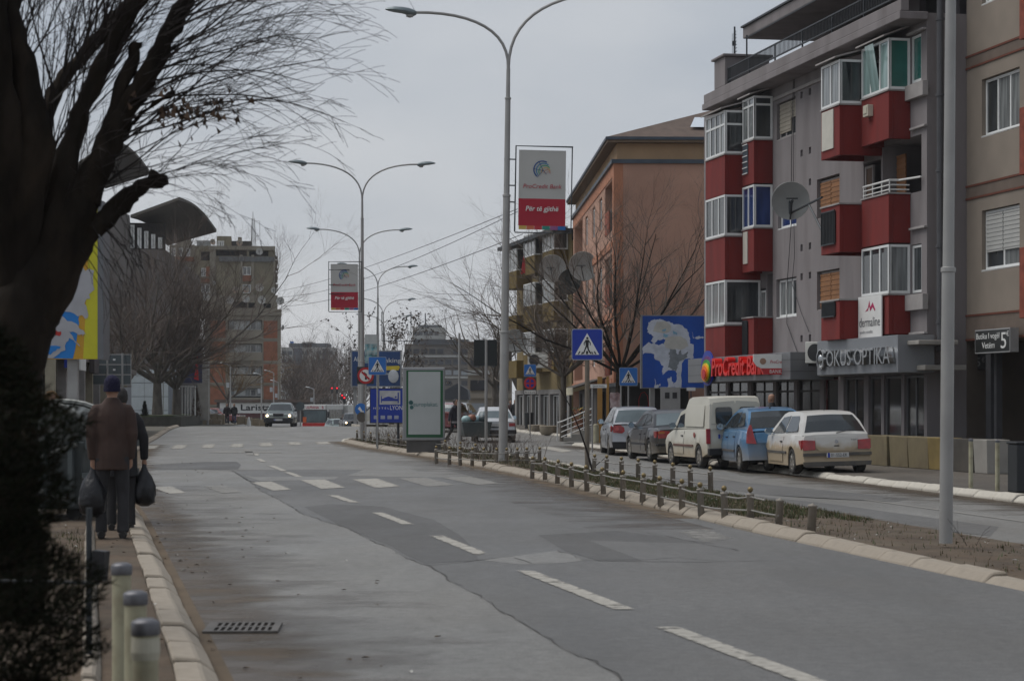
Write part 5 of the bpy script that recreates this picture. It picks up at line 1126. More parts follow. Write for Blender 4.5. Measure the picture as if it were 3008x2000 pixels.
m = MB(); m.plate(disc(0, cz, 18 / k), -.012, 0); m.build('face', sign_blue_light, o); m = MB(); m.plate([(-9 / k, cz + 2 / k), (-3 / k, cz + 8 / k), (6 / k, cz - 6 / k), (9 / k, cz - 3 / k), (8 / k, cz - 12 / k), (-1 / k, cz - 12 / k), (2 / k, cz - 9 / k)], -.016, -.0125); m.build('arrow', sign_white, o); post(o, cz + .2, .03)
o2 = thing('road_sign', 'dark back of a round sign beneath the blue arrow sign', 'road sign', (p.x + .12, p.y - 1.2, .1), R(-20)); m = MB(); m.plate(disc(0, cz - .3, 15 / k), -.01, 0); m.build('plate', M('sign_back_brown', (.07, .06, .05), .6, var=.2), o2); post(o2, cz - .1, .025)
# back of the twin black panels
Y = 68; k = F / Y; p = W(1427, HY, Y); o = thing('road_sign', 'black back of a two panel sign on a slim grey post by the tall lamp', 'road sign', (p.x, p.y, .1), R(4)); zt, zb_ = H - .1 + (HY - 998) / k, H - .1 + (HY - 1075) / k
for a, b in ((-35, -3), (5, 33)): m = MB(); m.plate(rrect(a / k, b / k, zb_, zt, .03), -.02, .02); m.build('panel', M('black_sign_back', (.014, .018, .018), .5, var=.1), o)
post(o, zt, .05, galv, 1 / k, -.0); 
p = W(1349, HY, 62); o = thing('post', 'plain grey steel post beside the bright advertising case', 'post', (p.x, p.y, .1), 0); m = MB(); m.tube([(0, 0, 0), (0, 0, 1.55)], .06, 10); m.tube([(0, 0, 1.55), (0, 0, 3.5)], .028, 8); m.build('shaft', galv, o)
# road sign back on the far side of the road: nine dark panels
Y = 84; k = F / Y; p = W(330, HY, Y); o = thing('direction_sign', 'back of a large direction sign, nine dark panels in a pale frame above the man', 'road sign', (p.x, p.y, .1), R(6))
z1, z0 = H - .1 + (HY - 1041) / k, H - .1 + (HY - 1130) / k
for j in range(3):
    za, zc = z0 + (z1 - z0) * j / 3, z0 + (z1 - z0) * (j + 1) / 3
    for a, b in ((-56, -16), (-13, 27), (31, 54)):
        m = MB(); m.box(a / k, b / k, -.01, .01, za + .025, zc - .025); m.build('panel', sign_grey, o)
    m = MB(); m.box(-57 / k, 55 / k, -.025, .02, zc - .02, zc + .015); m.build('rail', galv, o)
    m = MB(); m.box(2 / k, 9 / k, -.03, -.012, (za + zc) / 2 - .04, (za + zc) / 2 + .03); m.build('sticker', sign_white, o)
m = MB(); m.box(-57 / k, 55 / k, -.024, .02, z0 - .02, z0 + .012); m.build('rail', galv, o)
for x in (-57, 54): m = MB(); m.box((x - 1) / k, (x + 1) / k, -.028, .02, z0 - .02, z1 + .02); m.build('edge', galv, o)
for x in (-14.5, 29): m = MB(); m.tube([(x / k, 0, 0), (x / k, 0, z1 + .05)], .045, 8); m.build('post', galv, o)
m = MB(); m.box(8 / k, 25 / k, -.02, .0, z0 - .9, z0 - .08); m.build('notice_plate', M('pale_notice', (.42, .43, .43), .5), o); m = MB(); m.box(28 / k, 55 / k, -.02, .0, z0 - 1.1, z0 - .1); m.build('notice_plate', M('grey_notice', (.3, .31, .33), .5), o)
# street name plates and a small far board
Y = 66; k = F / Y; p = W(1740, HY, Y); o = thing('street_sign', 'small white street name plate on a thin post behind the crossing sign', 'street sign', (p.x, p.y, .1), 0); zz = H - .1 + (HY - 1139) / k
m = MB(); m.box(-.06, .44, -.01, .01, zz, zz + .11); m.build('plate', sign_white, o); txt('Qamil Hoxha', .36, .05, sign_black, o, (.19, -.014, zz + .03), .001); m = MB(); m.tube([(0, .04, 0), (0, .04, zz + .11)], .025, 8); m.build('post', galv, o)
p = W(2030, HY, 79); o = thing('street_sign', 'small white name plate beneath the blue edge of the bank fascia', 'street sign', (p.x, p.y, 2.05), 0); m = MB(); m.box(-.16, .16, -.01, .01, 0, .12); m.build('plate', sign_white, o); m = MB(); m.tube([(0, .03, -1.95), (0, .03, .1)], .02, 6); m.build('post', dark_steel, o)
Y = 150; k = F / Y; p = W(479, HY, Y); o = thing('road_sign', 'pale grey back of a square sign among the bare trees', 'road sign', (p.x, p.y, .7), 0); m = MB(); m.box(-.37, .37, -.02, .02, H - .7 + (HY - 1117) / k, H - .7 + (HY - 1082) / k); m.build('plate', M('pale_sign_back', (.28, .31, .34), .5, var=.05), o); post(o, 2.6, .035)
o = thing('road_sign', 'round dark sign back on a post beside the grey saloon', 'road sign', tuple(W(882, 1254, 150)), 0); m = MB(); m.plate(disc(0, 1.45, .3), -.02, 0); m.build('plate', sign_grey, o); post(o, 1.7, .04)
# traffic lights far down the hill
lit = M('red_signal', (.5, .01, .01), .4, var=0, emit=((1, .02, .04), .9))
for i, (px, py, Y, lab) in enumerate(((975, 1140, 330, 'red traffic light at far end of the gantry down the hill'), (990, 1140, 330, 'red traffic light nearer the road on the gantry down the hill'), (1005, 1161, 320, 'red traffic light behind its lower twin down the hill'), (1011.5, 1168, 300, 'lowest red traffic light down the hill'))):
    p = W(px, py, Y); zg = gz(p.x, Y); o = thing('traffic_light', lab, 'traffic light', (p.x, p.y, p.z), 0, 'red traffic lights down the hill')
    m = MB(); m.box(-.18, .18, 0, .3, -.75, .25); m.build('housing', black, o); m = MB(); m.lathe([(.13, 0), (.11, .04), (.02, .07)], 10, (0, 0, .0), 'y'); m.build('lens', lit, o)
    m = MB(); m.tube([(0, .3, zg - p.z), (0, .3, -.9)], .07, 6); m.build('post', galv, o)
# ------------------------------------------------------------------ advertising boards
lightgreyframe = M('case_frame', (.27, .275, .28), .45, .4, var=.06); green_b = M('green_border', (.012, .09, .035), .5, var=.05)
poster = M('blank_poster', (.41, .435, .43), .5, var=.06, scale=1.2, dirt=(.36, .38, .38), damt=.5, dscale=.7, bump=.3, bscale=1.6)
Y = 66; k = F / Y; xl = (1183 - CX) / k; w = 124 / k; o = thing('advertising_case', 'tall glazed advertising case with an almost blank white poster bordered green', 'advertising case', (xl, Y, .1), R(4)); zb2, zt2 = .36, H - .1 + (HY - 1079) / k
m = MB(); m.box(0, w, 0, .3, zb2, zt2); m.build('case', lightgreyframe, o, bevel=.03)
m = MB(); m.box(.11, w - .06, -.008, -.003, zb2 + .1, zt2 - .09); m.build('border', green_b, o); m = MB(); m.box(.17, w - .14, -.014, -.009, zb2 + .19, zt2 - .13); m.build('poster', poster, o)
m = MB(); m.box(.12, w - .12, .05, .25, 0, zb2 - .002); m.build('base', M('case_base', (.1, .095, .09), .8), o)
txt('europlakat.', .74, .13, M('teal_print', (.06, .16, .16), .5), o, (w * .54, -.017, zb2 + (zt2 - zb2) * .47), .001, .1); q = MB(); q.lathe([(.07, 0), (.07, .003), (.05, .003), (.05, 0)], 16, (.25, -.0165, zb2 + (zt2 - zb2) * .52), 'y'); q.lathe([(.06, 0), (.06, .003), (.04, .003), (.04, 0)], 16, (.27, -.0165, zb2 + (zt2 - zb2) * .455), 'y'); q.build('logo', MATS['teal_print'], o)
Y = 75; k = F / Y; xl = (1086 - CX) / k; w = 100 / k; zb2, zt2 = H - .1 + (HY - 1243) / k, H - .1 + (HY - 1139) / k
o = thing('hotel_sign', 'deep blue hotel sign with a white bed panel behind the advertising case', 'sign', (xl, Y, .1), 0); m = MB(); m.box(0, w, 0, .1, zb2, zt2); m.build('frame', M('dark_frame', (.04, .04, .045), .5), o); hb = M('hotel_blue', (.008, .035, .3), .4, var=.12, scale=2); m = MB(); m.box(.03, w - .03, -.005, -.001, zb2 + .03, zt2 - .04); m.build('face', hb, o)
hgt = zt2 - zb2; m = MB(); m.box(w * .29, w * .9, -.01, -.006, zb2 + hgt * .53, zt2 - hgt * .08); m.build('panel', M('worn_white', (.45, .45, .46), .6, var=.15, scale=4), o)
m = MB(); z = zb2 + hgt * .53
for pts in ([(.33, .05), (.355, .05), (.355, .24), (.33, .24)], [(.355, .1), (.82, .1), (.82, .16), (.355, .16)], [(.82, .04), (.855, .04), (.855, .34), (.82, .34)], [(.38, .165), (.74, .165), (.66, .2), (.55, .225), (.45, .2)], [(.73, .2), (.76, .18), (.8, .22), (.76, .24)]): m.plate([(a * w, z + b * hgt) for a, b in pts], -.014, -.0105)
m.build('bed_pictogram', hb, o); txt('HOTEL', w * .46, hgt * .055, sign_white, o, (w * .34, -.008, zb2 + hgt * .4), .001, spacing=1.5); txt('LYON', w * .36, hgt * .12, sign_white, o, (w * .78, -.008, zb2 + hgt * .38), .001)
for i in range(4): m = MB(); m.box(w * (.12 + .2 * i), w * (.25 + .2 * i), -.009, -.006, zb2 + hgt * .12, zb2 + hgt * .22); m.build('symbol', M('pale_symbol', (.3, .32, .4), .6), o)
for x in (.25, w - .2): m = MB(); m.tube([(x, .16, 0), (x, .16, zt2 - .1)], .045, 8); m.build('post', dark_steel, o)
Y = 170; k = F / Y; xl = (1030 - CX) / k; w = 150 / k; zg = gz(-10.5, Y); zb2, zt2 = H - zg + (HY - 1137) / k, H - zg + (HY - 1029) / k
o = thing('billboard', 'large dark blue banking billboard beyond the crest behind the road signs', 'billboard', (xl, Y, zg), 0); m = MB(); m.box(0, w, 0, .3, zb2, zt2); m.build('frame', lightgreyframe, o)
m = MB(); m.box(.12, w - .12, -.01, -.002, zb2 + .1, zt2 - .1); m.build('face', M('banking_blue', (.006, .045, .16), .4, var=.5, scale=.35), o)
txt('AlbaB', .95, .34, sign_white, o, (.72, -.02, zt2 - .85), .004); txt('e-banking', 2.4, .34, sign_white, o, (2.75, -.02, zt2 - .95), .004); m = MB(); m.plate([(2.55, zt2 - 1.55), (3.75, zt2 - 1.55), (3.85, zt2 - 1.35), (3.8, zt2 - 1.2), (2.55, zt2 - 1.25)], -.02, -.011); m.build('label', M('yellow_label', (.6, .45, .03), .5), o)
txt('banking.com', .95, .16, sign_white, o, (3.1, -.02, zt2 - 1.9), .004)
m = MB(); m.ball((3.35, -.05, zb2 + .85), .55, 14, sx=.75, sy=.12, sz=.95); m.build('mouse_picture', M('pale_mouse', (.5, .52, .54), .5), o)
for x in (.2, w - .4): m = MB(); m.box(x, x + .25, .3, .5, 0, zb2 + .5); m.build('post', galv, o)
# torn blue hoarding in front of the salmon wall
Y = 83; k = F / Y; xl = (1883 - CX) / k; w = 4.0; zb2, zt2 = H - .1 + (HY - 1141) / k, H - .1 + (HY - 925) / k
TORN = R(8)
o = thing('billboard', 'tall blue hoarding covered in torn white poster scraps before the salmon wall', 'billboard', (xl, Y, .1), TORN); hgt = zt2 - zb2
m = MB(); m.box(0, w, 0, .2, zb2, zt2); m.build('frame', lightgreyframe, o)
m = MB(); m.box(.06, w - .06, -.012, -.002, zb2 + .04, zt2 - .04); m.build('face', M('hoarding_blue', (.012, .075, .37), .45, var=.35, scale=.35), o)
torn = M('torn_paper', (.56, .59, .66), .7, var=.12, scale=3, dirt=(.25, .29, .33), damt=.5, dscale=1.6); torn2 = M('torn_paper_grey', (.2, .22, .24), .7, var=.2, scale=4); torn3 = M('torn_paper_cream', (.5, .49, .45), .7, var=.1, scale=3)
u = lambda pts, n=3, s=1: [((a - 20) / 890 * 2.68 + .03, zt2 - (b - 95) / 1000 * hgt) for a, b in pts]
def ragged(pts, amp=.025, n=5, seed=1):
    r = random.Random(seed); out = []
    for i in range(len(pts)):
        a, b = pts[i], pts[(i + 1) % len(pts)]
        for j in range(n):
            t = j / n; out.append((a[0] + (b[0] - a[0]) * t + r.uniform(-amp, amp), a[1] + (b[1] - a[1]) * t + r.uniform(-amp, amp)))
    return out
for i, (nm, mt, pts, yy) in enumerate((('poster_scrap', torn, [(180, 160), (250, 150), (360, 190), (430, 215), (550, 240), (620, 310), (640, 400), (650, 480), (690, 500), (690, 680), (570, 700), (530, 760), (525, 1075), (355, 1080), (360, 960), (400, 930), (430, 1030), (470, 1000), (480, 900), (440, 850), (370, 840), (285, 900), (290, 830), (300, 790), (240, 720), (190, 690), (170, 620), (30, 620), (28, 525), (110, 475), (180, 485), (240, 500), (320, 480), (350, 420), (250, 430), (180, 475), (135, 440), (170, 390), (100, 340), (95, 260), (110, 200)], -.016),
        ('poster_scrap', torn, [(190, 960), (205, 1040), (265, 1035), (225, 1085), (185, 1085)], -.016), ('poster_scrap', torn, [(700, 400), (760, 375), (820, 400), (800, 412), (705, 412)], -.016), ('poster_scrap', torn, [(675, 320), (690, 400), (680, 410)], -.016),
        ('poster_scrap', torn2, [(395, 545), (460, 570), (480, 640), (520, 560), (540, 640), (620, 590), (600, 680), (540, 700), (490, 750), (470, 860), (420, 850), (360, 800), (385, 700), (370, 620)], -.02),
        ('poster_scrap', torn3, [(340, 400), (520, 380), (600, 430), (620, 520), (540, 570), (430, 560), (330, 540), (300, 470)], -.02), ('poster_scrap', torn3, [(210, 190), (330, 180), (400, 240), (380, 330), (260, 340), (160, 320)], -.02),
        ('poster_scrap', M('torn_blue_scrap', (.2, .38, .5), .7, var=.2), [(280, 290), (340, 280), (330, 310), (290, 312)], -.024), ('poster_scrap', MATS['torn_blue_scrap'], [(300, 350), (370, 360), (350, 400), (300, 395)], -.024), ('poster_scrap', MATS['torn_blue_scrap'], [(420, 310), (480, 330), (470, 360), (430, 355)], -.024))):
    m = MB(); m.plate(ragged(u(pts), .03 if i < 5 else .02, 4, i), yy, yy + .0035); m.build(nm, mt, o)
for x in (.4, w - .6): m = MB(); m.box(x, x + .18, .2, .4, 0, zt2 - .3); m.build('post', galv, o)
o = thing('cabinet', 'pale grey utility cabinet under the torn hoarding', 'cabinet', (W(1969, HY, 81).x, 81, .1), R(-5)); m = MB(); m.box(-.37, .37, 0, .4, 0, 2.1); m.build('case', M('cabinet_grey', (.27, .27, .265), .6, var=.08), o, bevel=.01)
m = MB(); m.box(-.2, -.03, -.01, -.002, 1.68, 1.9); m.box(.08, .25, -.01, -.002, 1.68, 1.9); m.box(-.12, .22, -.01, -.002, .9, 1.25); m.build('hatch', black, o)
o = thing('kiosk', 'dark recessed kiosk front behind the parked black saloon', 'kiosk', (W(1905, HY, 85.5).x, 85.5, .1), R(6)); m = MB(); m.box(-1.2, 1.6, 0, 2, 0, 2.15); m.build('wall', M('kiosk_dark', (.022, .018, .017), .7, var=.3), o); m = MB(); m.box(-1.3, 1.7, -.3, 2, 2.152, 2.3); m.build('roof', dark_steel, o); q = MB(); q.tube([(-.2 + .2 * math.cos(a * .7), -.02, 1.5 + .45 * math.sin(a * .7)) for a in range(10)], .012, 4); q.build('crest', sign_red, o)
o = thing('litter_board', 'torn pink and white placard leaning beside the orange pillars', 'placard', (W(1806, HY, 78).x, 78, .12), R(10)); m = MB(); m.plate(ragged([(-.18, 1.3), (.16, 1.32), (.2, 1.85), (-.16, 1.88)], .02, 4, 5), -.03, 0); m.build('board', M('pink_placard', (.4, .27, .27), .7, var=.5, scale=4, dirt=(.5, .5, .5), damt=.8, dscale=4), o); m = MB(); m.tube([(0, .05, 0), (0, .05, 1.4)], .03, 6); m.build('post', galv, o)
for i, (px, w) in enumerate(((1762, .09), (1785, .05))):
    o = thing('pillar', ('orange painted steel pillar nearest the steps', 'thinner orange pillar beside the placard')[i], 'pillar', (W(px, HY, 82).x, 82, .1), 0); m = MB(); m.box(-w, w, -w, w, 0, 2.5); m.build('shaft', M('orange_paint', (.32, .17, .04), .6, var=.1), o)
# torn yellow and blue hoarding on the near side
Y = 42; k = F / Y; xr_ = (287 - CX) / k; w = 4.2; zb2, zt2 = H - .1 + (HY - 1055) / k, H - .1 + (HY - 600) / k
o = thing('billboard', 'torn yellow and blue billboard half hidden by the big tree trunk', 'billboard', (xr_, Y, .1), R(3)); hgt = zt2 - zb2
m = MB(); m.box(-w, .0, 0, .06, zb2, zt2); m.build('backing', lightgreyframe, o); m = MB(); m.box(.004, .11, -.02, .9, zb2, zt2 + .06); m.build('side_panel', M('billboard_side', (.15, .155, .165), .5, .3, var=.06), o)
def yb_poly(nm, mt, pts, yy, amp=.03, seed=1): m = MB(); m.plate(ragged(pts, amp, 4, seed) if amp else pts, yy, yy + .003); m.build(nm, mt, o)
yel = M('poster_yellow', (.5, .47, .02), .5, var=.08); oran = M('poster_orange', (.5, .27, .02), .5, var=.08); skyb = M('poster_blue', (.01, .17, .5), .5, var=.08); tornw = M('torn_poster_white', (.36, .36, .38), .7, var=.12, scale=2, dirt=(.25, .25, .27), damt=.4); redp = M('poster_red', (.4, .02, .015), .5, var=.1)
bx = lambda px: (px - 287) / k; bz = lambda py: H - .1 + (HY - py) / k
m = MB(); m.box(-w, -.003, -.012, -.002, zb2, zt2); m.build('face', oran, o)
yb_poly('poster_scrap', yel, [(bx(245), zb2 + .005), (bx(287), zb2 + .005), (bx(287), zt2), (bx(262), zt2), (bx(258), bz(800))], -.016, 0)
yb_poly('poster_scrap', skyb, [(-w, zb2 + .02), (bx(216), zb2 + .02), (bx(232), bz(960)), (bx(233), bz(915)), (-w, bz(905))], -.017, .01)
yb_poly('poster_scrap', tornw, [(-w, bz(910)), (bx(190), bz(912)), (bx(240), bz(930)), (bx(258), bz(935)), (bx(250), bz(895)), (bx(272), bz(850)), (bx(276), bz(800)), (bx(240), bz(790)), (-w, bz(790))], -.022, .04, 3)
yb_poly('poster_scrap', tornw, [(-w, bz(945)), (bx(180), bz(925)), (bx(225), bz(955)), (bx(250), bz(980)), (bx(240), bz(985)), (bx(205), bz(975)), (bx(240), bz(1020)), (bx(205), bz(990)), (bx(190), bz(1025)), (bx(160), bz(1052)), (-w, bz(1050))], -.027, .03, 4)
yb_poly('poster_scrap', redp, [(bx(130), bz(980)), (bx(165), bz(972)), (bx(185), bz(975)), (bx(175), bz(985)), (bx(140), bz(988))], -.031, .02, 5); yb_poly('poster_scrap', redp, [(bx(110), bz(1002)), (bx(140), bz(995)), (bx(140), bz(1003)), (bx(112), bz(1005))], -.031, .02, 6)
yb_poly('poster_scrap', skyb, [(bx(140), bz(1010)), (bx(185), bz(1018)), (bx(160), bz(1035)), (bx(135), bz(1040))], -.031, .03, 7)
for x in (-3.4, -.6): m = MB(); m.box(x, x + .2, .1, .3, 0, zt2 - .4); m.build('post', galv, o)
# ------------------------------------------------------------------ low fences on the median
brass = M('brass_ball', (.2, .15, .07), .5, .55, var=.25, scale=8); post_m = M('fence_post_grey', (.29, .262, .225), .65, .2, var=.2, scale=4, dirt=(.15, .12, .08), damt=.4); rail_m = M('fence_rail', (.24, .23, .21), .55, .3, var=.15)
def post_mesh(h=.33):
    m = MB(); m.lathe([(.048, -.05), (.046, h - .035), (.054, h - .03), (.054, h - .008), (.015, h), (.015, h + .012)], 10); me = bpy.data.meshes.new('post'); me.from_pydata(m.v, [], m.f); me.materials.append(post_m); me.polygons.foreach_set('use_smooth', [True] * len(me.polygons)); return me
def ball_mesh(): m = MB(); m.ball((0, 0, .376), .038, 10); me = bpy.data.meshes.new('ball'); me.from_pydata(m.v, [], m.f); me.materials.append(brass); me.polygons.foreach_set('use_smooth', [True] * len(me.polygons)); return me
PM, BM = post_mesh(), ball_mesh()
def low_fence(label, pts, noball=(), seed=0, gap=(), zrail=(.27, .1), h=1.0):
    r = random.Random(seed); o = thing('low_fence', label, 'fence', (pts[0][0], pts[0][1], .1), 0, 'low fences around the median'); P0 = Vector((pts[0][0], pts[0][1]))
    for i, (x, y) in enumerate(pts):
        q = share('post', PM, o, (x - P0.x, y - P0.y, 0), r.uniform(0, 3), (1, 1, h * (1 if i not in noball else .95))); q.rotation_euler.x = r.uniform(-.05, .05); q.rotation_euler.y = r.uniform(-.05, .05)
        if i not in noball: share('ball', BM, q, (0, 0, 0))
    for zr in zrail:
        seg = []
        for i, (x, y) in enumerate(pts):
            if i in noball and i == len(pts) - 1 and zr > .2: continue
            seg.append((x - P0.x + r.uniform(-.02, .02), y - P0.y - .05, zr * h + r.uniform(-.012, .012)))
            if i < len(pts) - 1: x2, y2 = pts[i + 1]; seg.append(((x + x2) / 2 - P0.x, (y + y2) / 2 - P0.y - .05, zr * h + r.uniform(-.02, .006)))
        m = MB(); m.tube(seg, .011, 6); m.build('rail', rail_m, o, smooth=True)
    return o
fp = lambda a, b: (1500 + a / 2.949, 1300 + b / 2.949)
front = []
for a, b in ((187, 290), (298, 300), (405, 330), (527, 360), (660, 395), (803, 420), (970, 455), (1143, 490), (1300, 525), (1485, 560), (1650, 600), (1855, 640)):
    g_ = G(*fp(a, b), .1); front.append((g_.x, g_.y))
gq = G(*fp(2078, 655), .1); front.append((gq.x, gq.y)); gq = G(*fp(2322, 705), .1); front.append((gq.x, gq.y))
low_fence('low fence with brass ball posts along the near edge of the grassed median', front, noball=(13,), seed=1)
rear = [tuple(G(*fp(a, b), .1))[:2] for a, b in ((720, 265), (828, 275), (963, 295), (1103, 315), (1250, 335), (1405, 365), (1560, 390), (1733, 412))]
low_fence('low fence of plain posts along the far carriageway side of the median', rear, seed=2)
gq = G(2200 + 480 / 2.614, 1400 + 415 / 2.614, .1); o = thing('fence_post', 'lone broken fence post at the bare end of the median', 'post', (gq.x, gq.y, .1), 0); q = share('post', PM, o, (0, 0, 0), 0, (1.1, 1.1, .95)); q.rotation_euler.y = R(3)
pts = [tuple(G(1100 + a / 3.136, 900 + b / 3.136, .1))[:2] for a, b in ((570, 1430), (690, 1440), (790, 1445), (900, 1450), (1010, 1452), (1120, 1455), (1215, 1455), (1315, 1452), (1405, 1450), (1518, 1446))]
low_fence('low fence crossing in front of the tall lamp post and leafless shrubs', pts, seed=3)
pts = []
for i in range(11):
    y = 58.5 + i * 2.95; pts.append((interp(MEDL, y) + .55, y))
low_fence('low fence with bright brass balls running to the median tip', pts, seed=4)
pts = [(interp(MEDL, 46.3) + .5, 47.2), (interp(MEDL, 44) + .9, 47.6), (2.0, 47.4)]
# ------------------------------------------------------------------ bollards, bins, planters
cream = M('cream_painted_tube', (.36, .34, .235), .55, var=.1, scale=2, dirt=(.13, .1, .06), damt=.65, dscale=5); capm = M('grey_bollard_cap', (.13, .13, .14), .45, .5, var=.15, scale=5)
gB = 'cream bollards in a row beside the kerb'
for i, (px, py, Y, lab) in enumerate(((335, 1422, 8.36, 'nearest cream bollard with a peeling collar under its grey cap'), (312, 1358, 9.75, 'middle cream bollard of the close row by the conifer'), (280, 1294, 11.4, 'farthest cream bollard of the close row by the conifer'))):
    p = W(px * 1.2757, py * 1.2757, Y); o = thing('bollard', lab, 'bollard', (p.x, p.y, .1), R(20 * i), gB); h = p.z - .1
    m = MB(); m.lathe([(.05, -.1), (.05, h - .06), (.048, h - .058)], 20); m.build('tube', cream, o, smooth=True)
    m = MB(); m.lathe([(.0545, h - .065), (.056, h - .06), (.056, h - .02), (.052, h - .012), (.03, h - .002), (.001, h)], 20); m.build('cap', capm, o, smooth=True)
    if i == 0: m = MB(); m.lathe([(.051, h - .16), (.057, h - .13), (.054, h - .075)], 20); m.build('collar', M('peeling_paint', (.42, .4, .32), .7, var=.15, scale=6), o)
for i, (px, py0, py1) in enumerate(((2852, 1300, 1417), (2930, 1302, 1425))):
    g_ = G(px, py1, .12); o = thing('bollard', ('slim rusty cream bollard on the far pavement nearer the lamp post', 'slim rusty cream bollard on the far pavement beneath the black sign')[i], 'bollard', (g_.x, g_.y, .11), 0, 'slim bollards on the far pavement'); h = .82
    m = MB(); m.lathe([(.042, -.1), (.042, h - .04)], 12); m.build('tube', cream, o, smooth=True); m = MB(); m.lathe([(.045, h - .04), (.045, h), (.01, h + .015)], 12); m.build('cap', capm, o)
g_ = G(3004, 1440, .05); o = thing('litter_bin', 'dark square litter bin at the near end of the far pavement', 'litter bin', (g_.x, g_.y, .02), FROT); m = MB(); m.box(-.2, .2, -.2, .2, 0, .85); m.box(-.22, .22, -.22, .22, .852, .9); m.build('drum', M('bin_dark', (.02, .022, .024), .6), o, bevel=.02)
g_ = G(1751, 1302, .1); o = thing('bollard', 'thick weathered concrete bollard in front of the silver hatchback', 'bollard', (g_.x, g_.y, .1), 0); m = MB(); m.lathe([(.11, -.05), (.105, .68), (.08, .72), (.01, .73)], 12); m.build('shaft', cream, o)
g_ = G(1554, 1268, .1); o = thing('litter_bin', 'black cylindrical litter bin by the stone planters', 'litter bin', (g_.x, g_.y, .1), 0); m = MB(); m.lathe([(.21, 0), (.24, .95), (.25, .96), (.25, 1.0), (.22, 1.02), (.2, .9), (.02, .88)], 18); m.build('drum', M('bin_black', (.02, .022, .022), .6, var=.2), o, smooth=True)
plm = M('stone_planter', (.27, .235, .18), .9, var=.18, scale=3, bump=.3, bscale=25, dirt=(.12, .1, .08), damt=.4)
for i, (px, py) in enumerate(((1577, 1273), (1612, 1277))):
    g_ = G(px, py, .1); o = thing('planter', ('rounded stone planter next to the litter bin', 'rounded stone planter farther from the litter bin')[i], 'planter', (g_.x, g_.y, .1), 0, 'stone planters'); m = MB(); m.lathe([(.34, 0), (.42, .12), (.45, .42), (.4, .44), (.38, .36), (.02, .35)], 16); m.build('bowl', plm, o, smooth=True)
ycon = M('yellow_concrete', (.2, .165, .095), .85, var=.25, scale=1.4, bump=.2, dirt=(.09, .07, .045), damt=.8, dscale=1.5); dcon = M('dark_concrete_box', (.07, .062, .052), .85, var=.2, scale=2)
PX = ((2545, 2616), (2621, 2672), (2677, 2730), (2735, 2768), (2797, 2862), (2868, 2908))
for i, (x, w_, mt, lab) in enumerate(((-5.05, 1.0, ycon, 'faded yellow concrete planter partly behind the beige hatchback'), (-3.75, 1.6, ycon, 'streaked yellow concrete planter under the optician window'), (-1.95, 1.3, ycon, 'yellow concrete planter with a brown stained end'), (-.5, .9, M('yellow_box_bright', (.2, .145, .05), .8, var=.2, scale=2), 'bright yellow concrete planter partly behind the grey lamp post'), (.95, 1.2, dcon, 'dark low concrete box beside the bollards'), (2.3, .95, concrete, 'grey concrete box below the black sign'))):
    x, w_ = (fac(PX[i][0], 1300, -1.1)[0] + fac(PX[i][1], 1300, -1.1)[0]) / 2, fac(PX[i][1], 1300, -1.1)[0] - fac(PX[i][0], 1300, -1.1)[0]; P = Vector((10.53, 55.1)) + UX * x + UY * -.9; o = thing('planter', lab, 'planter', (P.x, P.y, .02), FROT + R(random.uniform(-3, 3)), 'concrete planters before the shops')
    m = MB(); w2 = w_ * 1.0; d2 = .5; t = .07; hh = .76
    m.add([(-w2 / 2, -d2 / 2, 0), (w2 / 2, -d2 / 2, 0), (w2 / 2, d2 / 2, 0), (-w2 / 2, d2 / 2, 0), (-w2 / 2 - .03, -d2 / 2 - .03, hh), (w2 / 2 + .03, -d2 / 2 - .03, hh), (w2 / 2 + .03, d2 / 2 + .03, hh), (-w2 / 2 - .03, d2 / 2 + .03, hh), (-w2 / 2 + t, -d2 / 2 + t, hh), (w2 / 2 - t, -d2 / 2 + t, hh), (w2 / 2 - t, d2 / 2 - t, hh), (-w2 / 2 + t, d2 / 2 - t, hh), (-w2 / 2 + t, -d2 / 2 + t, hh - .1), (w2 / 2 - t, -d2 / 2 + t, hh - .1), (w2 / 2 - t, d2 / 2 - t, hh - .1), (-w2 / 2 + t, d2 / 2 - t, hh - .1)],
          [(0, 3, 2, 1)] + [(i_, (i_ + 1) % 4, 4 + (i_ + 1) % 4, 4 + i_) for i_ in range(4)] + [(4 + i_, 4 + (i_ + 1) % 4, 8 + (i_ + 1) % 4, 8 + i_) for i_ in range(4)] + [(8 + i_, 8 + (i_ + 1) % 4, 12 + (i_ + 1) % 4, 12 + i_) for i_ in range(4)] + [(12, 13, 14, 15)])
    m.build('trough', mt, o, bevel=.012); m = MB(); m.box(-w2 / 2 + t + .002, w2 / 2 - t - .002, -d2 / 2 + t + .002, d2 / 2 - t - .002, hh - .098, hh - .05); m.build('soil', soil, o)
# steps with handrail before the salmon block
P = W(1655, HY, 86); o = thing('steps', 'short flight of steps with tubular white handrails before the shops', 'steps', (P.x, P.y, .1), R(-2))
for i in range(4): m = MB(); m.box(i * .32, 1.5, .0, 1.6, i * .14 + .001 * i, (i + 1) * .14); m.build('step', concrete, o)
for y in (0.02, 1.3):
    m = MB(); m.tube([(-.25, y, .72), (0, y, .8), (1.15, y, 1.3)], .022, 6)
    for dz in (.2, .4, .6): m.tube([(-.1, y, .75 - dz), (1.15, y, 1.26 - dz)], .012, 5)
    for x in (-.25, .3, .8, 1.15): m.tube([(x, y, 0.0), (x, y, .75 + max(0, x) * .44)], .018, 6)
    m.build('handrail', white_paint, o)
P = W(1703, HY, 86.5); o = thing('flower_stand', 'stand of orange and green flowers beside the shop steps', 'flower stand', (P.x, P.y, .66), 0); m = MB(); r = random.Random(5); lf = [M('flower_orange', (.35, .1, .03), .7, var=.3), M('flower_leaf', (.03, .05, .02), .7, var=.3), M('flower_yellow', (.4, .28, .05), .7)]
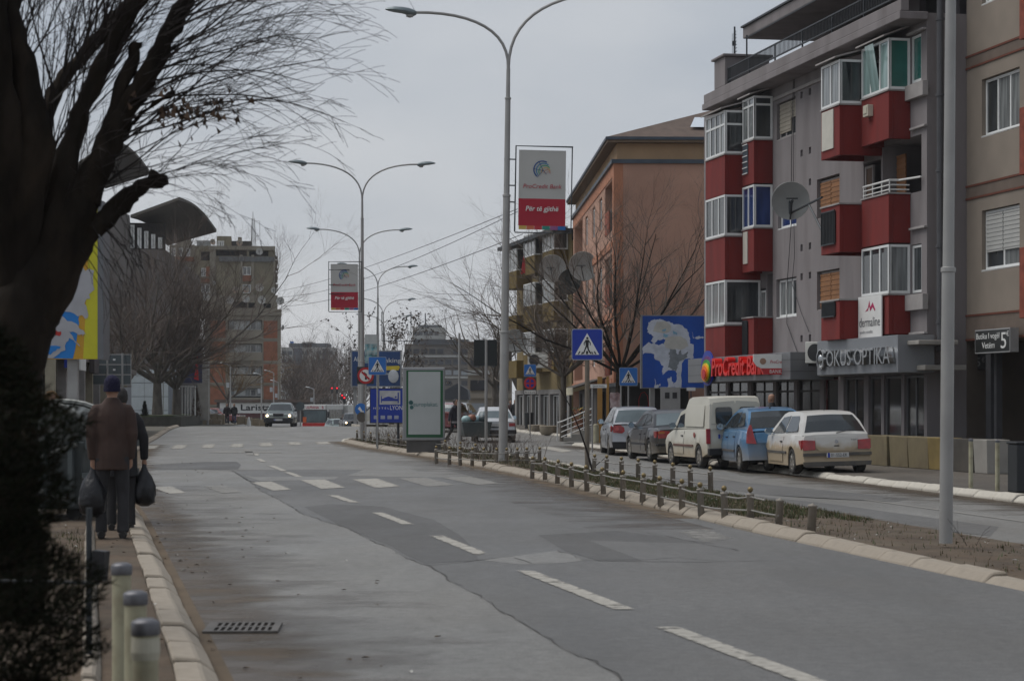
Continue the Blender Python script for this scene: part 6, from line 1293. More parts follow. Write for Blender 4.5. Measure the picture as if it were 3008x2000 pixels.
for i in range(160):
    x, y, z = r.gauss(0, .2), r.gauss(0, .15), r.uniform(.25, .75); s_ = r.uniform(.03, .07); m.cur = r.choice((0, 1, 1, 2)); a = r.uniform(0, 6); m.add([(x, y, z), (x + s_ * math.cos(a), y + s_ * math.sin(a), z + s_), (x - s_ * math.sin(a), y + s_ * math.cos(a), z + s_ * .4)], [(0, 1, 2)])
m.build('flowers', lf, o); m = MB(); m.lathe([(.16, 0), (.22, .35), (.18, .33), (.01, .3)], 12); m.build('pot', M('terracotta', (.22, .1, .06), .8), o)
# drain grate in the near lane
g_ = G(560 * 1.2757, 1449 * 1.2757); o = thing('drain_grate', 'rusty iron drain grate with two rows of slots in the dusty lane', 'drain grate', (g_.x, g_.y, .004), R(3)); gi = M('cast_iron', (.11, .1, .09), .6, .4, var=.2, scale=6)
m = MB(); m.box(-.26, .26, -.32, -.27, 0, .02); m.box(-.26, .26, .27, .32, 0, .02); m.box(-.26, -.21, -.27, .27, 0, .02); m.box(.21, .26, -.27, .27, 0, .02); m.build('frame', gi, o)
for i in range(9): m = MB(); x = -.21 + i * .0467; m.box(x, x + .02, -.27, .27, 0, .019); m.build('bar', gi, o)
m = MB(); m.box(-.21, .21, -.03, .03, 0, .0195); m.build('crossbar', gi, o); m = MB(); m.box(-.209, .209, -.269, .269, -.001, .003); m.build('pit', interior, o)
# big metal dumpster on the near path
P = W(150, HY, 27.6); o = thing('dumpster', 'dented grey steel dumpster with a curved lid behind the walking men', 'dumpster', (W(178, HY, 28.5).x, 28.5, .1), R(82)); dm = M('dumpster_steel', (.085, .098, .1), .55, .35, var=.18, scale=1.5, dirt=(.09, .07, .05), damt=.5)
m = MB(); m.add([(-.75, -.5, .15), (.95, -.5, .15), (.95, .6, .15), (-.75, .6, .15), (-.9, -.65, 1.02), (1.1, -.65, 1.02), (1.1, .7, 1.02), (-.9, .7, 1.02)], [(0, 3, 2, 1), (0, 1, 5, 4), (1, 2, 6, 5), (2, 3, 7, 6), (3, 0, 4, 7), (4, 5, 6, 7)]); m.build('tub', dm, o, bevel=.02)
for y in (-.5, -.18, .16, .5): m = MB(); m.box(-.97, -.88, y, y + .06, .2, 1.0); m.build('rib', dm, o)
zinc = M('worn_zinc', (.22, .225, .21), .5, .3, var=.2, scale=3)
for pp in ([(-.93, -.55, .98), (-.9, .5, .62)], [(-.9, -.5, .25), (-.93, .55, .58)]): m = MB(); m.tube(pp, .03, 6); m.build('brace', zinc, o)
for x, dz in ((-.91, 0), (.1, .015)): m = MB(); m.tube([(x, -.7 * math.cos(PI * j / 14), 1.04 + dz + .47 * max(0, math.sin(PI * j / 14)) ** .8) for j in range(15)], .035, 6); m.build('lid_rim', zinc, o)
m = MB(); m.box(-.95, 1.15, -.72, -.66, .92, 1.06); m.box(-.95, 1.15, -.7, -.62, .55, .62); m.build('rim', dm, o)
m = MB()
for k in range(2):
    x0, x1 = (-.88, .09) if k == 0 else (.12, 1.08); n = 12; vs = []
    for j in range(n + 1):
        t = PI * j / n; vs += [(x0, -.68 * math.cos(t), 1.03 + .46 * math.sin(t) ** .8), (x1, -.68 * math.cos(t), 1.03 + .46 * math.sin(t) ** .8)]
    q = MB(); q.add(vs, [(2 * i, 2 * i + 1, 2 * i + 3, 2 * i + 2) for i in range(n)] + [tuple(range(0, 2 * n + 2, 2)), tuple(range(1, 2 * n + 2, 2))[::-1]]); q.build('lid', M('lid_steel', (.13, .14, .135), .5, .4, var=.15, scale=1.2, dirt=(.11, .1, .08), damt=.4), o, smooth=False)
m = MB(); m.tube([(-1.0, .5, .0), (-1.0, .5, 1.9)], .035, 8); m.build('bar', M('rusty_red_bar', (.1, .025, .02), .7, var=.2), o)
for x in (-.6, .8): m = MB(); m.lathe([(.1, -.03), (.1, .03)], 12, (x, -.4, .1), 'x'); m.build('castor', rubber, o)
# dumpster with bags by the white saloon
P = W(1395, HY, 87.5); o = thing('dumpster', 'grey waste container heaped with plastic bags behind the white saloon', 'dumpster', (P.x, P.y, .0), R(12)); m = MB(); m.add([(-.5, -.4, .25), (.5, -.4, .25), (.5, .4, .25), (-.5, .4, .25), (-.62, -.5, .85), (.62, -.5, .85), (.62, .5, .85), (-.62, .5, .85)], [(0, 3, 2, 1), (0, 1, 5, 4), (1, 2, 6, 5), (2, 3, 7, 6), (3, 0, 4, 7), (4, 5, 6, 7)]); m.build('tub', dm, o, bevel=.03)
for i, (x, z, c) in enumerate(((-.4, .95, (.4, .4, .4)), (-.15, 1.0, (.35, .1, .06)), (.05, .95, (.42, .42, .45)), (.3, .98, (.06, .06, .065)), (-.25, .88, (.1, .1, .1)))):
    q = MB(); q.ball((x, -.2 + .1 * (i % 3), z), .2, 9, sz=.8); b = q.build('bag', M('bag_%s' % 'abcde'[i], (c[0] * .7, c[1], c[2]), .4, var=.2, bump=.6, bscale=9), o, smooth=True)
# blocks and bed across the road
stone_b = M('tan_block', (.26, .21, .145), .9, var=.2, scale=1.5)
o = thing('planter_wall', 'dark low wall holding the grass bed under the bare trees', 'wall', (-29.5, 135, .1), 0); m = MB()
pl = [(W(a, HY, 134).x + 29.5, W(a, HY, 134).y - 135) for a in (300, 420, 520, 590)]; pts2 = [(-6, -2), (0, 0), (4.5, 1), (8.0, 6), (6, 30), (-6, 30)]; m.prism(pts2, -.1, .62); m.build('bed', M('bed_edge', (.06, .055, .042), .95, var=.2), o); m = MB(); m.prism([(-5.6, -1.6), (0, .4), (4.3, 1.4), (7.5, 6.2), (5.6, 29.5), (-5.6, 29.5)], .622, .7); m.build('turf', M('bed_turf', (.05, .06, .025), .95, var=.3, scale=1), o)
for i, (px0, px1, Y, z1) in enumerate(((594, 617, 182, .9), (618, 640, 182, .72), (640, 660, 182, .65), (696, 718, 182, .5), (718, 740, 182, .4), (740, 762, 184, .3), (762, 786, 186, .2), (598, 622, 180, .3), (625, 650, 180, .25))):
    k = F / Y; x0, x1 = (px0 - CX) / k, (px1 - CX) / k; o = thing('stone_block', ['tallest tan stone block at the head of the roadside row', 'second tan stone block of the row, stepping down', 'tan stone block just before the strolling men', 'tan stone block just past the man in the black jacket', 'tan stone block beside the small white cone', 'tan stone block under the cafe sign', 'lowest tan stone block at the road end of the row', 'small tan block lying before the tallest one', 'small tan block lying before the second one'][i], 'stone block', (x0, Y, -.4), 0, 'tan stone blocks by the road'); m = MB(); m.box(0, x1 - x0 - .03, 0, .5, 0, .4 + z1); m.build('block', stone_b, o, bevel=.03)
o = thing('traffic_cone', 'small white traffic cone by the tan stone blocks', 'traffic cone', (W(731, HY, 178).x, 178, -.3), 0); m = MB(); m.lathe([(.2, 0), (.16, .35), (.1, .6), (.03, .78)], 10); m.build('body', sign_white, o)
o = thing('frame_stand', 'white tubular gate frame under the bare trees', 'frame', (W(552, HY, 150).x, 150, .75), 0); m = MB(); m.tube([(-.6, 0, 0), (-.6, 0, 2.0), (.5, 0, 2.0), (.5, 0, 0)], .05, 6)
for x in (-.4, -.2, 0, .2): m.tube([(x, 0, 0), (x, 0, 1.95)], .025, 5)
m.build('tubes', white_paint, o)
# sign post with a small box at the bed edge
P = G(205 * 1.2757, 1530 * 1.2757, .1); o = thing('post', 'dark steel post with a small black tray beside the conifer', 'post', (P.x, P.y, .1), R(-12)); m = MB(); m.tube([(0, 0, 0), (0, 0, .9)], .019, 8); m.tube([(-.7, 0, .47), (.06, 0, .47)], .011, 6); m.build('shaft', dark_steel, o); m = MB(); m.box(-.02, .055, -.04, .04, .49, .66); q = m.build('box', M('black_box', (.015, .015, .018), .5), o); q.rotation_euler.y = R(5)
# ------------------------------------------------------------------ vehicles
# local frame of a car: +x forward, y to its left, z up, origin on the road between the rear wheels' and front wheels' middle
def paint_mat(name, col, mud=None, metal=.0, rough=.35, coat=.6): return M(name, col, rough, metal, var=.04, scale=1.2, spec=.5, coat=coat, mud=mud)
car_glass = M('car_glass', (.022, .026, .028), .07, 0, var=.2, scale=1.4, spec=.8)
car_glass_pale = M('car_glass_pale', (.1, .13, .14), .12, 0, var=.25, scale=1.2, spec=.8)
tail_red = M('tail_lamp_red', (.3, .012, .015), .2, var=.25, scale=9, coat=.6); amber = M('lamp_amber', (.4, .12, .01), .25, var=.1, coat=.5); lampclear = M('lamp_clear', (.45, .45, .45), .2, var=.1, scale=8, coat=.5)
under_m = M('underbody', (.012, .011, .01), .9, var=.2); trim_m = M('grey_bumper_trim', (.075, .07, .065), .65, var=.12, dirt=(.18, .15, .1), damt=.5, dscale=3)
hub_m = M('dusty_hubcap', (.23, .22, .2), .5, .4, var=.15, scale=6, dirt=(.17, .14, .1), damt=.6, dscale=3); plate_w = M('number_plate_white', (.45, .45, .44), .5, var=.05)
def lerp_prof(prof, x):
    if x <= prof[0][0]: return prof[0][1]
    for (a, b), (c, d) in zip(prof, prof[1:]):
        if a <= x <= c: t = (x - a) / (c - a) if c > a else 0; return b + (d - b) * t
    return prof[-1][1]
def wheel_mesh(r, w):
    m = MB(); m.lathe([(r * .66, -w / 2), (r * .9, -w / 2), (r * .985, -w * .38), (r, -w * .2), (r, w * .2), (r * .985, w * .38), (r * .9, w / 2), (r * .66, w / 2), (r * .64, -w / 2)], 26, (0, 0, 0), 'y', cap=False); t = bpy.data.meshes.new('tyre'); t.from_pydata(m.v, [], m.f); t.materials.append(rubber); t.polygons.foreach_set('use_smooth', [True] * len(t.polygons))
    m = MB(); m.lathe([(r * .66, -w * .36), (r * .68, w * .42), (r * .6, w * .44), (r * .52, w * .3), (r * .2, w * .42), (.01, w * .42)], 24, (0, 0, 0), 'y')
    for k in range(8):
        a = 2 * PI * k / 8; c, s = math.cos(a), math.sin(a); p = lambda rr, t: (rr * c - t * s, -w * .455, rr * s + t * c); q = lambda rr, t: (rr * c - t * s, -w * .36, rr * s + t * c)
        m.add([p(r * .2, -.03), p(r * .6, -.022), p(r * .6, .022), p(r * .2, .03), q(r * .2, -.04), q(r * .6, -.03), q(r * .6, .03), q(r * .2, .04)], [(0, 1, 2, 3), (0, 4, 5, 1), (1, 5, 6, 2), (2, 6, 7, 3), (3, 7, 4, 0)])
    h = bpy.data.meshes.new('rim'); h.from_pydata(m.v, [], m.f); h.materials.append(hub_m); return t, h
def car(name, label, loc, head, S, body, group=None, glass=car_glass, z=None, roll=0.0, pitch=0.0):
    """S: shape dict. top=[(x,z)...] bonnet/belt/boot line rear to front, cab=[(x,z)...] greenhouse rear to front, W, wr (roof half width)"""
    o = thing(name, label, S.get('cat', 'car'), loc, head, group); o.rotation_euler = (roll, pitch, head)
    W2, r = S['W'] / 2, S['r']; xa, xb = S['ax']; top = S['top']; x0, x1 = top[0][0], top[-1][0]; sill = S.get('sill', .2); mid = S.get('mid', .6); ra = r + .045
    taper = lambda x: 1 - .12 * max(0, (x - (x1 - .75)) / .75) ** 2 - S.get('rt', .06) * max(0, ((x0 + .6) - x) / .6) ** 2
    def zb(x):
        b = sill + .06 * max(0, (x - (x1 - .6)) / .6) + S.get('rb', .12) * max(0, ((x0 + .5) - x) / .5)
        for c in (xa, xb):
            d = abs(x - c)
            if d < ra: b = max(b, r + math.sqrt(ra * ra - d * d))
        return b
    xs = sorted(set([x0 + (x1 - x0) * i / 60 for i in range(61)] + [c + ra * math.cos(PI * i / 12) for c in (xa, xb) for i in range(13)] + [p[0] for p in top]))
    xs = [x for i, x in enumerate(xs) if i == 0 or x - xs[i - 1] > .004]
    m = MB(); n = len(xs); cols = []
    for x in xs:
        zt = lerp_prof(top, x); w = W2 * taper(x); b = zb(x); mm = max(b + .015, min(mid, zt - .04)); wt = w * (1 - .07 * max(0, (zt - mid)) / .35)
        half = [(w - .1, max(b, sill)), (w * .985 - .002, b), (w, mm), ((w + wt) / 2 + .004, (mm + zt) / 2), (wt, zt - .03), (wt - .035, zt - .004), (wt * .72, zt + .012), (wt * .36, zt + .02)]
        cols.append([(x, y, z) for y, z in half] + [(x, 0, zt + .022)] + [(x, -y, z) for y, z in reversed(half)])
    K = len(cols[0]); m.rings(cols, cap=False)
    def endcap(i, flip, prof):                     # nose and tail: bulging fascia
        ring = cols[i]; zt = lerp_prof(top, xs[i]); rows = []
        base = [ring[j] for j in range(K)]
        c = [(p[0] + prof(p[2]), p[1] * .96, p[2]) for p in base]; o_ = len(m.v)
        m.v += c; st = i * K; 
        for j in range(K - 1): f = (st + j, st + j + 1, o_ + j + 1, o_ + j); m.f.append(f[::-1] if flip else f); m.mi.append(0)
        h = K // 2
        for j in range(h): f = (o_ + j, o_ + j + 1, o_ + K - 2 - j, o_ + K - 1 - j) if j + 1 != K - 2 - j else (o_ + j, o_ + j + 1, o_ + K - 1 - j); m.f.append(f[::-1] if flip else f); m.mi.append(0)
    tb_, nb_ = S.get('tail', lambda z: -.05), S.get('nose', lambda z: .06)
    endcap(0, True, tb_); endcap(n - 1, False, nb_)
    b = m.build('body', body, o, smooth=True); b.data.update()
    try: b.data.set_sharp_from_angle(angle=R(38))
    except Exception: pass
    # greenhouse
    cab = S['cab']; zr = max(p[1] for p in cab); zl = min(p[1] for p in cab); wr, wb = S['wr'], W2 * .93
    hw = lambda z: wb + (wr - wb) * max(0, (z - zl) / (zr - zl)) ** 1.15
    m = MB(); rings = []
    for i, (x, z) in enumerate(cab):
        w = hw(z) * (taper(x) if z < zl + .1 else 1); cx = .02 if z > zl + .25 else .03
        sg = -1 if i < len(cab) / 2 else 1
        rings.append([(x, w, z), (x + sg * cx * .6, w * .66, z + .012), (x + sg * cx, 0, z + .02), (x + sg * cx * .6, -w * .66, z + .012), (x, -w, z)])
    for a, c in zip(rings, rings[1:]):
        k = len(m.v); m.v += a + c
        for j in range(4): m.f.append((k + j + 1, k + j, k + 5 + j, k + 6 + j)); m.mi.append(0)
    for s in (1, -1):
        k = len(m.v); pts = [(x, s * hw(z) * (taper(x) if z < zl + .1 else 1), z) for x, z in cab]; m.v += pts; f = tuple(range(k, k + len(pts))); m.f.append(f if s < 0 else f[::-1]); m.f[-1] = f[::-1] if s < 0 else f; m.mi.append(0)
    rf = m.build('roof', body, o, smooth=False, bevel=.035, seg=3, ang=28)
    # glass
    def sidepanel(nm, pts, s, mat, off=.006, par=None, thick=.02):
        q = MB(); P = [(x, s * (hw(z) + off), z) for x, z in pts]; I = [(x, s * (hw(z) + off - thick), z) for x, z in pts]; N = len(P); f = tuple(range(N)); g = tuple(range(N, 2 * N))
        q.add(P + I, [f if s < 0 else f[::-1], g[::-1] if s < 0 else g] + [((i, N + i, N + (i + 1) % N, (i + 1) % N) if s < 0 else ((i + 1) % N, N + (i + 1) % N, N + i, i)) for i in range(N)]); return q.build(nm, mat, par or o)
    for s in (1, -1):
        for pts in S['side']: sidepanel('side_window', pts, s, glass)
    def skinpanel(nm, i0, i1, t0, t1, wk, mat, off=.012):
        a, c = Vector((cab[i0][0], 0, cab[i0][1])), Vector((cab[i1][0], 0, cab[i1][1])); d = (c - a).normalized(); nn = Vector((-d.z, 0, d.x))
        if (nn.x > 0) == (i0 < len(cab) / 2) and abs(nn.x) > .05: nn = -nn
        if nn.z < 0: nn = -nn
        line = [Vector((cab[i][0], 0, cab[i][1])) for i in range(i0, i1 + (1 if i1 > i0 else -1), 1 if i1 > i0 else -1)]
        lens = [(q_ - p_).length for p_, q_ in zip(line, line[1:])]; tot = sum(lens); ts = [t0] + [sum(lens[:k]) / tot for k in range(1, len(lens)) if t0 < sum(lens[:k]) / tot < t1] + [t1]
        def along(t):
            d_ = t * tot
            for p_, q_, l_ in zip(line, line[1:], lens):
                if d_ <= l_ + 1e-6: return p_.lerp(q_, d_ / l_)
                d_ -= l_
            return line[-1]
        vs = []; n_ = len(ts)
        for t in ts:
            p = along(t)
            for j in range(9): y = (j / 4 - 1); w = hw(p.z) * wk; q = p + nn * (off + .03 * (1 - abs(y) ** 1.7)); vs.append((q.x, y * w, q.z))
        inn = [(v[0] - nn.x * .05, v[1], v[2] - nn.z * .05) for v in vs]; N_ = 9 * n_
        q = MB(); f = [(r_ * 9 + j, r_ * 9 + j + 1, r_ * 9 + 10 + j, r_ * 9 + 9 + j) for r_ in range(n_ - 1) for j in range(8)]
        for r_ in range(n_ - 1): f += [(r_ * 9, r_ * 9 + 9, N_ + r_ * 9 + 9, N_ + r_ * 9), (r_ * 9 + 8, N_ + r_ * 9 + 8, N_ + r_ * 9 + 17, r_ * 9 + 17)]
        f += [(j, N_ + j, N_ + j + 1, j + 1) for j in range(8)] + [(N_ - 9 + j, N_ - 8 + j, 2 * N_ - 8 + j, 2 * N_ - 9 + j) for j in range(8)]
        q.add(vs + inn, f)
        ob = q.build(nm, mat, o); bm = bmesh.new(); bm.from_mesh(ob.data); bmesh.ops.recalc_face_normals(bm, faces=bm.faces); bm.to_mesh(ob.data); bm.free(); return ob
    a, c, t0, t1 = S['rear']; skinpanel('rear_window', a, c, t0, t1, .9, S.get('rear_glass', glass))
    a, c, t0, t1 = S['front']; skinpanel('windscreen', a, c, t0, t1, .92, glass)
    # wheels
    T, Hh = S['wm']
    for x in (xa, xb):
        for s in (1, -1):
            w = share('wheel', T, o, (x, s * (W2 - .115), r)); w.rotation_euler.z = 0 if s < 0 else PI
            if S.get('steer') and x == xb: w.rotation_euler.z += S['steer']
            share('rim', Hh, w, (0, 0, 0))
    m = MB(); m.box(x0 + .15, x1 - .15, -W2 + .24, W2 - .24, sill - .02, .5); m.build('underbody', under_m, o)
    for x in (xa, xb):
        for s in (1, -1): m = MB(); m.box(x - ra + .02, x + ra - .02, s * (W2 - .27) - .02, s * (W2 - .27) + .02, sill, r + ra - .02); m.build('wheel_arch_liner', under_m, o)
    # sides: doors, mouldings, mirrors, handles
    sy = lambda x, z: W2 * taper(x) * (1 - .07 * max(0, z - mid) / .35)
    for s in (1, -1):
        for (xd0, xd1) in S['doors']:
            q = MB(); zt0 = lerp_prof(top, (xd0 + xd1) / 2) - .05; N = 6; P = []
            for j in range(2):
                off = .006 if j == 0 else -.02
                for i in range(N + 1):
                    x = xd0 + (xd1 - xd0) * i / N
                    for z in (max(sill + .08, zb(x) + .02), mid, zt0): P.append((x, s * (sy(x, z) + off + (.004 if z == mid else 0)), z))
            f = [(i * 3 + k, (i + 1) * 3 + k, (i + 1) * 3 + k + 1, i * 3 + k + 1) for i in range(N) for k in range(2)]; B = (N + 1) * 3
            rim = [k for k in range(3)] ; q.add(P, f + [(0, 1, B + 1, B), (1, 2, B + 2, B + 1), (N * 3, B + N * 3, B + N * 3 + 1, N * 3 + 1), (N * 3 + 1, B + N * 3 + 1, B + N * 3 + 2, N * 3 + 2)] + [(i * 3 + 2, (i + 1) * 3 + 2, B + (i + 1) * 3 + 2, B + i * 3 + 2) for i in range(N)])
            d = q.build('door', body, o, smooth=False); bm = bmesh.new(); bm.from_mesh(d.data); bmesh.ops.recalc_face_normals(bm, faces=bm.faces); bm.to_mesh(d.data); bm.free()
            e_ = MB(); e_.add([(xd + sx * .014, s * (sy(xd, zz) + .0025), zz) for xd, sx in ((xd0, -1), (xd0, 0), (xd1, 0), (xd1, 1)) for zz in (max(sill + .1, zb(xd) + .03), mid, zt0)], [(0, 3, 4, 1), (1, 4, 5, 2), (6, 9, 10, 7), (7, 10, 11, 8)]); e_.build('door_seam', black, d)
            h = MB(); hz_ = zt0 - .12; hx_ = xd0 + .14; h.box(hx_ - .08, hx_ + .08, s * (sy(hx_, hz_) + .02) - .014, s * (sy(hx_, hz_) + .02) + .014, hz_ - .016, hz_ + .016); h.build('handle', S.get('hm', black), d, bevel=.006)
        if S.get('mould'):
            q = MB(); z = S['mould']; N = 12; P = []
            for i in range(N + 1):
                x = xa + ra + .06 + (xb - xa - 2 * ra - .12) * i / N
                for yy, zz in ((.0, -.03), (.022, -.025), (.022, .025), (.0, .03)): P.append((x, s * (W2 * taper(x) + .002 + yy), z + zz))
            q.add(P, [(i * 4 + k, (i + 1) * 4 + k, (i + 1) * 4 + k + 1, i * 4 + k + 1) for i in range(N) for k in range(3)] + [(0, 1, 2, 3), (N * 4 + 3, N * 4 + 2, N * 4 + 1, N * 4)]); q.build('side_moulding', S.get('mm', trim_m), o)
        mxp = S.get('mirror', (S['cab'][-1][0] - .35, zl + .06)); q = MB(); yy = s * (W2 * .95 + .1)
        q.rings([[(mxp[0] + dx, yy + .1 * k_ * math.cos(t * PI / 4), mxp[1] + .075 * k_ * math.sin(t * PI / 4)) for t in range(8)] for dx, k_ in ((-.05, .9), (-.048, 1.0), (.02, .95), (.07, .5))]); q.box(mxp[0] - .02, mxp[0] + .03, min(yy, s * W2 * .9), max(yy, s * W2 * .9), mxp[1] - .04, mxp[1] - .015); ob = q.build('mirror', S.get('mirm', body), o, smooth=False)
        g = MB(); g.plate(disc(0, 0, .082, 14, 1.1), 0, .004); gg = g.build('mirror_glass', M('mirror_glass', (.3, .38, .45), .05, 1, var=0), ob); gg.location = (mxp[0] - .054, yy, mxp[1]); gg.rotation_euler.z = R(-90)
    return o
def patch(o, nm, x, pts, mat, th=.02, rear=True, par=None, lean=0.0):
    """a plate on the tail (or nose) of a car; pts in (y,z)"""
    s = -1 if rear else 1; q = MB(); P = [(x + s * 0 + lean * (z - pts[0][1]), y, z) for y, z in pts]; I = [(p[0] - s * th, p[1], p[2]) for p in P]; N = len(P); q.add(P + I, [tuple(range(N)), tuple(range(2 * N - 1, N - 1, -1))] + [((i + 1) % N, i, N + i, N + (i + 1) % N) for i in range(N)])
    ob = q.build(nm, mat, par or o); bm = bmesh.new(); bm.from_mesh(ob.data); bmesh.ops.recalc_face_normals(bm, faces=bm.faces); bm.to_mesh(ob.data); bm.free(); return ob
def number_plate(o, x, z, text, w=.5, rear=True, y=0):
    s = -1 if rear else 1; p = MB(); p.box(min(x, x + s * .012), max(x, x + s * .012), y - w / 2, y + w / 2, z - .055, z + .055); pl = p.build('number_plate', plate_w, o)
    q = MB(); q.box(min(x + s * .0125, x + s * .0145), max(x + s * .0125, x + s * .0145), y + (w / 2 - .05) * (1 if rear else -1) - .025, y + (w / 2 - .05) * (1 if rear else -1) + .025, z - .053, z + .053); q.build('blue_band', sign_blue, pl)
    if text:
        t = txt(text, w * .74, .075, sign_black, pl, (x + s * .0135, y - .03 * (1 if rear else -1), z - .037), .001); t.rotation_euler = (R(90), 0, R(-90) if rear else R(90))
dirtc = (.31, .235, .14)
wm_s = wheel_mesh(.3, .195); wm_m = wheel_mesh(.315, .205)
# --- the nearest: beige white three door hatchback
golf4 = dict(W=1.735, r=.3, ax=(-1.255, 1.255), sill=.2, mid=.58, wm=wm_s, rb=.06, rt=.05,
    top=[(-1.93, .9), (-1.86, .925), (-1.2, .94), (0, .92), (.8, .9), (1.15, .88), (1.7, .8), (2.02, .7), (2.12, .62)],
    cab=[(-1.95, .9), (-1.69, 1.2), (-1.48, 1.365), (-1.27, 1.415), (-.6, 1.44), (.05, 1.425), (.3, 1.375), (.95, .9)], wr=.535,
    side=[[(-1.52, 1.0), (-.52, .96), (-.46, 1.33), (-1.12, 1.34), (-1.3, 1.26)], [(-.44, .96), (.62, .93), (.2, 1.3), (-.38, 1.34)]], rear=(0, 2, .12, .93), front=(7, 6, .08, .95), doors=[(-.5, .72)], mould=.5,
    tail=lambda z: -.17 if z < .56 else -.1 + .1 * max(0, z - .6), nose=lambda z: .05, mirror=(.55, .98))
mudm = (dirtc, .6, .75, .92)
def finish_golf4(o, body):
    x = -2.06
    for s in (1, -1):
        t = patch(o, 'tail_lamp', -2.045, [(s * .5, .78), (s * .79, .8), (s * .8, .62), (s * .77, .56), (s * .5, .57)], tail_red, .09, lean=.06)
        q = MB(); q.box(-2.0, -1.78, min(s * .79, s * .82), max(s * .79, s * .82), .58, .79); q.build('tail_lamp', tail_red, o, bevel=.008)
        patch(o, 'bumper_strip', -2.115, [(s * .25, .5), (s * .8, .5), (s * .8, .43), (s * .25, .43)], trim_m, .05)
    patch(o, 'lower_valance', -2.11, [(-.8, .3), (.8, .3), (.78, .2), (-.78, .2)], trim_m, .05)
    patch(o, 'hatch', -2.032, [(-.49, .86), (.49, .86), (.49, .62), (.4, .535), (-.4, .535), (-.49, .62)], body, .06, lean=.07)
    number_plate(o, -2.12, .445, '01-552-EK', .52)
    q = MB(); q.lathe([(.045, 0), (.045, .01), (.038, .012), (.001, .012)], 16, (-2.045, 0, .75), 'x'); e = q.build('round_emblem', M('emblem_steel', (.35, .36, .38), .25, .8, var=.1), o); 
    q = MB(); q.box(-2.05, -2.03, -.06, .06, .64, .665); q.build('lock', black, o)
    q = MB(); q.tube([(-1.97, -.02, .945), (-1.96, -.38, 1.01)], .01, 5); q.build('wiper', black, o); q = MB(); q.tube([(-1.05, 0, 1.43), (-1.45, 0, 1.95)], .005, 5); q.build('aerial', black, o)
    txt_ = txt('TDI', .13, .03, trim_m, o, (-2.045, -.4, .77), .001); txt_.rotation_euler = (R(90), 0, R(-90))
def place(px, Y, z=0): p = W(px, HY, Y); return (p.x, p.y, z)
# heading of a car axis (+x forward). Cars point up the road: forward is roughly +y, leaning to -x
def hd(deg): return R(90 + deg)
bm4 = paint_mat('beige_white_paint', (.5, .49, .465), mudm, rough=.4, coat=.35)
o = car('hatchback', 'mud splashed white hatchback with a long black aerial, nearest of the parked row', (*place(2389, 51.5)[:2], -.02), hd(7.5), golf4, bm4, 'cars parked half on the kerb', roll=R(-1.5)); finish_golf4(o, bm4)
# --- light blue hatchback
c3 = dict(W=1.66, r=.3, ax=(-1.23, 1.23), sill=.22, mid=.62, wm=wm_s, rb=.05, rt=.09,
    top=[(-1.82, .92), (-1.7, .99), (-1.0, 1.02), (0, .98), (.7, .97), (1.1, .95), (1.6, .82), (1.93, .66), (2.0, .58)],
    cab=[(-1.9, .96), (-1.68, 1.28), (-1.42, 1.45), (-1.1, 1.5), (-.6, 1.525), (-.15, 1.49), (.2, 1.38), (1.1, .97)], wr=.54,
    side=[[(-1.5, 1.1), (-.85, 1.06), (-.8, 1.4), (-1.12, 1.41), (-1.4, 1.3)], [(-.78, 1.06), (-.1, 1.03), (-.12, 1.4), (-.72, 1.43)], [(-.05, 1.03), (.8, 1.0), (.25, 1.3), (-.06, 1.38)]], rear=(0, 2, .1, .93), front=(7, 6, .08, .95), doors=[(-.82, .02), (.05, .85)], mould=.48, tail=lambda z: -.16 if z < .6 else -.1, nose=lambda z: .06, mirror=(.7, 1.06), mirm=M('dark_mirror', (.03, .035, .045), .5))
bc3 = paint_mat('sky_blue_paint', (.075, .2, .36), (dirtc, .3, .8, .55), .3, .35)
o = car('hatchback', 'sky blue rounded hatchback with tall red tail lamps parked behind the white van', (*place(2236, 54.4)[:2], -.03), hd(5.5), c3, bc3, 'cars parked half on the kerb', glass=car_glass, roll=R(-1.5))
for s in (1, -1): patch(o, 'tail_lamp', -1.99, [(s * .52, .66), (s * .76, .68), (s * .73, .95), (s * .66, 1.12), (s * .62, 1.12), (s * .58, .9)], tail_red, .09, lean=.16)
patch(o, 'hatch', -1.945, [(-.54, .94), (.54, .94), (.5, .68), (-.5, .68)], bc3, .06, lean=.1)
number_plate(o, -2.0, .5, None); q = MB(); q.tube([(-1.2, 0, 1.52), (-1.4, 0, 1.72)], .006, 5); q.ball((-1.18, 0, 1.515), .03, 8); q.build('aerial', black, o); q = MB(); q.tube([(-1.9, -.02, 1.03), (-1.86, -.42, 1.1)], .012, 5); q.build('wiper', black, o)
# --- white box van
van = dict(W=1.58, r=.29, ax=(-1.25, 1.33), sill=.25, mid=.62, wm=wm_s, rb=.12, rt=.03, cat='van',
    top=[(-1.98, .98), (-1.5, 1.0), (0, .98), (.9, .96), (1.25, .93), (1.8, .8), (2.0, .66), (2.05, .58)],
    cab=[(-2.02, .98), (-1.97, 1.62), (-1.9, 1.76), (-1.7, 1.8), (-.4, 1.8), (-.12, 1.74), (.08, 1.5), (.5, 1.42), (1.15, .97)], wr=.64,
    side=[[(.12, 1.03), (.82, 1.0), (.5, 1.32), (.14, 1.38)]], rear=(0, 1, .2, .21), front=(8, 7, .1, .93), doors=[(.05, .95)], mould=.55, mm=M('red_brown_moulding', (.12, .06, .045), .6), tail=lambda z: -.03, nose=lambda z: .05, mirror=(.85, 1.06), mirm=black)
bvan = paint_mat('cream_white_paint', (.5, .485, .42), (dirtc, .3, .72, .75), rough=.45, coat=.2)
o = car('van', 'cream white box van with twin rear doors standing in the parked row', (*place(2095, 57.2)[:2], -.03), hd(12), van, bvan, 'cars parked half on the kerb', roll=R(-1.5))
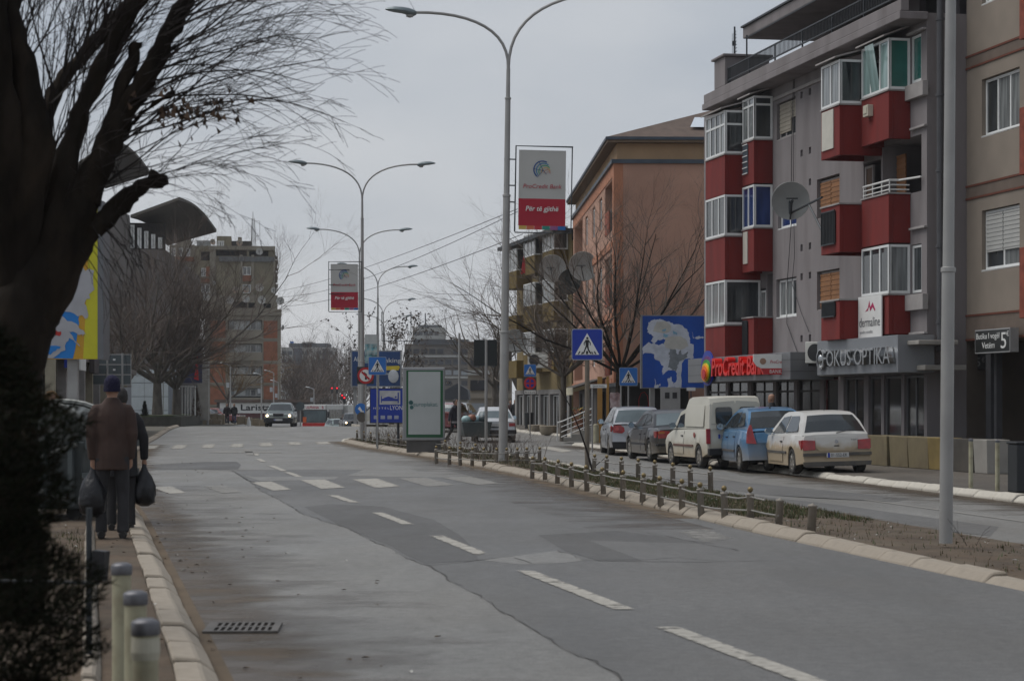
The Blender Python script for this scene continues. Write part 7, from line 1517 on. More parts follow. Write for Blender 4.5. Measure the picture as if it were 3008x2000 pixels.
for s in (1, -1):
    p = patch(o, 'rear_door', -2.035, [(s * .02, .5), (s * .68, .5), (s * .66, 1.15), (s * .59, 1.66), (s * .02, 1.7)], bvan, .03, lean=.04); g = patch(o, 'rear_window', -2.05, rrect(min(s * .1, s * .54), max(s * .1, s * .54), 1.1, 1.54, .07), car_glass, .02, par=p, lean=.045)
    patch(o, 'tail_lamp', -2.045, [(s * .69, .62), (s * .785, .62), (s * .785, 1.0), (s * .69, 1.0)], tail_red, .07)
q = MB(); q.box(-2.15, -1.98, -.76, .76, .32, .5); q.build('rear_bumper', black, o, bevel=.02); number_plate(o, -2.05, .8, '01-730-BA', .42, y=.3)
for s in (1, -1):
    q = MB(); P = [(-1.6, 1.05), (.0, 1.05), (.0, 1.45), (-.2, 1.6), (-1.6, 1.6)]; q.plate(P, -.006, .006); d = q.build('side_panel', bvan, o, bevel=.004); d.location = (0, s * .858, 0); d.rotation_euler.x = R(6.5) * s
    q = MB(); q.lathe([(.07, 0), (.07, .012), (.001, .013)], 14, (0, 0, 0), 'y', 1, 1); e = q.build('fuel_cap', M('red_cap', (.25, .05, .04), .5), o); e.location = (-.95, s * .782, .83); e.rotation_euler.z = 0 if s < 0 else PI
# --- black saloon
bmw = dict(W=1.74, r=.315, ax=(-1.36, 1.36), sill=.2, mid=.58, wm=wm_m, rb=.05, rt=.06,
    top=[(-2.2, .88), (-2.1, .93), (-1.5, .955), (-.6, .93), (.6, .9), (1.1, .88), (1.8, .78), (2.15, .66), (2.22, .58)],
    cab=[(-1.72, .95), (-1.1, 1.31), (-.85, 1.385), (-.3, 1.415), (.2, 1.39), (.42, 1.34), (1.1, .88)], wr=.56,
    side=[[(-1.28, 1.03), (-.42, .98), (-.38, 1.32), (-.78, 1.31), (-1.05, 1.22)], [(-.36, .98), (.78, .93), (.34, 1.26), (-.3, 1.33)]], rear=(0, 1, .08, .95), front=(6, 5, .08, .95), doors=[(-.95, -.35), (-.3, .75)], mould=.47, mm=M('black_moulding', (.02, .02, .022), .5), tail=lambda z: -.13 if z < .56 else -.07, nose=lambda z: .06, mirror=(.7, .99), hm=M('dark_handle', (.02, .02, .022), .4), rear_glass=car_glass_pale)
bbm = paint_mat('black_car_paint', (.016, .016, .018), (dirtc, .12, .72, .35), .1, .3)
o = car('saloon', 'dusty black saloon parked between the silver hatchback and the cream van', (*place(1963, 62.2)[:2], .0), hd(8.5), bmw, bbm, 'cars parked half on the kerb', roll=R(-1.2))
for s in (1, -1):
    patch(o, 'tail_lamp', -2.29, [(s * .42, .66), (s * .78, .64), (s * .78, .83), (s * .7, .86), (s * .45, .84)], tail_red, .1, lean=.05); q = MB(); q.box(-2.2, -1.95, min(s * .785, s * .835), max(s * .785, s * .835), .66, .84); q.build('tail_lamp', tail_red, o, bevel=.01); patch(o, 'indicator', -2.3, [(s * .6, .775), (s * .77, .77), (s * .77, .83), (s * .6, .83)], amber, .03)
number_plate(o, -2.285, .74, None, .45); q = MB(); q.box(-2.345, -2.2, -.85, .85, .44, .5); q.build('bumper_strip', black, o, bevel=.01)
# --- silver hatchback at the head of the row
golf5 = dict(golf4); golf5.update(W=1.76, r=.315, wm=wm_m, ax=(-1.29, 1.29), mid=.62, top=[(-1.95, .92), (-1.85, .96), (-1.2, .98), (0, .95), (.8, .93), (1.15, .91), (1.7, .82), (2.02, .7), (2.1, .62)],
    cab=[(-1.97, .95), (-1.78, 1.2), (-1.6, 1.4), (-1.4, 1.455), (-.6, 1.485), (.05, 1.465), (.3, 1.41), (1.0, .94)], wr=.58, side=[[(-1.55, 1.04), (-.66, 1.0), (-.6, 1.38), (-1.1, 1.4), (-1.38, 1.28)], [(-.58, 1.0), (.66, .97), (.26, 1.33), (-.5, 1.39)]], doors=[(-.62, .2), (.22, .85)], mould=None, tail=lambda z: -.16 if z < .58 else -.09, mirror=(.62, 1.02), rear_glass=car_glass_pale)
bg5 = paint_mat('silver_paint', (.4, .41, .43), (dirtc, .1, .5, .3), .65, .3)
o = car('hatchback', 'clean silver hatchback with round tail lamps, at the head of the parked row', (*place(1856, 68.5)[:2], .0), hd(2.5), golf5, bg5, 'cars parked half on the kerb')
for s in (1, -1):
    pts = [(s * .42, .74), (s * .5, .68), (s * .77, .7), (s * .8, .82), (s * .76, .92), (s * .55, .93), (s * .44, .86)]; patch(o, 'tail_lamp', -2.06, pts, tail_red, .09, lean=.08); q = MB(); q.box(-2.0, -1.8, min(s * .8, s * .845), max(s * .8, s * .845), .72, .91); q.build('tail_lamp', tail_red, o, bevel=.02)
    q = MB(); q.lathe([(.06, 0), (.05, .012), (.001, .014)], 14, (-2.06, s * .66, .81), 'x'); q.build('tail_lamp_disc', M('lamp_pink', (.5, .12, .12), .25), o)
patch(o, 'hatch', -2.045, [(-.52, .9), (.52, .9), (.42, .58), (-.42, .58)], bg5, .06, lean=.07); patch(o, 'lower_bumper', -2.125, [(-.82, .42), (.82, .42), (.78, .2), (-.78, .2)], black, .06)
q = MB(); q.lathe([(.055, 0), (.055, .012), (.001, .014)], 16, (-2.07, 0, .78), 'x'); q.build('round_emblem', MATS['emblem_steel'], o); number_plate(o, -2.125, .5, None); q = MB(); q.tube([(-1.98, -.05, 1.0), (-1.94, -.45, 1.05)], .013, 5); q.build('wiper', black, o)
# --- grey saloon coming towards us with its lamps on
merc = dict(W=1.74, r=.31, ax=(-1.4, 1.4), sill=.22, mid=.58, wm=wm_m, rb=.08, rt=.05,
    top=[(-2.3, .85), (-2.2, .9), (-1.6, .94), (-.6, .93), (.6, .92), (.95, .93), (1.9, .82), (2.22, .78), (2.3, .7)],
    cab=[(-1.6, .94), (-1.2, 1.28), (-.95, 1.39), (-.3, 1.43), (.1, 1.4), (.28, 1.34), (.95, .93)], wr=.56, side=[[(-1.2, 1.02), (-.42, .98), (-.38, 1.32), (-.85, 1.32)], [(-.36, .98), (.62, .95), (.22, 1.27), (-.3, 1.33)]], rear=(0, 1, .1, .93), front=(6, 5, .07, .95), doors=[(-1.0, -.35), (-.3, .7)], mould=.5, tail=lambda z: -.04, nose=lambda z: .05 if z > .58 else .16, mirror=(.6, 1.0), mirm=black)
bmr = paint_mat('grey_green_paint', (.13, .16, .155), (dirtc, .2, .7, .3), .5, .3)
lampon = M('headlamp_lit', (.8, .7, .5), .3, var=0, emit=((1, .72, .38), 7.0))
def front_face(o, xf, wl, zl_, hl_, lit_mat, grille=True, plate=True, lower=True):
    for s in (1, -1):
        patch(o, 'headlamp', xf + .015, rrect(min(s * (wl - .2), s * wl), max(s * (wl - .2), s * wl), zl_ - hl_, zl_ + hl_, .03), lampclear, .06, rear=False)
        q = MB(); q.lathe([(hl_ * .8, 0), (hl_ * .6, .02), (.01, .03)], 14, (xf + .018, s * (wl - .1), zl_), 'x'); 
        if lit_mat: q.build('headlamp_bulb', lit_mat, o)
    if grille:
        patch(o, 'grille', xf + .03, rrect(-.33, .33, zl_ - hl_ - .02, zl_ + hl_ + .06, .03), chrome, .05, rear=False); patch(o, 'grille_mesh', xf + .036, rrect(-.3, .3, zl_ - hl_, zl_ + hl_ + .03, .02), black, .01, rear=False)
    if lower: q = MB(); q.box(xf - .05, xf + .16, -.86, .86, .28, .52); q.build('bumper', M('dark_bumper', (.025, .026, .028), .6, var=.15), o, bevel=.03)
    if plate: number_plate(o, xf + .165, .42, None, .5, rear=False)
GT = 'moving cars on the near road'
P = place(826, 131); o = car('saloon', 'grey green saloon driving towards the viewer with both headlamps lit', (P[0], P[1], gz(P[0], P[1])), R(-88), merc, bmr, GT); front_face(o, 2.35, .76, .66, .085, lampon)
# --- white saloon waiting on the far carriageway
bws = paint_mat('white_car_paint', (.48, .5, .52), (dirtc, .2, .6, .3), .0, .35)
passat = dict(merc); passat.update(wm=wm_s, r=.3, tail=lambda z: -.15 if z < .56 else -.06, rear_glass=car_glass_pale)
P = place(1448, 90.5); o = car('saloon', 'white saloon seen from behind, past the waste container and tall lamp post', (P[0], P[1], 0), hd(3), passat, bws, None)
for s in (1, -1): patch(o, 'tail_lamp', -2.37, [(s * .55, .66), (s * .8, .66), (s * .8, .8), (s * .55, .8)], tail_red, .06)
q = MB(); q.box(-2.5, -2.3, -.85, .85, .36, .52); q.build('bumper', black, o, bevel=.02); number_plate(o, -2.375, .72, None); q = MB(); q.box(-2.38, -2.36, -.5, .5, .6, .64); q.build('boot_trim', black, o)
# --- further cars
dk = paint_mat('dark_grey_paint', (.03, .033, .04), None, .3, .3); tl = paint_mat('teal_grey_paint', (.2, .25, .24), None, .3, .35); sil2 = paint_mat('dull_silver_paint', (.3, .31, .32), None, .5, .35); redc = paint_mat('dark_red_paint', (.14, .02, .02), None, .1, .35)
P = place(1032, 182); zz = .12; o = car('saloon', 'dark saloon beyond the traffic island with one headlamp lit', (P[0], P[1], gz(P[0], P[1]) + .25), R(-80), merc, dk, GT); front_face(o, 2.35, .76, .66, .085, lampon)
P = place(1008, 196); o = car('hatchback', 'pale teal car just behind the dark saloon beyond the traffic island', (P[0] - .4, P[1], gz(P[0], P[1])), R(-70), golf5, tl, GT); front_face(o, 2.12, .76, .64, .08, None, plate=False)
P = place(1046, 240); o = car('van', 'white van in the queue down the hill', (P[0], P[1], gz(P[0], P[1])), R(-86), van, bws, GT); front_face(o, 2.08, .68, .7, .08, None, plate=False)
for px, Y, lab, mt, sh in ((1324, 112, 'dark red hatchback parked beyond the walking man', redc, golf5), (1352, 118, 'silver car parked beyond the walking man', sil2, golf4), (1310, 124, 'pale saloon parked under the low gabled house', bws, passat)):
    P = place(px, Y); o = car('parked_car', lab, (P[0], P[1], gz(P[0], P[1])), hd(-8), sh, mt, 'cars parked before the gabled house')
    for s in (1, -1): patch(o, 'tail_lamp', -2.06 if sh is not passat else -2.37, [(s * .5, .66), (s * .78, .66), (s * .78, .82), (s * .5, .82)], tail_red, .05)
P = place(592, 195); o = car('parked_car', 'dark car parked between the concrete column and the strolling men', (P[0], P[1], gz(P[0], P[1])), R(-30), golf5, dk)
P = place(640, 210); o = car('parked_car', 'dull red car behind the tan stone blocks', (P[0], P[1], gz(P[0], P[1])), R(-20), golf4, redc)
# --- city bus climbing the hill
YBUS = 217; P = W(925, HY, YBUS); zb_ = gz(P.x, YBUS) + .18
o = thing('city_bus', 'white and red articulated city bus climbing over the crest', 'bus', (P.x, P.y, zb_), R(-4))
bw = M('bus_white', (.42, .42, .4), .4, var=.08, dirt=(.3, .28, .25), damt=.3); br = M('bus_red', (.5, .025, .02), .4, var=.06)
m = MB(); m.box(-1.25, 1.25, 0, 11, .9, 3.0); m.build('body', bw, o, bevel=.08, seg=3)
m = MB(); m.box(-1.26, 1.26, -.02, 11, .3, 1.18); m.build('lower_body', br, o, bevel=.05)
m = MB(); m.box(-1.12, 1.12, -.05, -.005, 1.22, 2.38); m.build('windscreen', car_glass_pale, o, bevel=.02); m = MB(); m.box(-1.25, 1.25, -.03, -.002, 2.38, 2.46); m.box(-1.25, -1.13, -.04, -.002, 1.19, 2.4); m.box(1.13, 1.25, -.04, -.002, 1.19, 2.4); m.build('windscreen_frame', black, o)
m = MB(); m.box(-1.02, 1.06, -.06, -.004, 2.5, 2.92); m.build('destination_board', sign_white, o); txt('ULPIANA', 1.35, .26, bank_red, o, (-.25, -.065, 2.58), .004, bold=.02); txt('5', .2, .26, bank_red, o, (.8, -.065, 2.58), .004, bold=.02)
m = MB(); m.box(-1.2, -.85, -.07, -.051, 1.2, 1.75); m.build('route_card', M('orange_card', (.6, .12, .03), .5), o)
m = MB(); m.tube([(-.9, -.07, 1.28), (-.1, -.07, 1.34)], .02, 5); m.tube([(0, -.07, 1.28), (.8, -.07, 1.34)], .02, 5); m.build('wiper', black, o)
for i in range(5): m = MB(); m.box(1.252, 1.27, 1.0 + i * 2, 2.75 + i * 2, 1.5, 2.5); m.build('side_window', car_glass, o)
m = MB(); m.box(1.3, 1.5, -.25, -.1, 1.7, 2.3); m.build('mirror', black, o)
m = MB(); m.box(-1.2, 1.2, 11.8, 18, .9, 2.95); q = m.build('rear_section', bw, o, bevel=.06); q.rotation_euler.z = R(-2)
for i in range(3): m = MB(); m.box(1.46, 1.49, 12.2 + i * 2, 13.9 + i * 2, 1.5, 2.5); w_ = m.build('side_window', car_glass, o)
m = MB()
for i in range(5): m.box(-1.15 + .0, 1.15, 11.0 + i * .16, 11.1 + i * .16, .9, 2.9)
m.build('bellows', black, o)
for y in (1.9, 7.5):
    for s in (1, -1): m = MB(); m.lathe([(.3, -.13), (.48, -.12), (.5, 0), (.48, .12), (.3, .13)], 18, (s * 1.15, y, .5), 'x'); m.build('wheel', rubber, o)
# ------------------------------------------------------------------ people
skin_m = M('skin', (.3, .17, .115), .6, var=.1, scale=8); shoe_m = M('black_shoe', (.015, .013, .012), .55, var=.2)
def remesh(o, vox, it=3):
    r = o.modifiers.new('remesh', 'REMESH'); r.mode = 'VOXEL'; r.voxel_size = vox; r.use_smooth_shade = True
    s = o.modifiers.new('smooth', 'SMOOTH'); s.factor = .5; s.iterations = it
def ell(c, rx, ry, n=14, tilt=0): return [(c[0] + rx * math.cos(2 * PI * i / n), c[1] + ry * math.sin(2 * PI * i / n), c[2] + tilt * math.sin(2 * PI * i / n)) for i in range(n)]
def person(label, loc, rotz, h=1.75, coat=None, trousers=None, hair=None, cap=None, stride=.0, arms=((.03, .05), (.03, .05)), coat_len=.78, bend=0.0, fine=.02, group=None, bulk=1.0, hood=False, curly=False, lift=0.0, vest=None):
    """stands on local z=0 and faces +y. arms: forward reach and outward spread of the left and right hand"""
    o = thing('person', label, 'person', loc, rotz, group); o.scale = (h / 1.75,) * 3
    by = lambda z: bend * max(0, z - .95) ** 1.3   # a stoop moves the upper body forward
    sh = [(s * .178, by(1.4), 1.4) for s in (-1, 1)]; hands = []; els = []
    for s, (fw, sp) in zip((-1, 1), arms):
        hnd = Vector((s * (.222 + sp), by(1.1) + fw, .80 + abs(fw) * .35 + lift)); e = Vector((s * (.236 + sp * .7), by(1.2) - .035 + fw * .3, 1.13)); els.append(e); hands.append(hnd)
    feet = [(-.115, stride * .5), (.115, -stride * .5)]; legs = []
    for s, (fx, fy) in zip((-1, 1), feet):
        back = fy < -.05; az = .085 + (.05 if back else 0); kn = Vector((fx, fy * .45 + .03 + (.05 if back else 0), .49)); legs.append(((s * .09, 0, .92), kn, (fx, fy - (.02 if back else 0), az)))
    def torso(m, k, z0=.86):
        rows = [(z0, .15, .105), (.95, .16, .115), (1.05, .148, .108), (1.2, .165, .118), (1.33, .18, .12), (1.42, .165, .1), (1.475, .1, .075), (1.5, .062, .062)]
        m.rings([ell((0, by(z), z), a * k * bulk, b * k * bulk) for z, a, b in rows])
    b = MB(); torso(b, .93)
    hy = by(1.62) + .02
    b.tube([(0, by(1.46), 1.44), (0, by(1.54) + .01, 1.56)], [.06, .055], 12)
    b.rings([ell((0, hy + dy, 1.625 + z), rx, ry, 16) for z, rx, ry, dy in ((-.125, .03, .035, .05), (-.105, .05, .06, .03), (-.06, .066, .085, .01), (0, .075, .097, 0), (.05, .077, .098, -.003), (.09, .066, .085, -.005), (.12, .035, .05, -.008), (.128, .01, .015, -.01))])
    b.ball((0, hy + .1, 1.605), .016, 8, sx=.8, sz=1.5); b.ball((0, hy + .088, 1.555), .02, 8, sx=1.3, sz=.5)
    for s in (-1, 1): b.ball((s * .077, hy - .005, 1.62), .026, 8, sx=.4, sz=1.3); b.ball((s * .03, hy + .086, 1.635), .012, 6)
    for s, e, hd_, p in zip((-1, 1), els, hands, sh):
        d = (hd_ - e).normalized(); b.tube([p, e, hd_], [.05, .04, .027], 10)
        u = Vector((0, 1, 0)) - d * d.y; u.normalize(); w = d.cross(u)
        palm = hd_ + d * .05; b.tube([hd_ - d * .01, palm, hd_ + d * .095], [.027, .036, .03], 8)
        for k, (off, ln) in enumerate(((-.028, .06), (-.009, .075), (.01, .07), (.028, .055))):
            q0 = hd_ + d * .085 + u * off; q1 = q0 + d * ln * .5 - w * s * .006; q2 = q1 + d * ln * .4 - w * s * .02; b.tube([q0, q1, q2], [.0095, .009, .008], 6)
        b.tube([hd_ + d * .03 + u * .028, hd_ + d * .06 + u * .05 - w * s * .01, hd_ + d * .09 + u * .052 - w * s * .022], [.012, .011, .009], 6)
    for hip, kn, an in legs: b.tube([hip, kn, an], [.08, .055, .04], 10); b.rings([ell((an[0], an[1] + .06 * t - .01, .03 + .04 * (1 - t)), .035, .03, 8) for t in (-.4, .2, 1, 2)])
    bo = b.build('body', skin_m, o); remesh(bo, min(fine, .014) if fine < .015 else fine)
    # coat
    c = MB(); rows = [(coat_len, .185, .135), (.86, .18, .132), (.97, .178, .13), (1.08, .172, .126), (1.22, .188, .134), (1.33, .19, .132), (1.4, .165, .115), (1.45, .12, .095), (1.485, .09, .085), (1.52, .07, .075)]
    c.rings([ell((0, by(z), z), a * bulk, b_ * bulk) for z, a, b_ in rows])
    for s, e, hd_, p in zip((-1, 1), els, hands, sh): q = Vector(p); q.z -= .01; c.tube([q + Vector((-s * .09, 0, .015)), q + Vector((-s * .02, 0, .0)), q.lerp(e, .25), q.lerp(e, .6), e, e.lerp(hd_, .5), hd_ - (hd_ - e).normalized() * .005], [.05, .07 * bulk, .072 * bulk, .068, .061, .056, .05], 12)
    if hood: c.rings([ell((0, by(z) + dy, z), a, b_, 12) for z, a, b_, dy in ((1.44, .1, .09, -.05), (1.5, .12, .1, -.06), (1.55, .1, .07, -.09), (1.57, .03, .03, -.1))])
    co = c.build('jacket', coat, o); remesh(co, fine, 4)
    t = MB(); t.rings([ell((0, 0, z), a, b_) for z, a, b_ in ((.82, .15, .115), (.92, .17, .125), (1.0, .16, .12), (1.03, .15, .11))])
    for hip, kn, an in legs: t.tube([(hip[0], hip[1], .88), (kn.x, kn.y, .5), ((kn.x + an[0]) / 2, (kn.y + an[1]) / 2 - .01, .28), (an[0], an[1] - .01, .07 if an[2] < .1 else .11)], [.1, .069, .06, .066], 12)
    to = t.build('trousers', trousers, o); remesh(to, fine, 4)
    for (hip, kn, an) in legs:
        f = MB(); zf = an[2] - .085; f.rings([ell((an[0], an[1] + y, zf + .045 + .0), rx, .001 + .0, 10)[:0] or [(an[0] + rx * math.cos(2 * PI * i / 10), an[1] + y, zf + max(.0, .045 + rz * math.sin(2 * PI * i / 10))) for i in range(10)] for y, rx, rz in ((-.085, .03, .04), (-.05, .042, .055), (.03, .044, .05), (.12, .05, .04), (.18, .04, .03), (.2, .015, .02))]); sh_ = f.build('shoe', shoe_m, o, smooth=True)
    if cap:
        k = MB(); k.rings([ell((0, hy - .008 + dy, 1.625 + z), rx, ry, 16) for z, rx, ry, dy in ((-.03, .083, .103, -.006), (.0, .087, .108, -.006), (.05, .088, .108, -.006), (.095, .076, .095, -.01), (.125, .05, .06, -.012), (.14, .012, .014, -.014))]); k.build('knit_cap', cap, o, smooth=True)
        k = MB(); k.rings([ell((0, hy - .006, 1.625 + z), rx, ry, 16) for z, rx, ry in ((-.045, .085, .104), (-.04, .091, .112), (-.005, .092, .113), (0, .086, .107))]); k.build('cap_band', cap, o, smooth=True)
    elif hair:
        k = MB()
        if curly:
            r = random.Random(4)
            for _ in range(46): a, e_ = r.uniform(0, 6.28), r.uniform(-.6, 1.5); k.ball((.1 * math.cos(a) * math.cos(e_), hy - .03 + .1 * math.sin(a) * math.cos(e_) * .9, 1.63 + .11 * math.sin(e_)), r.uniform(.035, .055), 7)
        else: k.rings([ell((0, hy - .014 + dy, 1.625 + z), rx, ry, 16) for z, rx, ry, dy in ((-.06, .07, .075, -.02), (-.02, .082, .09, -.014), (.03, .084, .1, -.008), (.085, .074, .092, -.006), (.125, .045, .055, -.008), (.137, .012, .014, -.01))])
        k.build('hair', hair, o, smooth=True)
    if vest:
        k = MB(); k.rings([ell((0, by(z), z), a * bulk, b_ * bulk) for z, a, b_ in ((coat_len - .06, .187, .137), (coat_len + .02, .188, .139))]); k.build('shirt_hem', vest, o, smooth=True)
    return o, hands
def sack(label, parent_loc, rz, p, s, mat, group='black plastic bags carried by the men'):
    o = thing('bag', label, 'bag', (parent_loc[0], parent_loc[1], parent_loc[2]), rz, group)
    m = MB(); r = random.Random(int(s * 100)); prof = [(.0, .02), (-.08, .045), (-.17, .1), (-.3, .15), (-.42, .16), (-.52, .13), (-.57, .05)]
    m.rings([[(p[0] + rr * s * math.cos(2 * PI * i / 16) * (1 + .12 * math.sin(3 * i + z * 20)), p[1] + rr * s * math.sin(2 * PI * i / 16) * (1 + .1 * math.cos(5 * i + z * 9)), p[2] + z * s) for i in range(16)] for z, rr in prof]); m.build('sack', mat, o, smooth=True)
    m = MB(); m.tube([(p[0] - .01, p[1], p[2] - .05), (p[0] - .015, p[1] + .02, p[2] + .03), (p[0] + .015, p[1] + .02, p[2] + .03), (p[0] + .01, p[1], p[2] - .05)], .008, 5); m.build('handle', mat, o); return o
brown_coat = M('brown_jacket', (.048, .028, .022), .85, var=.2, scale=5, bump=.5, bscale=12); grey_trou = M('charcoal_trousers', (.026, .025, .027), .85, var=.2, scale=6, bump=.6, bscale=10); navy_knit = M('navy_knit', (.009, .008, .03), .95, var=.2, scale=20, bump=.8, bscale=60)
black_coat = M('black_coat', (.012, .012, .014), .8, var=.2, scale=5, bump=.4, bscale=14); jeans = M('blue_jeans', (.03, .05, .11), .85, var=.25, scale=6); dark_trou = M('dark_trousers', (.02, .019, .02), .85, var=.2); dark_hair = M('dark_hair', (.02, .016, .014), .6, var=.3, scale=20); grey_hair = M('grey_hair', (.16, .15, .14), .6, var=.2, scale=20)
bag_black = M('black_bag', (.008, .008, .01), .4, var=.2, bump=.8, bscale=11)
P = G(258 * 1.2757, 1240 * 1.2757, .1); rz1 = R(10)
o, hnds = person('man in a brown jacket and navy knit cap walking away with black bags', (P.x, P.y, .1), rz1, 1.80, brown_coat, grey_trou, None, navy_knit, stride=.06, arms=((.0, -.02), (.02, -.03)), coat_len=.74, fine=.012, bulk=1.0, group='men walking on the near path', lift=.05)
q = Vector((hnds[0].x * 1.03, hnds[0].y * 1.03 + .01, (hnds[0].z - .06) * 1.03)); sack('bulging black plastic bag in the hand of the man in brown', (P.x, P.y, .1), rz1, q, 1.0, bag_black)
P2 = W(298 * 1.2757, HY, 25.6); o, hn = person('man in a black coat half hidden beyond the man in brown', (P2.x - .1, P2.y, .1), R(10), 1.68, black_coat, dark_trou, dark_hair, None, stride=.1, arms=((.0, .0), (.05, .06)), coat_len=.66, fine=.015, bulk=1.12, group='men walking on the near path', lift=.05)
q = Vector((hn[1].x * .96, hn[1].y * .96, (hn[1].z - .05) * .96)); sack('round black bag swinging beside the man in the black coat', (P2.x - .1, P2.y, .1), R(10), q, .88, bag_black)
P = W(152, HY, 33.5); person('woman with curly blonde hair behind the dumpster', (P.x, P.y, .1), R(195), 1.66, M('dark_brown_coat', (.03, .018, .014), .8, var=.2), dark_trou, M('blonde_hair', (.2, .115, .045), .7, var=.4, scale=14), None, coat_len=.62, curly=True)
P = G(1334, 1296); person('man in a dark jacket stepping across the far carriageway', (P.x, P.y, .0), R(-120), 1.76, M('navy_jacket', (.022, .02, .028), .8, var=.2), dark_trou, dark_hair, None, stride=.55, arms=((.15, .02), (-.1, .03)), coat_len=.82, vest=M('pale_hem', (.25, .24, .24), .8), bend=.1)
P = G(1513, 1253, .1); person('person in a black coat and blue jeans on the far pavement by the tree', (P.x, P.y, .1), R(170), 1.72, black_coat, jeans, dark_hair, None, stride=.3, coat_len=.7, bulk=1.1, hood=True)
P = G(1500, 1253, .1); person('second dark figure walking just behind the person in blue jeans', (P.x, P.y + 3, .1), R(175), 1.68, M('dark_red_coat', (.04, .014, .012), .8), dark_trou, dark_hair, None, stride=.3, coat_len=.6)
for px, lab, ct, tr, hr, hh in ((667, 'strolling man in a dark jacket and red scarf, nearer the blocks', M('dark_maroon_coat', (.022, .015, .015), .8, var=.2), M('dark_jeans', (.025, .03, .045), .85), grey_hair, 1.76), (688, 'strolling man in a black jacket and jeans, nearer the grey saloon', black_coat, jeans, M('bald_skin', (.28, .17, .12), .5), 1.76)):
    P = W(px, HY, 187); person(lab, (P.x, P.y, H - 61 * 187 / F), R(180 + (10 if px < 670 else -10)), hh, ct, tr, hr, None, stride=.25, arms=((.1, .05), (.05, .08)), coat_len=.68, fine=.03, group='strolling pair by the stone blocks', bulk=1.12)
P = W(2268, HY, 59.5); person('bald man in a dark coat standing between the parked cars and the bank', (P.x, P.y, .12), R(60), 1.73, black_coat, dark_trou, None, None, coat_len=.6)
# ------------------------------------------------------------------ trees
bark_dark = M('dark_bark', (.015, .012, .0095), .95, var=.45, scale=5, bump=1.0, bscale=14, dirt=(.055, .04, .028), damt=.6, dscale=3.2, stretch=(1, 1, .35), spec=.1)
twig_m = M('dark_twig', (.018, .013, .011), .9, var=.3, scale=3); twig_grey = M('grey_brown_twig', (.125, .102, .085), .9, var=.3, scale=2); twig_brown = M('red_brown_twig', (.1, .075, .06), .9, var=.3, scale=1)
bark_grey = M('grey_bark', (.1, .085, .07), .95, var=.3, scale=4, bump=.8, bscale=10, stretch=(1, 1, .4))
def twig(m, rnd, p, d, ln, r, depth, droop=.0, spread=.5, kids=4, n=5, sides=3, wob=.12, up=0.0, kidlen=.55):
    pts, rs = [p.copy()], [r]; q = p.copy(); d = d.normalized()
    for i in range(n):
        d = (d + Vector((rnd.gauss(0, wob), rnd.gauss(0, wob), rnd.gauss(0, wob) - droop * (i / n) + up))).normalized(); q = q + d * ln / n; pts.append(q.copy()); rs.append(max(.0016, r * (1 - .72 * (i + 1) / n)))
    m.tube(pts, rs, sides, cap=False)
    if depth > 0:
        for k in range(kids):
            t = rnd.uniform(.25, .98); i = min(n - 1, int(t * n)); b = pts[i].lerp(pts[i + 1], t * n - i); dd = (pts[i + 1] - pts[i]).normalized(); o = Vector((rnd.gauss(0, 1), rnd.gauss(0, 1), rnd.gauss(0, 1))); o = (o - dd * o.dot(dd)).normalized()
            twig(m, rnd, b, dd + o * spread * rnd.uniform(.6, 1.4), ln * kidlen * rnd.uniform(.6, 1.2), rs[i] * .6, depth - 1, droop, spread, max(2, kids - 1), max(3, n - 1), sides, wob, up, kidlen)
def crown_obj(m, mat, parent, name='crown'):
    o = m.build(name, mat, parent, smooth=True); o['kind'] = 'stuff'; return o
# the great pollarded tree on the near side
T0 = 15.0; rnd = random.Random(11)
big = thing('tree', 'huge dark pollarded tree with a mass of bare twigs, filling the near corner', 'tree', (W(110, HY, T0).x, T0, .1), 0, None); B0 = Vector((W(110, HY, T0).x, T0, .1))
def L(a, b, Y=T0): return W(a * 1.2757, b * 1.2757, Y) - B0
tr = MB()
def limb(pts, rs, n=14):
    P = []; RR = []; N = len(pts)
    for i in range(N - 1):
        p0, p1, p2, p3 = pts[max(i - 1, 0)], pts[i], pts[i + 1], pts[min(i + 2, N - 1)]
        for j in range(5):
            t = j / 5; P.append(.5 * ((2 * p1) + (p2 - p0) * t + (2 * p0 - 5 * p1 + 4 * p2 - p3) * t * t + (3 * p1 - p0 - 3 * p2 + p3) * t ** 3) + Vector((rnd.gauss(0, .006), rnd.gauss(0, .006), 0))); RR.append((rs[i] + (rs[i + 1] - rs[i]) * t) * rnd.uniform(.97, 1.03))
    P.append(pts[-1]); RR.append(rs[-1]); return P, RR
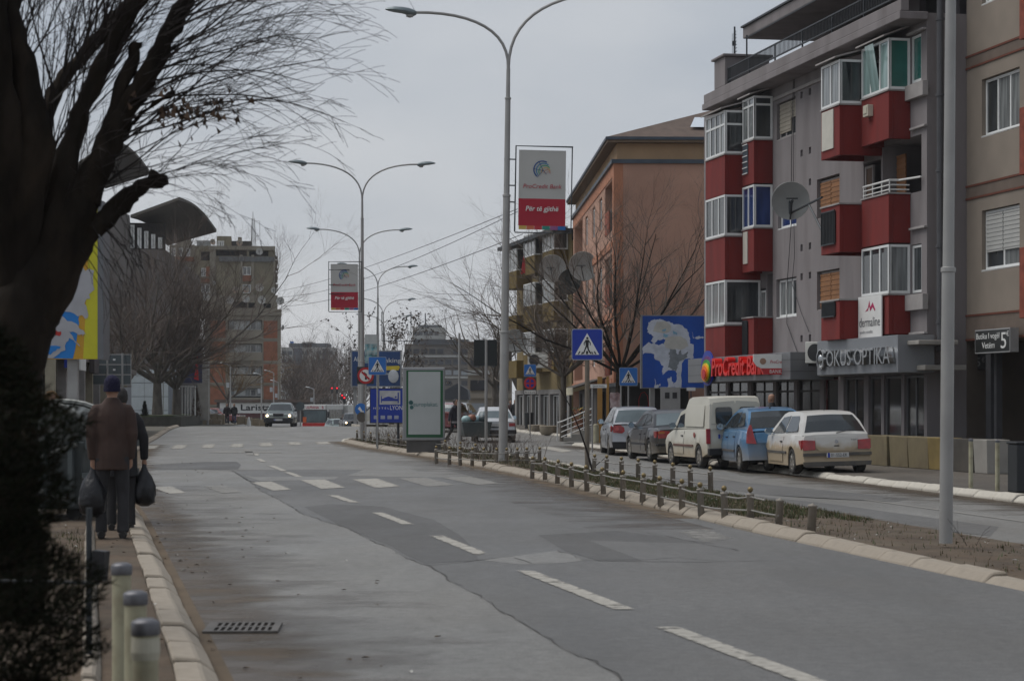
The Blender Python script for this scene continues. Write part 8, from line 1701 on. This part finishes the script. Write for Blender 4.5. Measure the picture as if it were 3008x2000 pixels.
limbs = [([L(0, 1650), L(5, 1250), L(8, 1000), L(22, 850), L(45, 740), L(85, 640), L(130, 540)], [.34, .26, .235, .235, .24, .2, .1]),
         ([L(30, 830), L(95, 690), L(150, 565), L(195, 450), L(240, 350), L(300, 240), L(350, 150), L(400, 60), L(440, -20)], [.1, .17, .16, .115, .088, .075, .066, .06, .055]),
         ([L(70, 700), L(120, 560), L(165, 320), L(210, 210), L(262, 100), L(330, -20)], [.1, .14, .07, .062, .058, .055]),
         ([L(60, 680), L(85, 420, 15.2), L(112, 240, 15.5), L(180, 145, 15.6), L(240, 75, 15.7), L(300, 5, 15.8), L(320, -25, 15.8)], [.1, .1, .055, .048, .046, .044, .042]),
         ([L(40, 760), L(50, 520, 14.9), L(80, 330, 14.8), L(62, 225, 14.8), L(32, 80, 14.7), L(12, -30, 14.7)], [.1, .15, .125, .105, .09, .08]), ([L(40, 720), L(14, 400, 14.8), L(-10, 150, 14.6), L(-20, -30, 14.6)], [.1, .15, .11, .1]),
         ([L(90, 660), L(165, 590), L(215, 525), L(262, 478), L(322, 428), L(385, 413)], [.1, .09, .058, .05, .043, .038]), ([L(225, 530), L(300, 462), L(338, 428), L(358, 397)], [.05, .04, .036, .034]),
         ([L(140, 560), L(215, 400), L(295, 160), L(312, 100)], [.1, .055, .042, .038]), ([L(110, 560, 15.2), L(130, 420, 15.2), L(175, 300, 15.2)], [.12, .07, .05]), ([L(215, 470), L(262, 340), L(330, 262), L(400, 215)], [.05, .03, .016, .01])]
for i, (pts, rs) in enumerate(limbs):
    P_, R_ = limb(pts, rs); m = MB(); m.tube(P_, R_, 22); q = m.build('trunk' if i == 0 else 'limb', bark_dark, big, smooth=True)
    d = q.modifiers.new('knots', 'DISPLACE'); tx_ = bpy.data.textures.get('bark') or bpy.data.textures.new('bark', 'CLOUDS'); tx_.noise_scale = .09; d.texture = tx_; d.strength = .07; d.mid_level = .5
    sd = MB()
m = MB()
def spray(a, b, cnt, dirs, ln, r=.0066, Y=(14.6, 15.6), depth=2, droop=.12, kids=4):
    for _ in range(cnt):
        t = rnd.random(); p = a.lerp(b, t) + Vector((0, rnd.uniform(-.1, .1), 0)); d0, d1 = dirs; ang = R(rnd.uniform(d0, d1)); d = Vector((math.cos(ang), rnd.gauss(0, .3), math.sin(ang)))
        twig(m, rnd, p, d, ln * rnd.uniform(.5, .95), r * rnd.choice((.7, .8, 1, 1.5)), depth, droop, .42, kids, 8, 3, .075, .02, .42)
spray(L(240, 350), L(425, 0), 20, (12, 55), 1.45); spray(L(235, 400), L(320, 210), 13, (8, 42), 1.7, .0065); spray(L(215, 470), L(250, 360), 9, (10, 40), 1.5, .005); spray(L(262, 340), L(400, 215), 9, (15, 50), 1.0, .004)
spray(L(165, 320), L(320, 0), 30, (45, 92), 1.3); spray(L(112, 240), L(300, 5), 36, (55, 110), 1.2); spray(L(100, 380), L(150, 300), 14, (60, 110), 1.4); spray(L(40, 230), L(20, 20), 28, (40, 120), 1.2)
spray(L(300, 442), L(385, 412), 5, (-15, 35), .8, .0035); spray(L(345, 415), L(358, 397), 3, (10, 40), 1.35, .0055); spray(L(225, 530), L(330, 430), 10, (20, 100), .6, .003); spray(L(215, 525), L(300, 450), 7, (-80, -40), .6, .003, droop=.3)
spray(L(380, 90), L(440, -30), 16, (15, 65), 1.3); spray(L(300, 240), L(370, 110), 11, (0, 35), 1.6, .0065); spray(L(90, 560), L(180, 430), 14, (40, 110), .8, .004)
spray(L(150, 560), L(240, 520), 7, (-75, -35), .9, .0035, depth=1, droop=.35, kids=3)
crown_obj(m, twig_m, big)
m = MB(); r = random.Random(9)                    # a few shrivelled leaves that never fell
for _ in range(120):
    p = L(r.gauss(430, 60), r.gauss(245, 22), 15 + r.gauss(0, .4)); s = .035; a = r.uniform(0, 6.3); m.add([p, p + Vector((s * math.cos(a), .01, -s)), p + Vector((s * .4, s * math.sin(a), -s * 1.6))], [(0, 1, 2)])
q = m.build('leaves', M('dead_brown_leaf', (.06, .035, .02), .9, var=.2), big); q['kind'] = 'stuff'
# the dark conifer at the very edge
con = thing('conifer', 'dark shaggy conifer shrub standing close by in the planting bed', 'shrub', (-2.06, 7.6, .1), 0); m = MB(); r = random.Random(21)
def crad(z): return .55 if z < 1.1 else max(.02, .55 * (1 - ((z - 1.1) / 1.0) ** 1.5) ** .8 if z < 2.1 else .02)
for _ in range(80000):
    z = 2.1 * r.random() ** 1.25; rad = crad(z) * (r.random() ** .35) * (1 + .16 * math.sin(z * 9 + 1) + .1 * math.sin(z * 23)); a = r.uniform(0, 6.283); p = Vector((rad * math.cos(a), rad * math.sin(a), z)); d = Vector((math.cos(a) * .8 + r.gauss(0, .5), math.sin(a) * .8 + r.gauss(0, .5), .5 + r.gauss(0, .5))).normalized(); s = r.uniform(.02, .055); w = d.cross(Vector((r.gauss(0, 1), r.gauss(0, 1), r.gauss(0, 1)))).normalized() * .004; m.cur = r.choice((0, 0, 1, 2)); m.add([p - w, p + w, p + d * s], [(0, 1, 2)])
q = m.build('foliage', [M('conifer_dark', (.009, .011, .006), .9, var=.2, spec=.1), M('conifer_mid', (.014, .016, .008), .9, var=.2, spec=.1), M('conifer_brown', (.018, .014, .009), .9, var=.2, spec=.1)], con); q['kind'] = 'stuff'
m = MB(); m.tube([(0, 0, -.05), (.02, 0, .8), (0, .02, 2.1)], [.06, .045, .01], 8)
for k in range(40): z = r.uniform(.1, 1.9); a = r.uniform(0, 6.28); m.tube([(0, 0, z), (crad(z) * .8 * math.cos(a), crad(z) * .8 * math.sin(a), z + .15)], [.015, .005], 5)
m.build('trunk', bark_dark, con)
# ------------------------------------------------------------------ bare trees, grown from a few rules
def bare_tree(label, loc, h, spread, trunk_r, mat, bark, group, seed, fork=.3, n0=6, depth=4, kids=5, lean=(0, 0), droop=.0, up=.03, open_=.75, minr=.004, kidlen=.58, leaves=None, lr=.45):
    o = thing('tree', label, 'tree', loc, 0, group); r = random.Random(seed); zf = h * fork; top = Vector((lean[0], lean[1], zf))
    m = MB(); m.tube([(0, 0, -.2), (lean[0] * .3, lean[1] * .3, zf * .5), top], [trunk_r * 1.25, trunk_r, trunk_r * .85], 12); br = MB()
    for k in range(n0):
        a = 2 * PI * k / n0 + r.uniform(-.4, .4); el = r.uniform(.55, 1.35); d = Vector((math.cos(a) * math.cos(el) * open_ * 1.3, math.sin(a) * math.cos(el) * open_ * 1.3, math.sin(el))); ln = (h - zf) * r.uniform(.75, 1.05) / max(.55, d.normalized().z ** .5)
        pts, rs = [top.copy()], [trunk_r * lr]; q = top.copy(); d.normalize(); n = 7
        for i in range(n): d = (d + Vector((r.gauss(0, .1), r.gauss(0, .1), r.gauss(0, .06) + up))).normalized(); q = q + d * ln * spread / n; pts.append(q.copy()); rs.append(max(minr, trunk_r * lr * (1 - .88 * (i + 1) / n)))
        m.tube(pts, rs, 7)
        for j in range(kids * 2):
            t = r.uniform(.15, 1); i = min(n - 1, int(t * n)); b = pts[i].lerp(pts[i + 1], t * n - i); dd = (pts[i + 1] - pts[i]).normalized(); oo = Vector((r.gauss(0, 1), r.gauss(0, 1), r.gauss(0, 1))); oo = (oo - dd * oo.dot(dd)).normalized(); twig(br, r, b, dd + oo * .75, ln * .42 * r.uniform(.5, 1.1), rs[i] * .5 + minr, depth - 2, droop, .6, kids, 5, 3, .13, up, kidlen)
    m.build('trunk', bark, o, smooth=True); crown_obj(br, mat, o)
    if leaves:
        lf = MB()
        for v in r.sample(br.v, min(leaves, len(br.v))):
            p = Vector(v); s = r.uniform(.08, .17); a, b = r.uniform(0, 6.3), r.uniform(-1, 1); u = Vector((math.cos(a), math.sin(a), b)) * s; w = Vector((-math.sin(a), math.cos(a), -.6)) * s; lf.add([p, p + u, p + u + w, p + w], [(0, 1, 2, 3)])
        q = lf.build('leaves', M('withered_leaf', (.045, .032, .022), .9, var=.3), o); q['kind'] = 'stuff'
    return o
GT2 = 'bare street trees'
def at(px, Y, z=None): p = W(px, HY, Y); return (p.x, p.y, gz(p.x, p.y) if z is None else z)
bare_tree('bare tree with a dark forked trunk and white band, before the pavilion', at(462, 147, .65), 10.5, 1.0, .32, twig_brown, bark_grey, GT2, 3, fork=.22, n0=11, depth=5, kids=6, up=.06, open_=.95, minr=.006)
bare_tree('bare tree with the thicker dark trunk by the tubular gate frame', at(518, 149, .65), 9.5, 1.0, .28, twig_brown, bark_grey, GT2, 5, fork=.2, n0=11, depth=5, kids=6, up=.06, open_=1.0, minr=.006)
bare_tree('slender bare tree behind the nine panel sign back', at(372, 140, .3), 8.5, 1.0, .22, twig_brown, bark_grey, GT2, 8, fork=.3, n0=8, depth=5, kids=5, up=.05, open_=.9, minr=.009)
bare_tree('bare ochre tinted tree in front of the tower', at(668, 225), 9.5, .9, .2, M('ochre_twig', (.14, .09, .04), .9, var=.25, scale=1), bark_grey, GT2, 9, fork=.25, n0=8, depth=4, kids=5, up=.03, open_=1.1, minr=.009)
bare_tree('large bare tree spreading before the salmon end wall', at(1822, 84, .1), 8.9, 1.0, .2, twig_grey, bark_dark, GT2, 12, fork=.3, n0=12, depth=4, kids=6, up=.05, open_=.98, minr=.0045, kidlen=.6, lr=.3)
bare_tree('lower bare tree with hanging twigs before the mustard block', at(1655, 91, .1), 6.2, 1.0, .13, twig_grey, bark_grey, GT2, 14, fork=.42, n0=13, depth=4, kids=6, up=-.0, open_=1.2, minr=.005, droop=.05)
bare_tree('bare tree with a thick leaning trunk beside the no stopping sign', at(1556, 146, .1), 8.2, 1.0, .22, twig_grey, bark_grey, GT2, 15, fork=.4, n0=7, depth=4, kids=4, up=.03, lean=(-1.1, 0), open_=1.0, minr=.006)
bare_tree('bare tree with an old nest behind the black sign back', at(1455, 150), 8.4, 1.0, .26, twig_grey, bark_grey, GT2, 17, fork=.32, n0=7, depth=4, kids=4, up=.06, open_=.9, minr=.008)
bare_tree('tree still holding withered leaves behind the banking billboard', at(1150, 190), 10, .95, .22, twig_brown, bark_grey, GT2, 19, fork=.3, n0=7, depth=4, kids=4, up=.05, open_=.85, minr=.009, leaves=1500)
r0 = random.Random(33)
for i, (px, Y, h) in enumerate(((845, 330, 11), (872, 350, 13.5), (900, 360, 14.5), (925, 345, 14), (950, 365, 15), (975, 380, 15), (1000, 375, 14), (1022, 400, 15.5), (858, 300, 9), (888, 310, 10), (940, 330, 11), (1045, 390, 15), (1068, 385, 14))):
    bare_tree(['thicket tree at the tower end of the far wood', 'thicket tree under the pale far block, second from the tower', 'tall thicket tree under the middle of the pale far block', 'thicket tree under the stair strip of the pale far block', 'thicket tree at the sky side end of the pale far block', 'thicket tree just past the pale far block', 'thicket tree above the red signals', 'thicket tree touching the banking billboard', 'low front thicket tree beside the tower foot', 'low front thicket tree behind the grey saloon', 'low front thicket tree over the bus', 'thicket tree half behind the banking billboard', 'thicket tree wholly framed by the lamp posts'][i], at(px, Y), h - 2.6, .95, .2, twig_brown, bark_grey, 'trees of the far bare wood', 40 + i, fork=.12, n0=10, depth=4, kids=4, up=.05, open_=.8, minr=.035)
# clipped leafless shrubs on the median
def shrub(label, x, y, w, h, n, seed, mat): 
    o = thing('shrub', label, 'shrub', (x, y, gz(x, y) + .08), 0, 'leafless shrubs on the median'); r = random.Random(seed); m = MB()
    for _ in range(n): p = Vector((r.uniform(-w, w), r.uniform(-w * .8, w * .8), 0)); twig(m, r, p, Vector((r.gauss(0, .35), r.gauss(0, .35), 1)), h * r.uniform(.55, 1.15), .008, 1, 0, .6, 4, 5, 3, .14)
    m.build('stems', mat, o); return o
for i in range(13):
    y = 59 + i * 2.35; x = interp(MEDL, y) + 1.25 + .5 * (i % 2)
    shrub(['brittle shrub in front of the tall lamp post', 'brittle shrub between the tall lamp post and the slim sign post', 'brittle shrub at the foot of the plain steel post', 'brittle shrub at the near corner of the advertising case', 'brittle shrub at the middle of the advertising case foot', 'brittle shrub at the outer corner of the advertising case', 'brittle shrub under the hotel sign edge', 'brittle shrub under the bed pictogram', 'brittle shrub beneath the crossing sign at the median tip', 'brittle shrub beside the hotel sign post', 'brittle shrub second from the median tip', 'brittle shrub beside the lamp post at the median tip', 'last brittle shrub at the median tip'][i], x, y, .75, .62, 26, 60 + i, twig_grey)
shrub('thin shrub with tall stalks to the far side of the tall lamp post', .35, 56.5, .5, .75, 16, 90, twig_grey); shrub('thin low shrub on the carriageway side of the tall lamp post', -.1, 59.5, .6, .6, 18, 91, twig_grey)
P = G(1362 * 1.2757, 1088 * 1.2757, .1); o = thing('sapling', 'thin leaning bare sapling crossing in front of the large crossing sign post', 'sapling', (P.x + .02, P.y - .4, .1), 0); m = MB(); rr = random.Random(2)
q0 = lambda px, py: W(px * 1.2757, py * 1.2757, P.y - .4) - Vector((P.x + .02, P.y - .4, .1)); pts = [Vector((0, 0, 0)), q0(1352, 1040), q0(1335, 990), q0(1310, 930), q0(1285, 890)]; m.tube(pts, [.028, .022, .017, .012, .006], 6)
for _ in range(5): twig(m, rr, pts[3].lerp(pts[4], rr.random()), Vector((-.3, 0, 1)), .4, .004, 0)
twig(m, rr, Vector((0, 0, .12)), Vector((.9, .1, .5)), .45, .014, 0); m.build('stem', twig_m, o)
P = G(2840, 1602, .1); o = thing('weed', 'dead weed stalk beside the grey lamp post', 'weed', (P.x, P.y, .1), 0); m = MB(); rr = random.Random(6)
twig(m, rr, Vector((0, 0, 0)), Vector((-.6, 0, 1)), .32, .004, 1, 0, .9, 4, 5)
twig(m, rr, Vector((.1, 0, 0)), Vector((.2, 0, .5)), .2, .003, 1, 0, .9, 3, 4); m.build('stalk', twig_m, o)
for i, (px, Y, h, w) in enumerate(((425, 140, .95, .28), (577, 152, 1.9, .5))):
    p = at(px, Y, .7); o = thing('conifer', ('small pointed dark conifer before the white pavilion', 'rusty pointed conifer beside the navy poster')[i], 'shrub', p, 0); m = MB(); r = random.Random(70 + i)
    for _ in range(900): z = r.uniform(0, h); a = r.uniform(0, 6.28); rd = w * (1 - z / h) * r.random() ** .4; q = Vector((rd * math.cos(a), rd * math.sin(a), z)); d = Vector((math.cos(a), math.sin(a), 1 + r.gauss(0, .4))).normalized() * .16; ww = d.cross(Vector((0, 0, 1))).normalized() * .03; m.add([q - ww, q + ww, q + d], [(0, 1, 2)])
    q = m.build('foliage', MATS['conifer_mid'] if i == 0 else M('rust_foliage', (.06, .035, .018), .9, var=.3), o); q['kind'] = 'stuff'; m = MB(); m.tube([(0, 0, -.1), (0, 0, h * .7)], [.05, .02], 6); m.build('trunk', bark_grey, o)
# ------------------------------------------------------------------ the winter air, one even box of it
hz_m = bpy.data.materials.new('haze'); hz_m.use_nodes = True; nt = hz_m.node_tree; nt.nodes.remove(nt.nodes['Principled BSDF'])
pv_ = nt.nodes.new('ShaderNodeVolumePrincipled'); pv_.inputs['Color'].default_value = (.86, .9, .96, 1); pv_.inputs['Density'].default_value = .0002
nt.links.new(pv_.outputs['Volume'], nt.nodes['Material Output'].inputs['Volume'])
m = MB(); m.box(-2600, 2600, -60, 2700, -12, 60); m.build('haze', hz_m, kind='stuff')
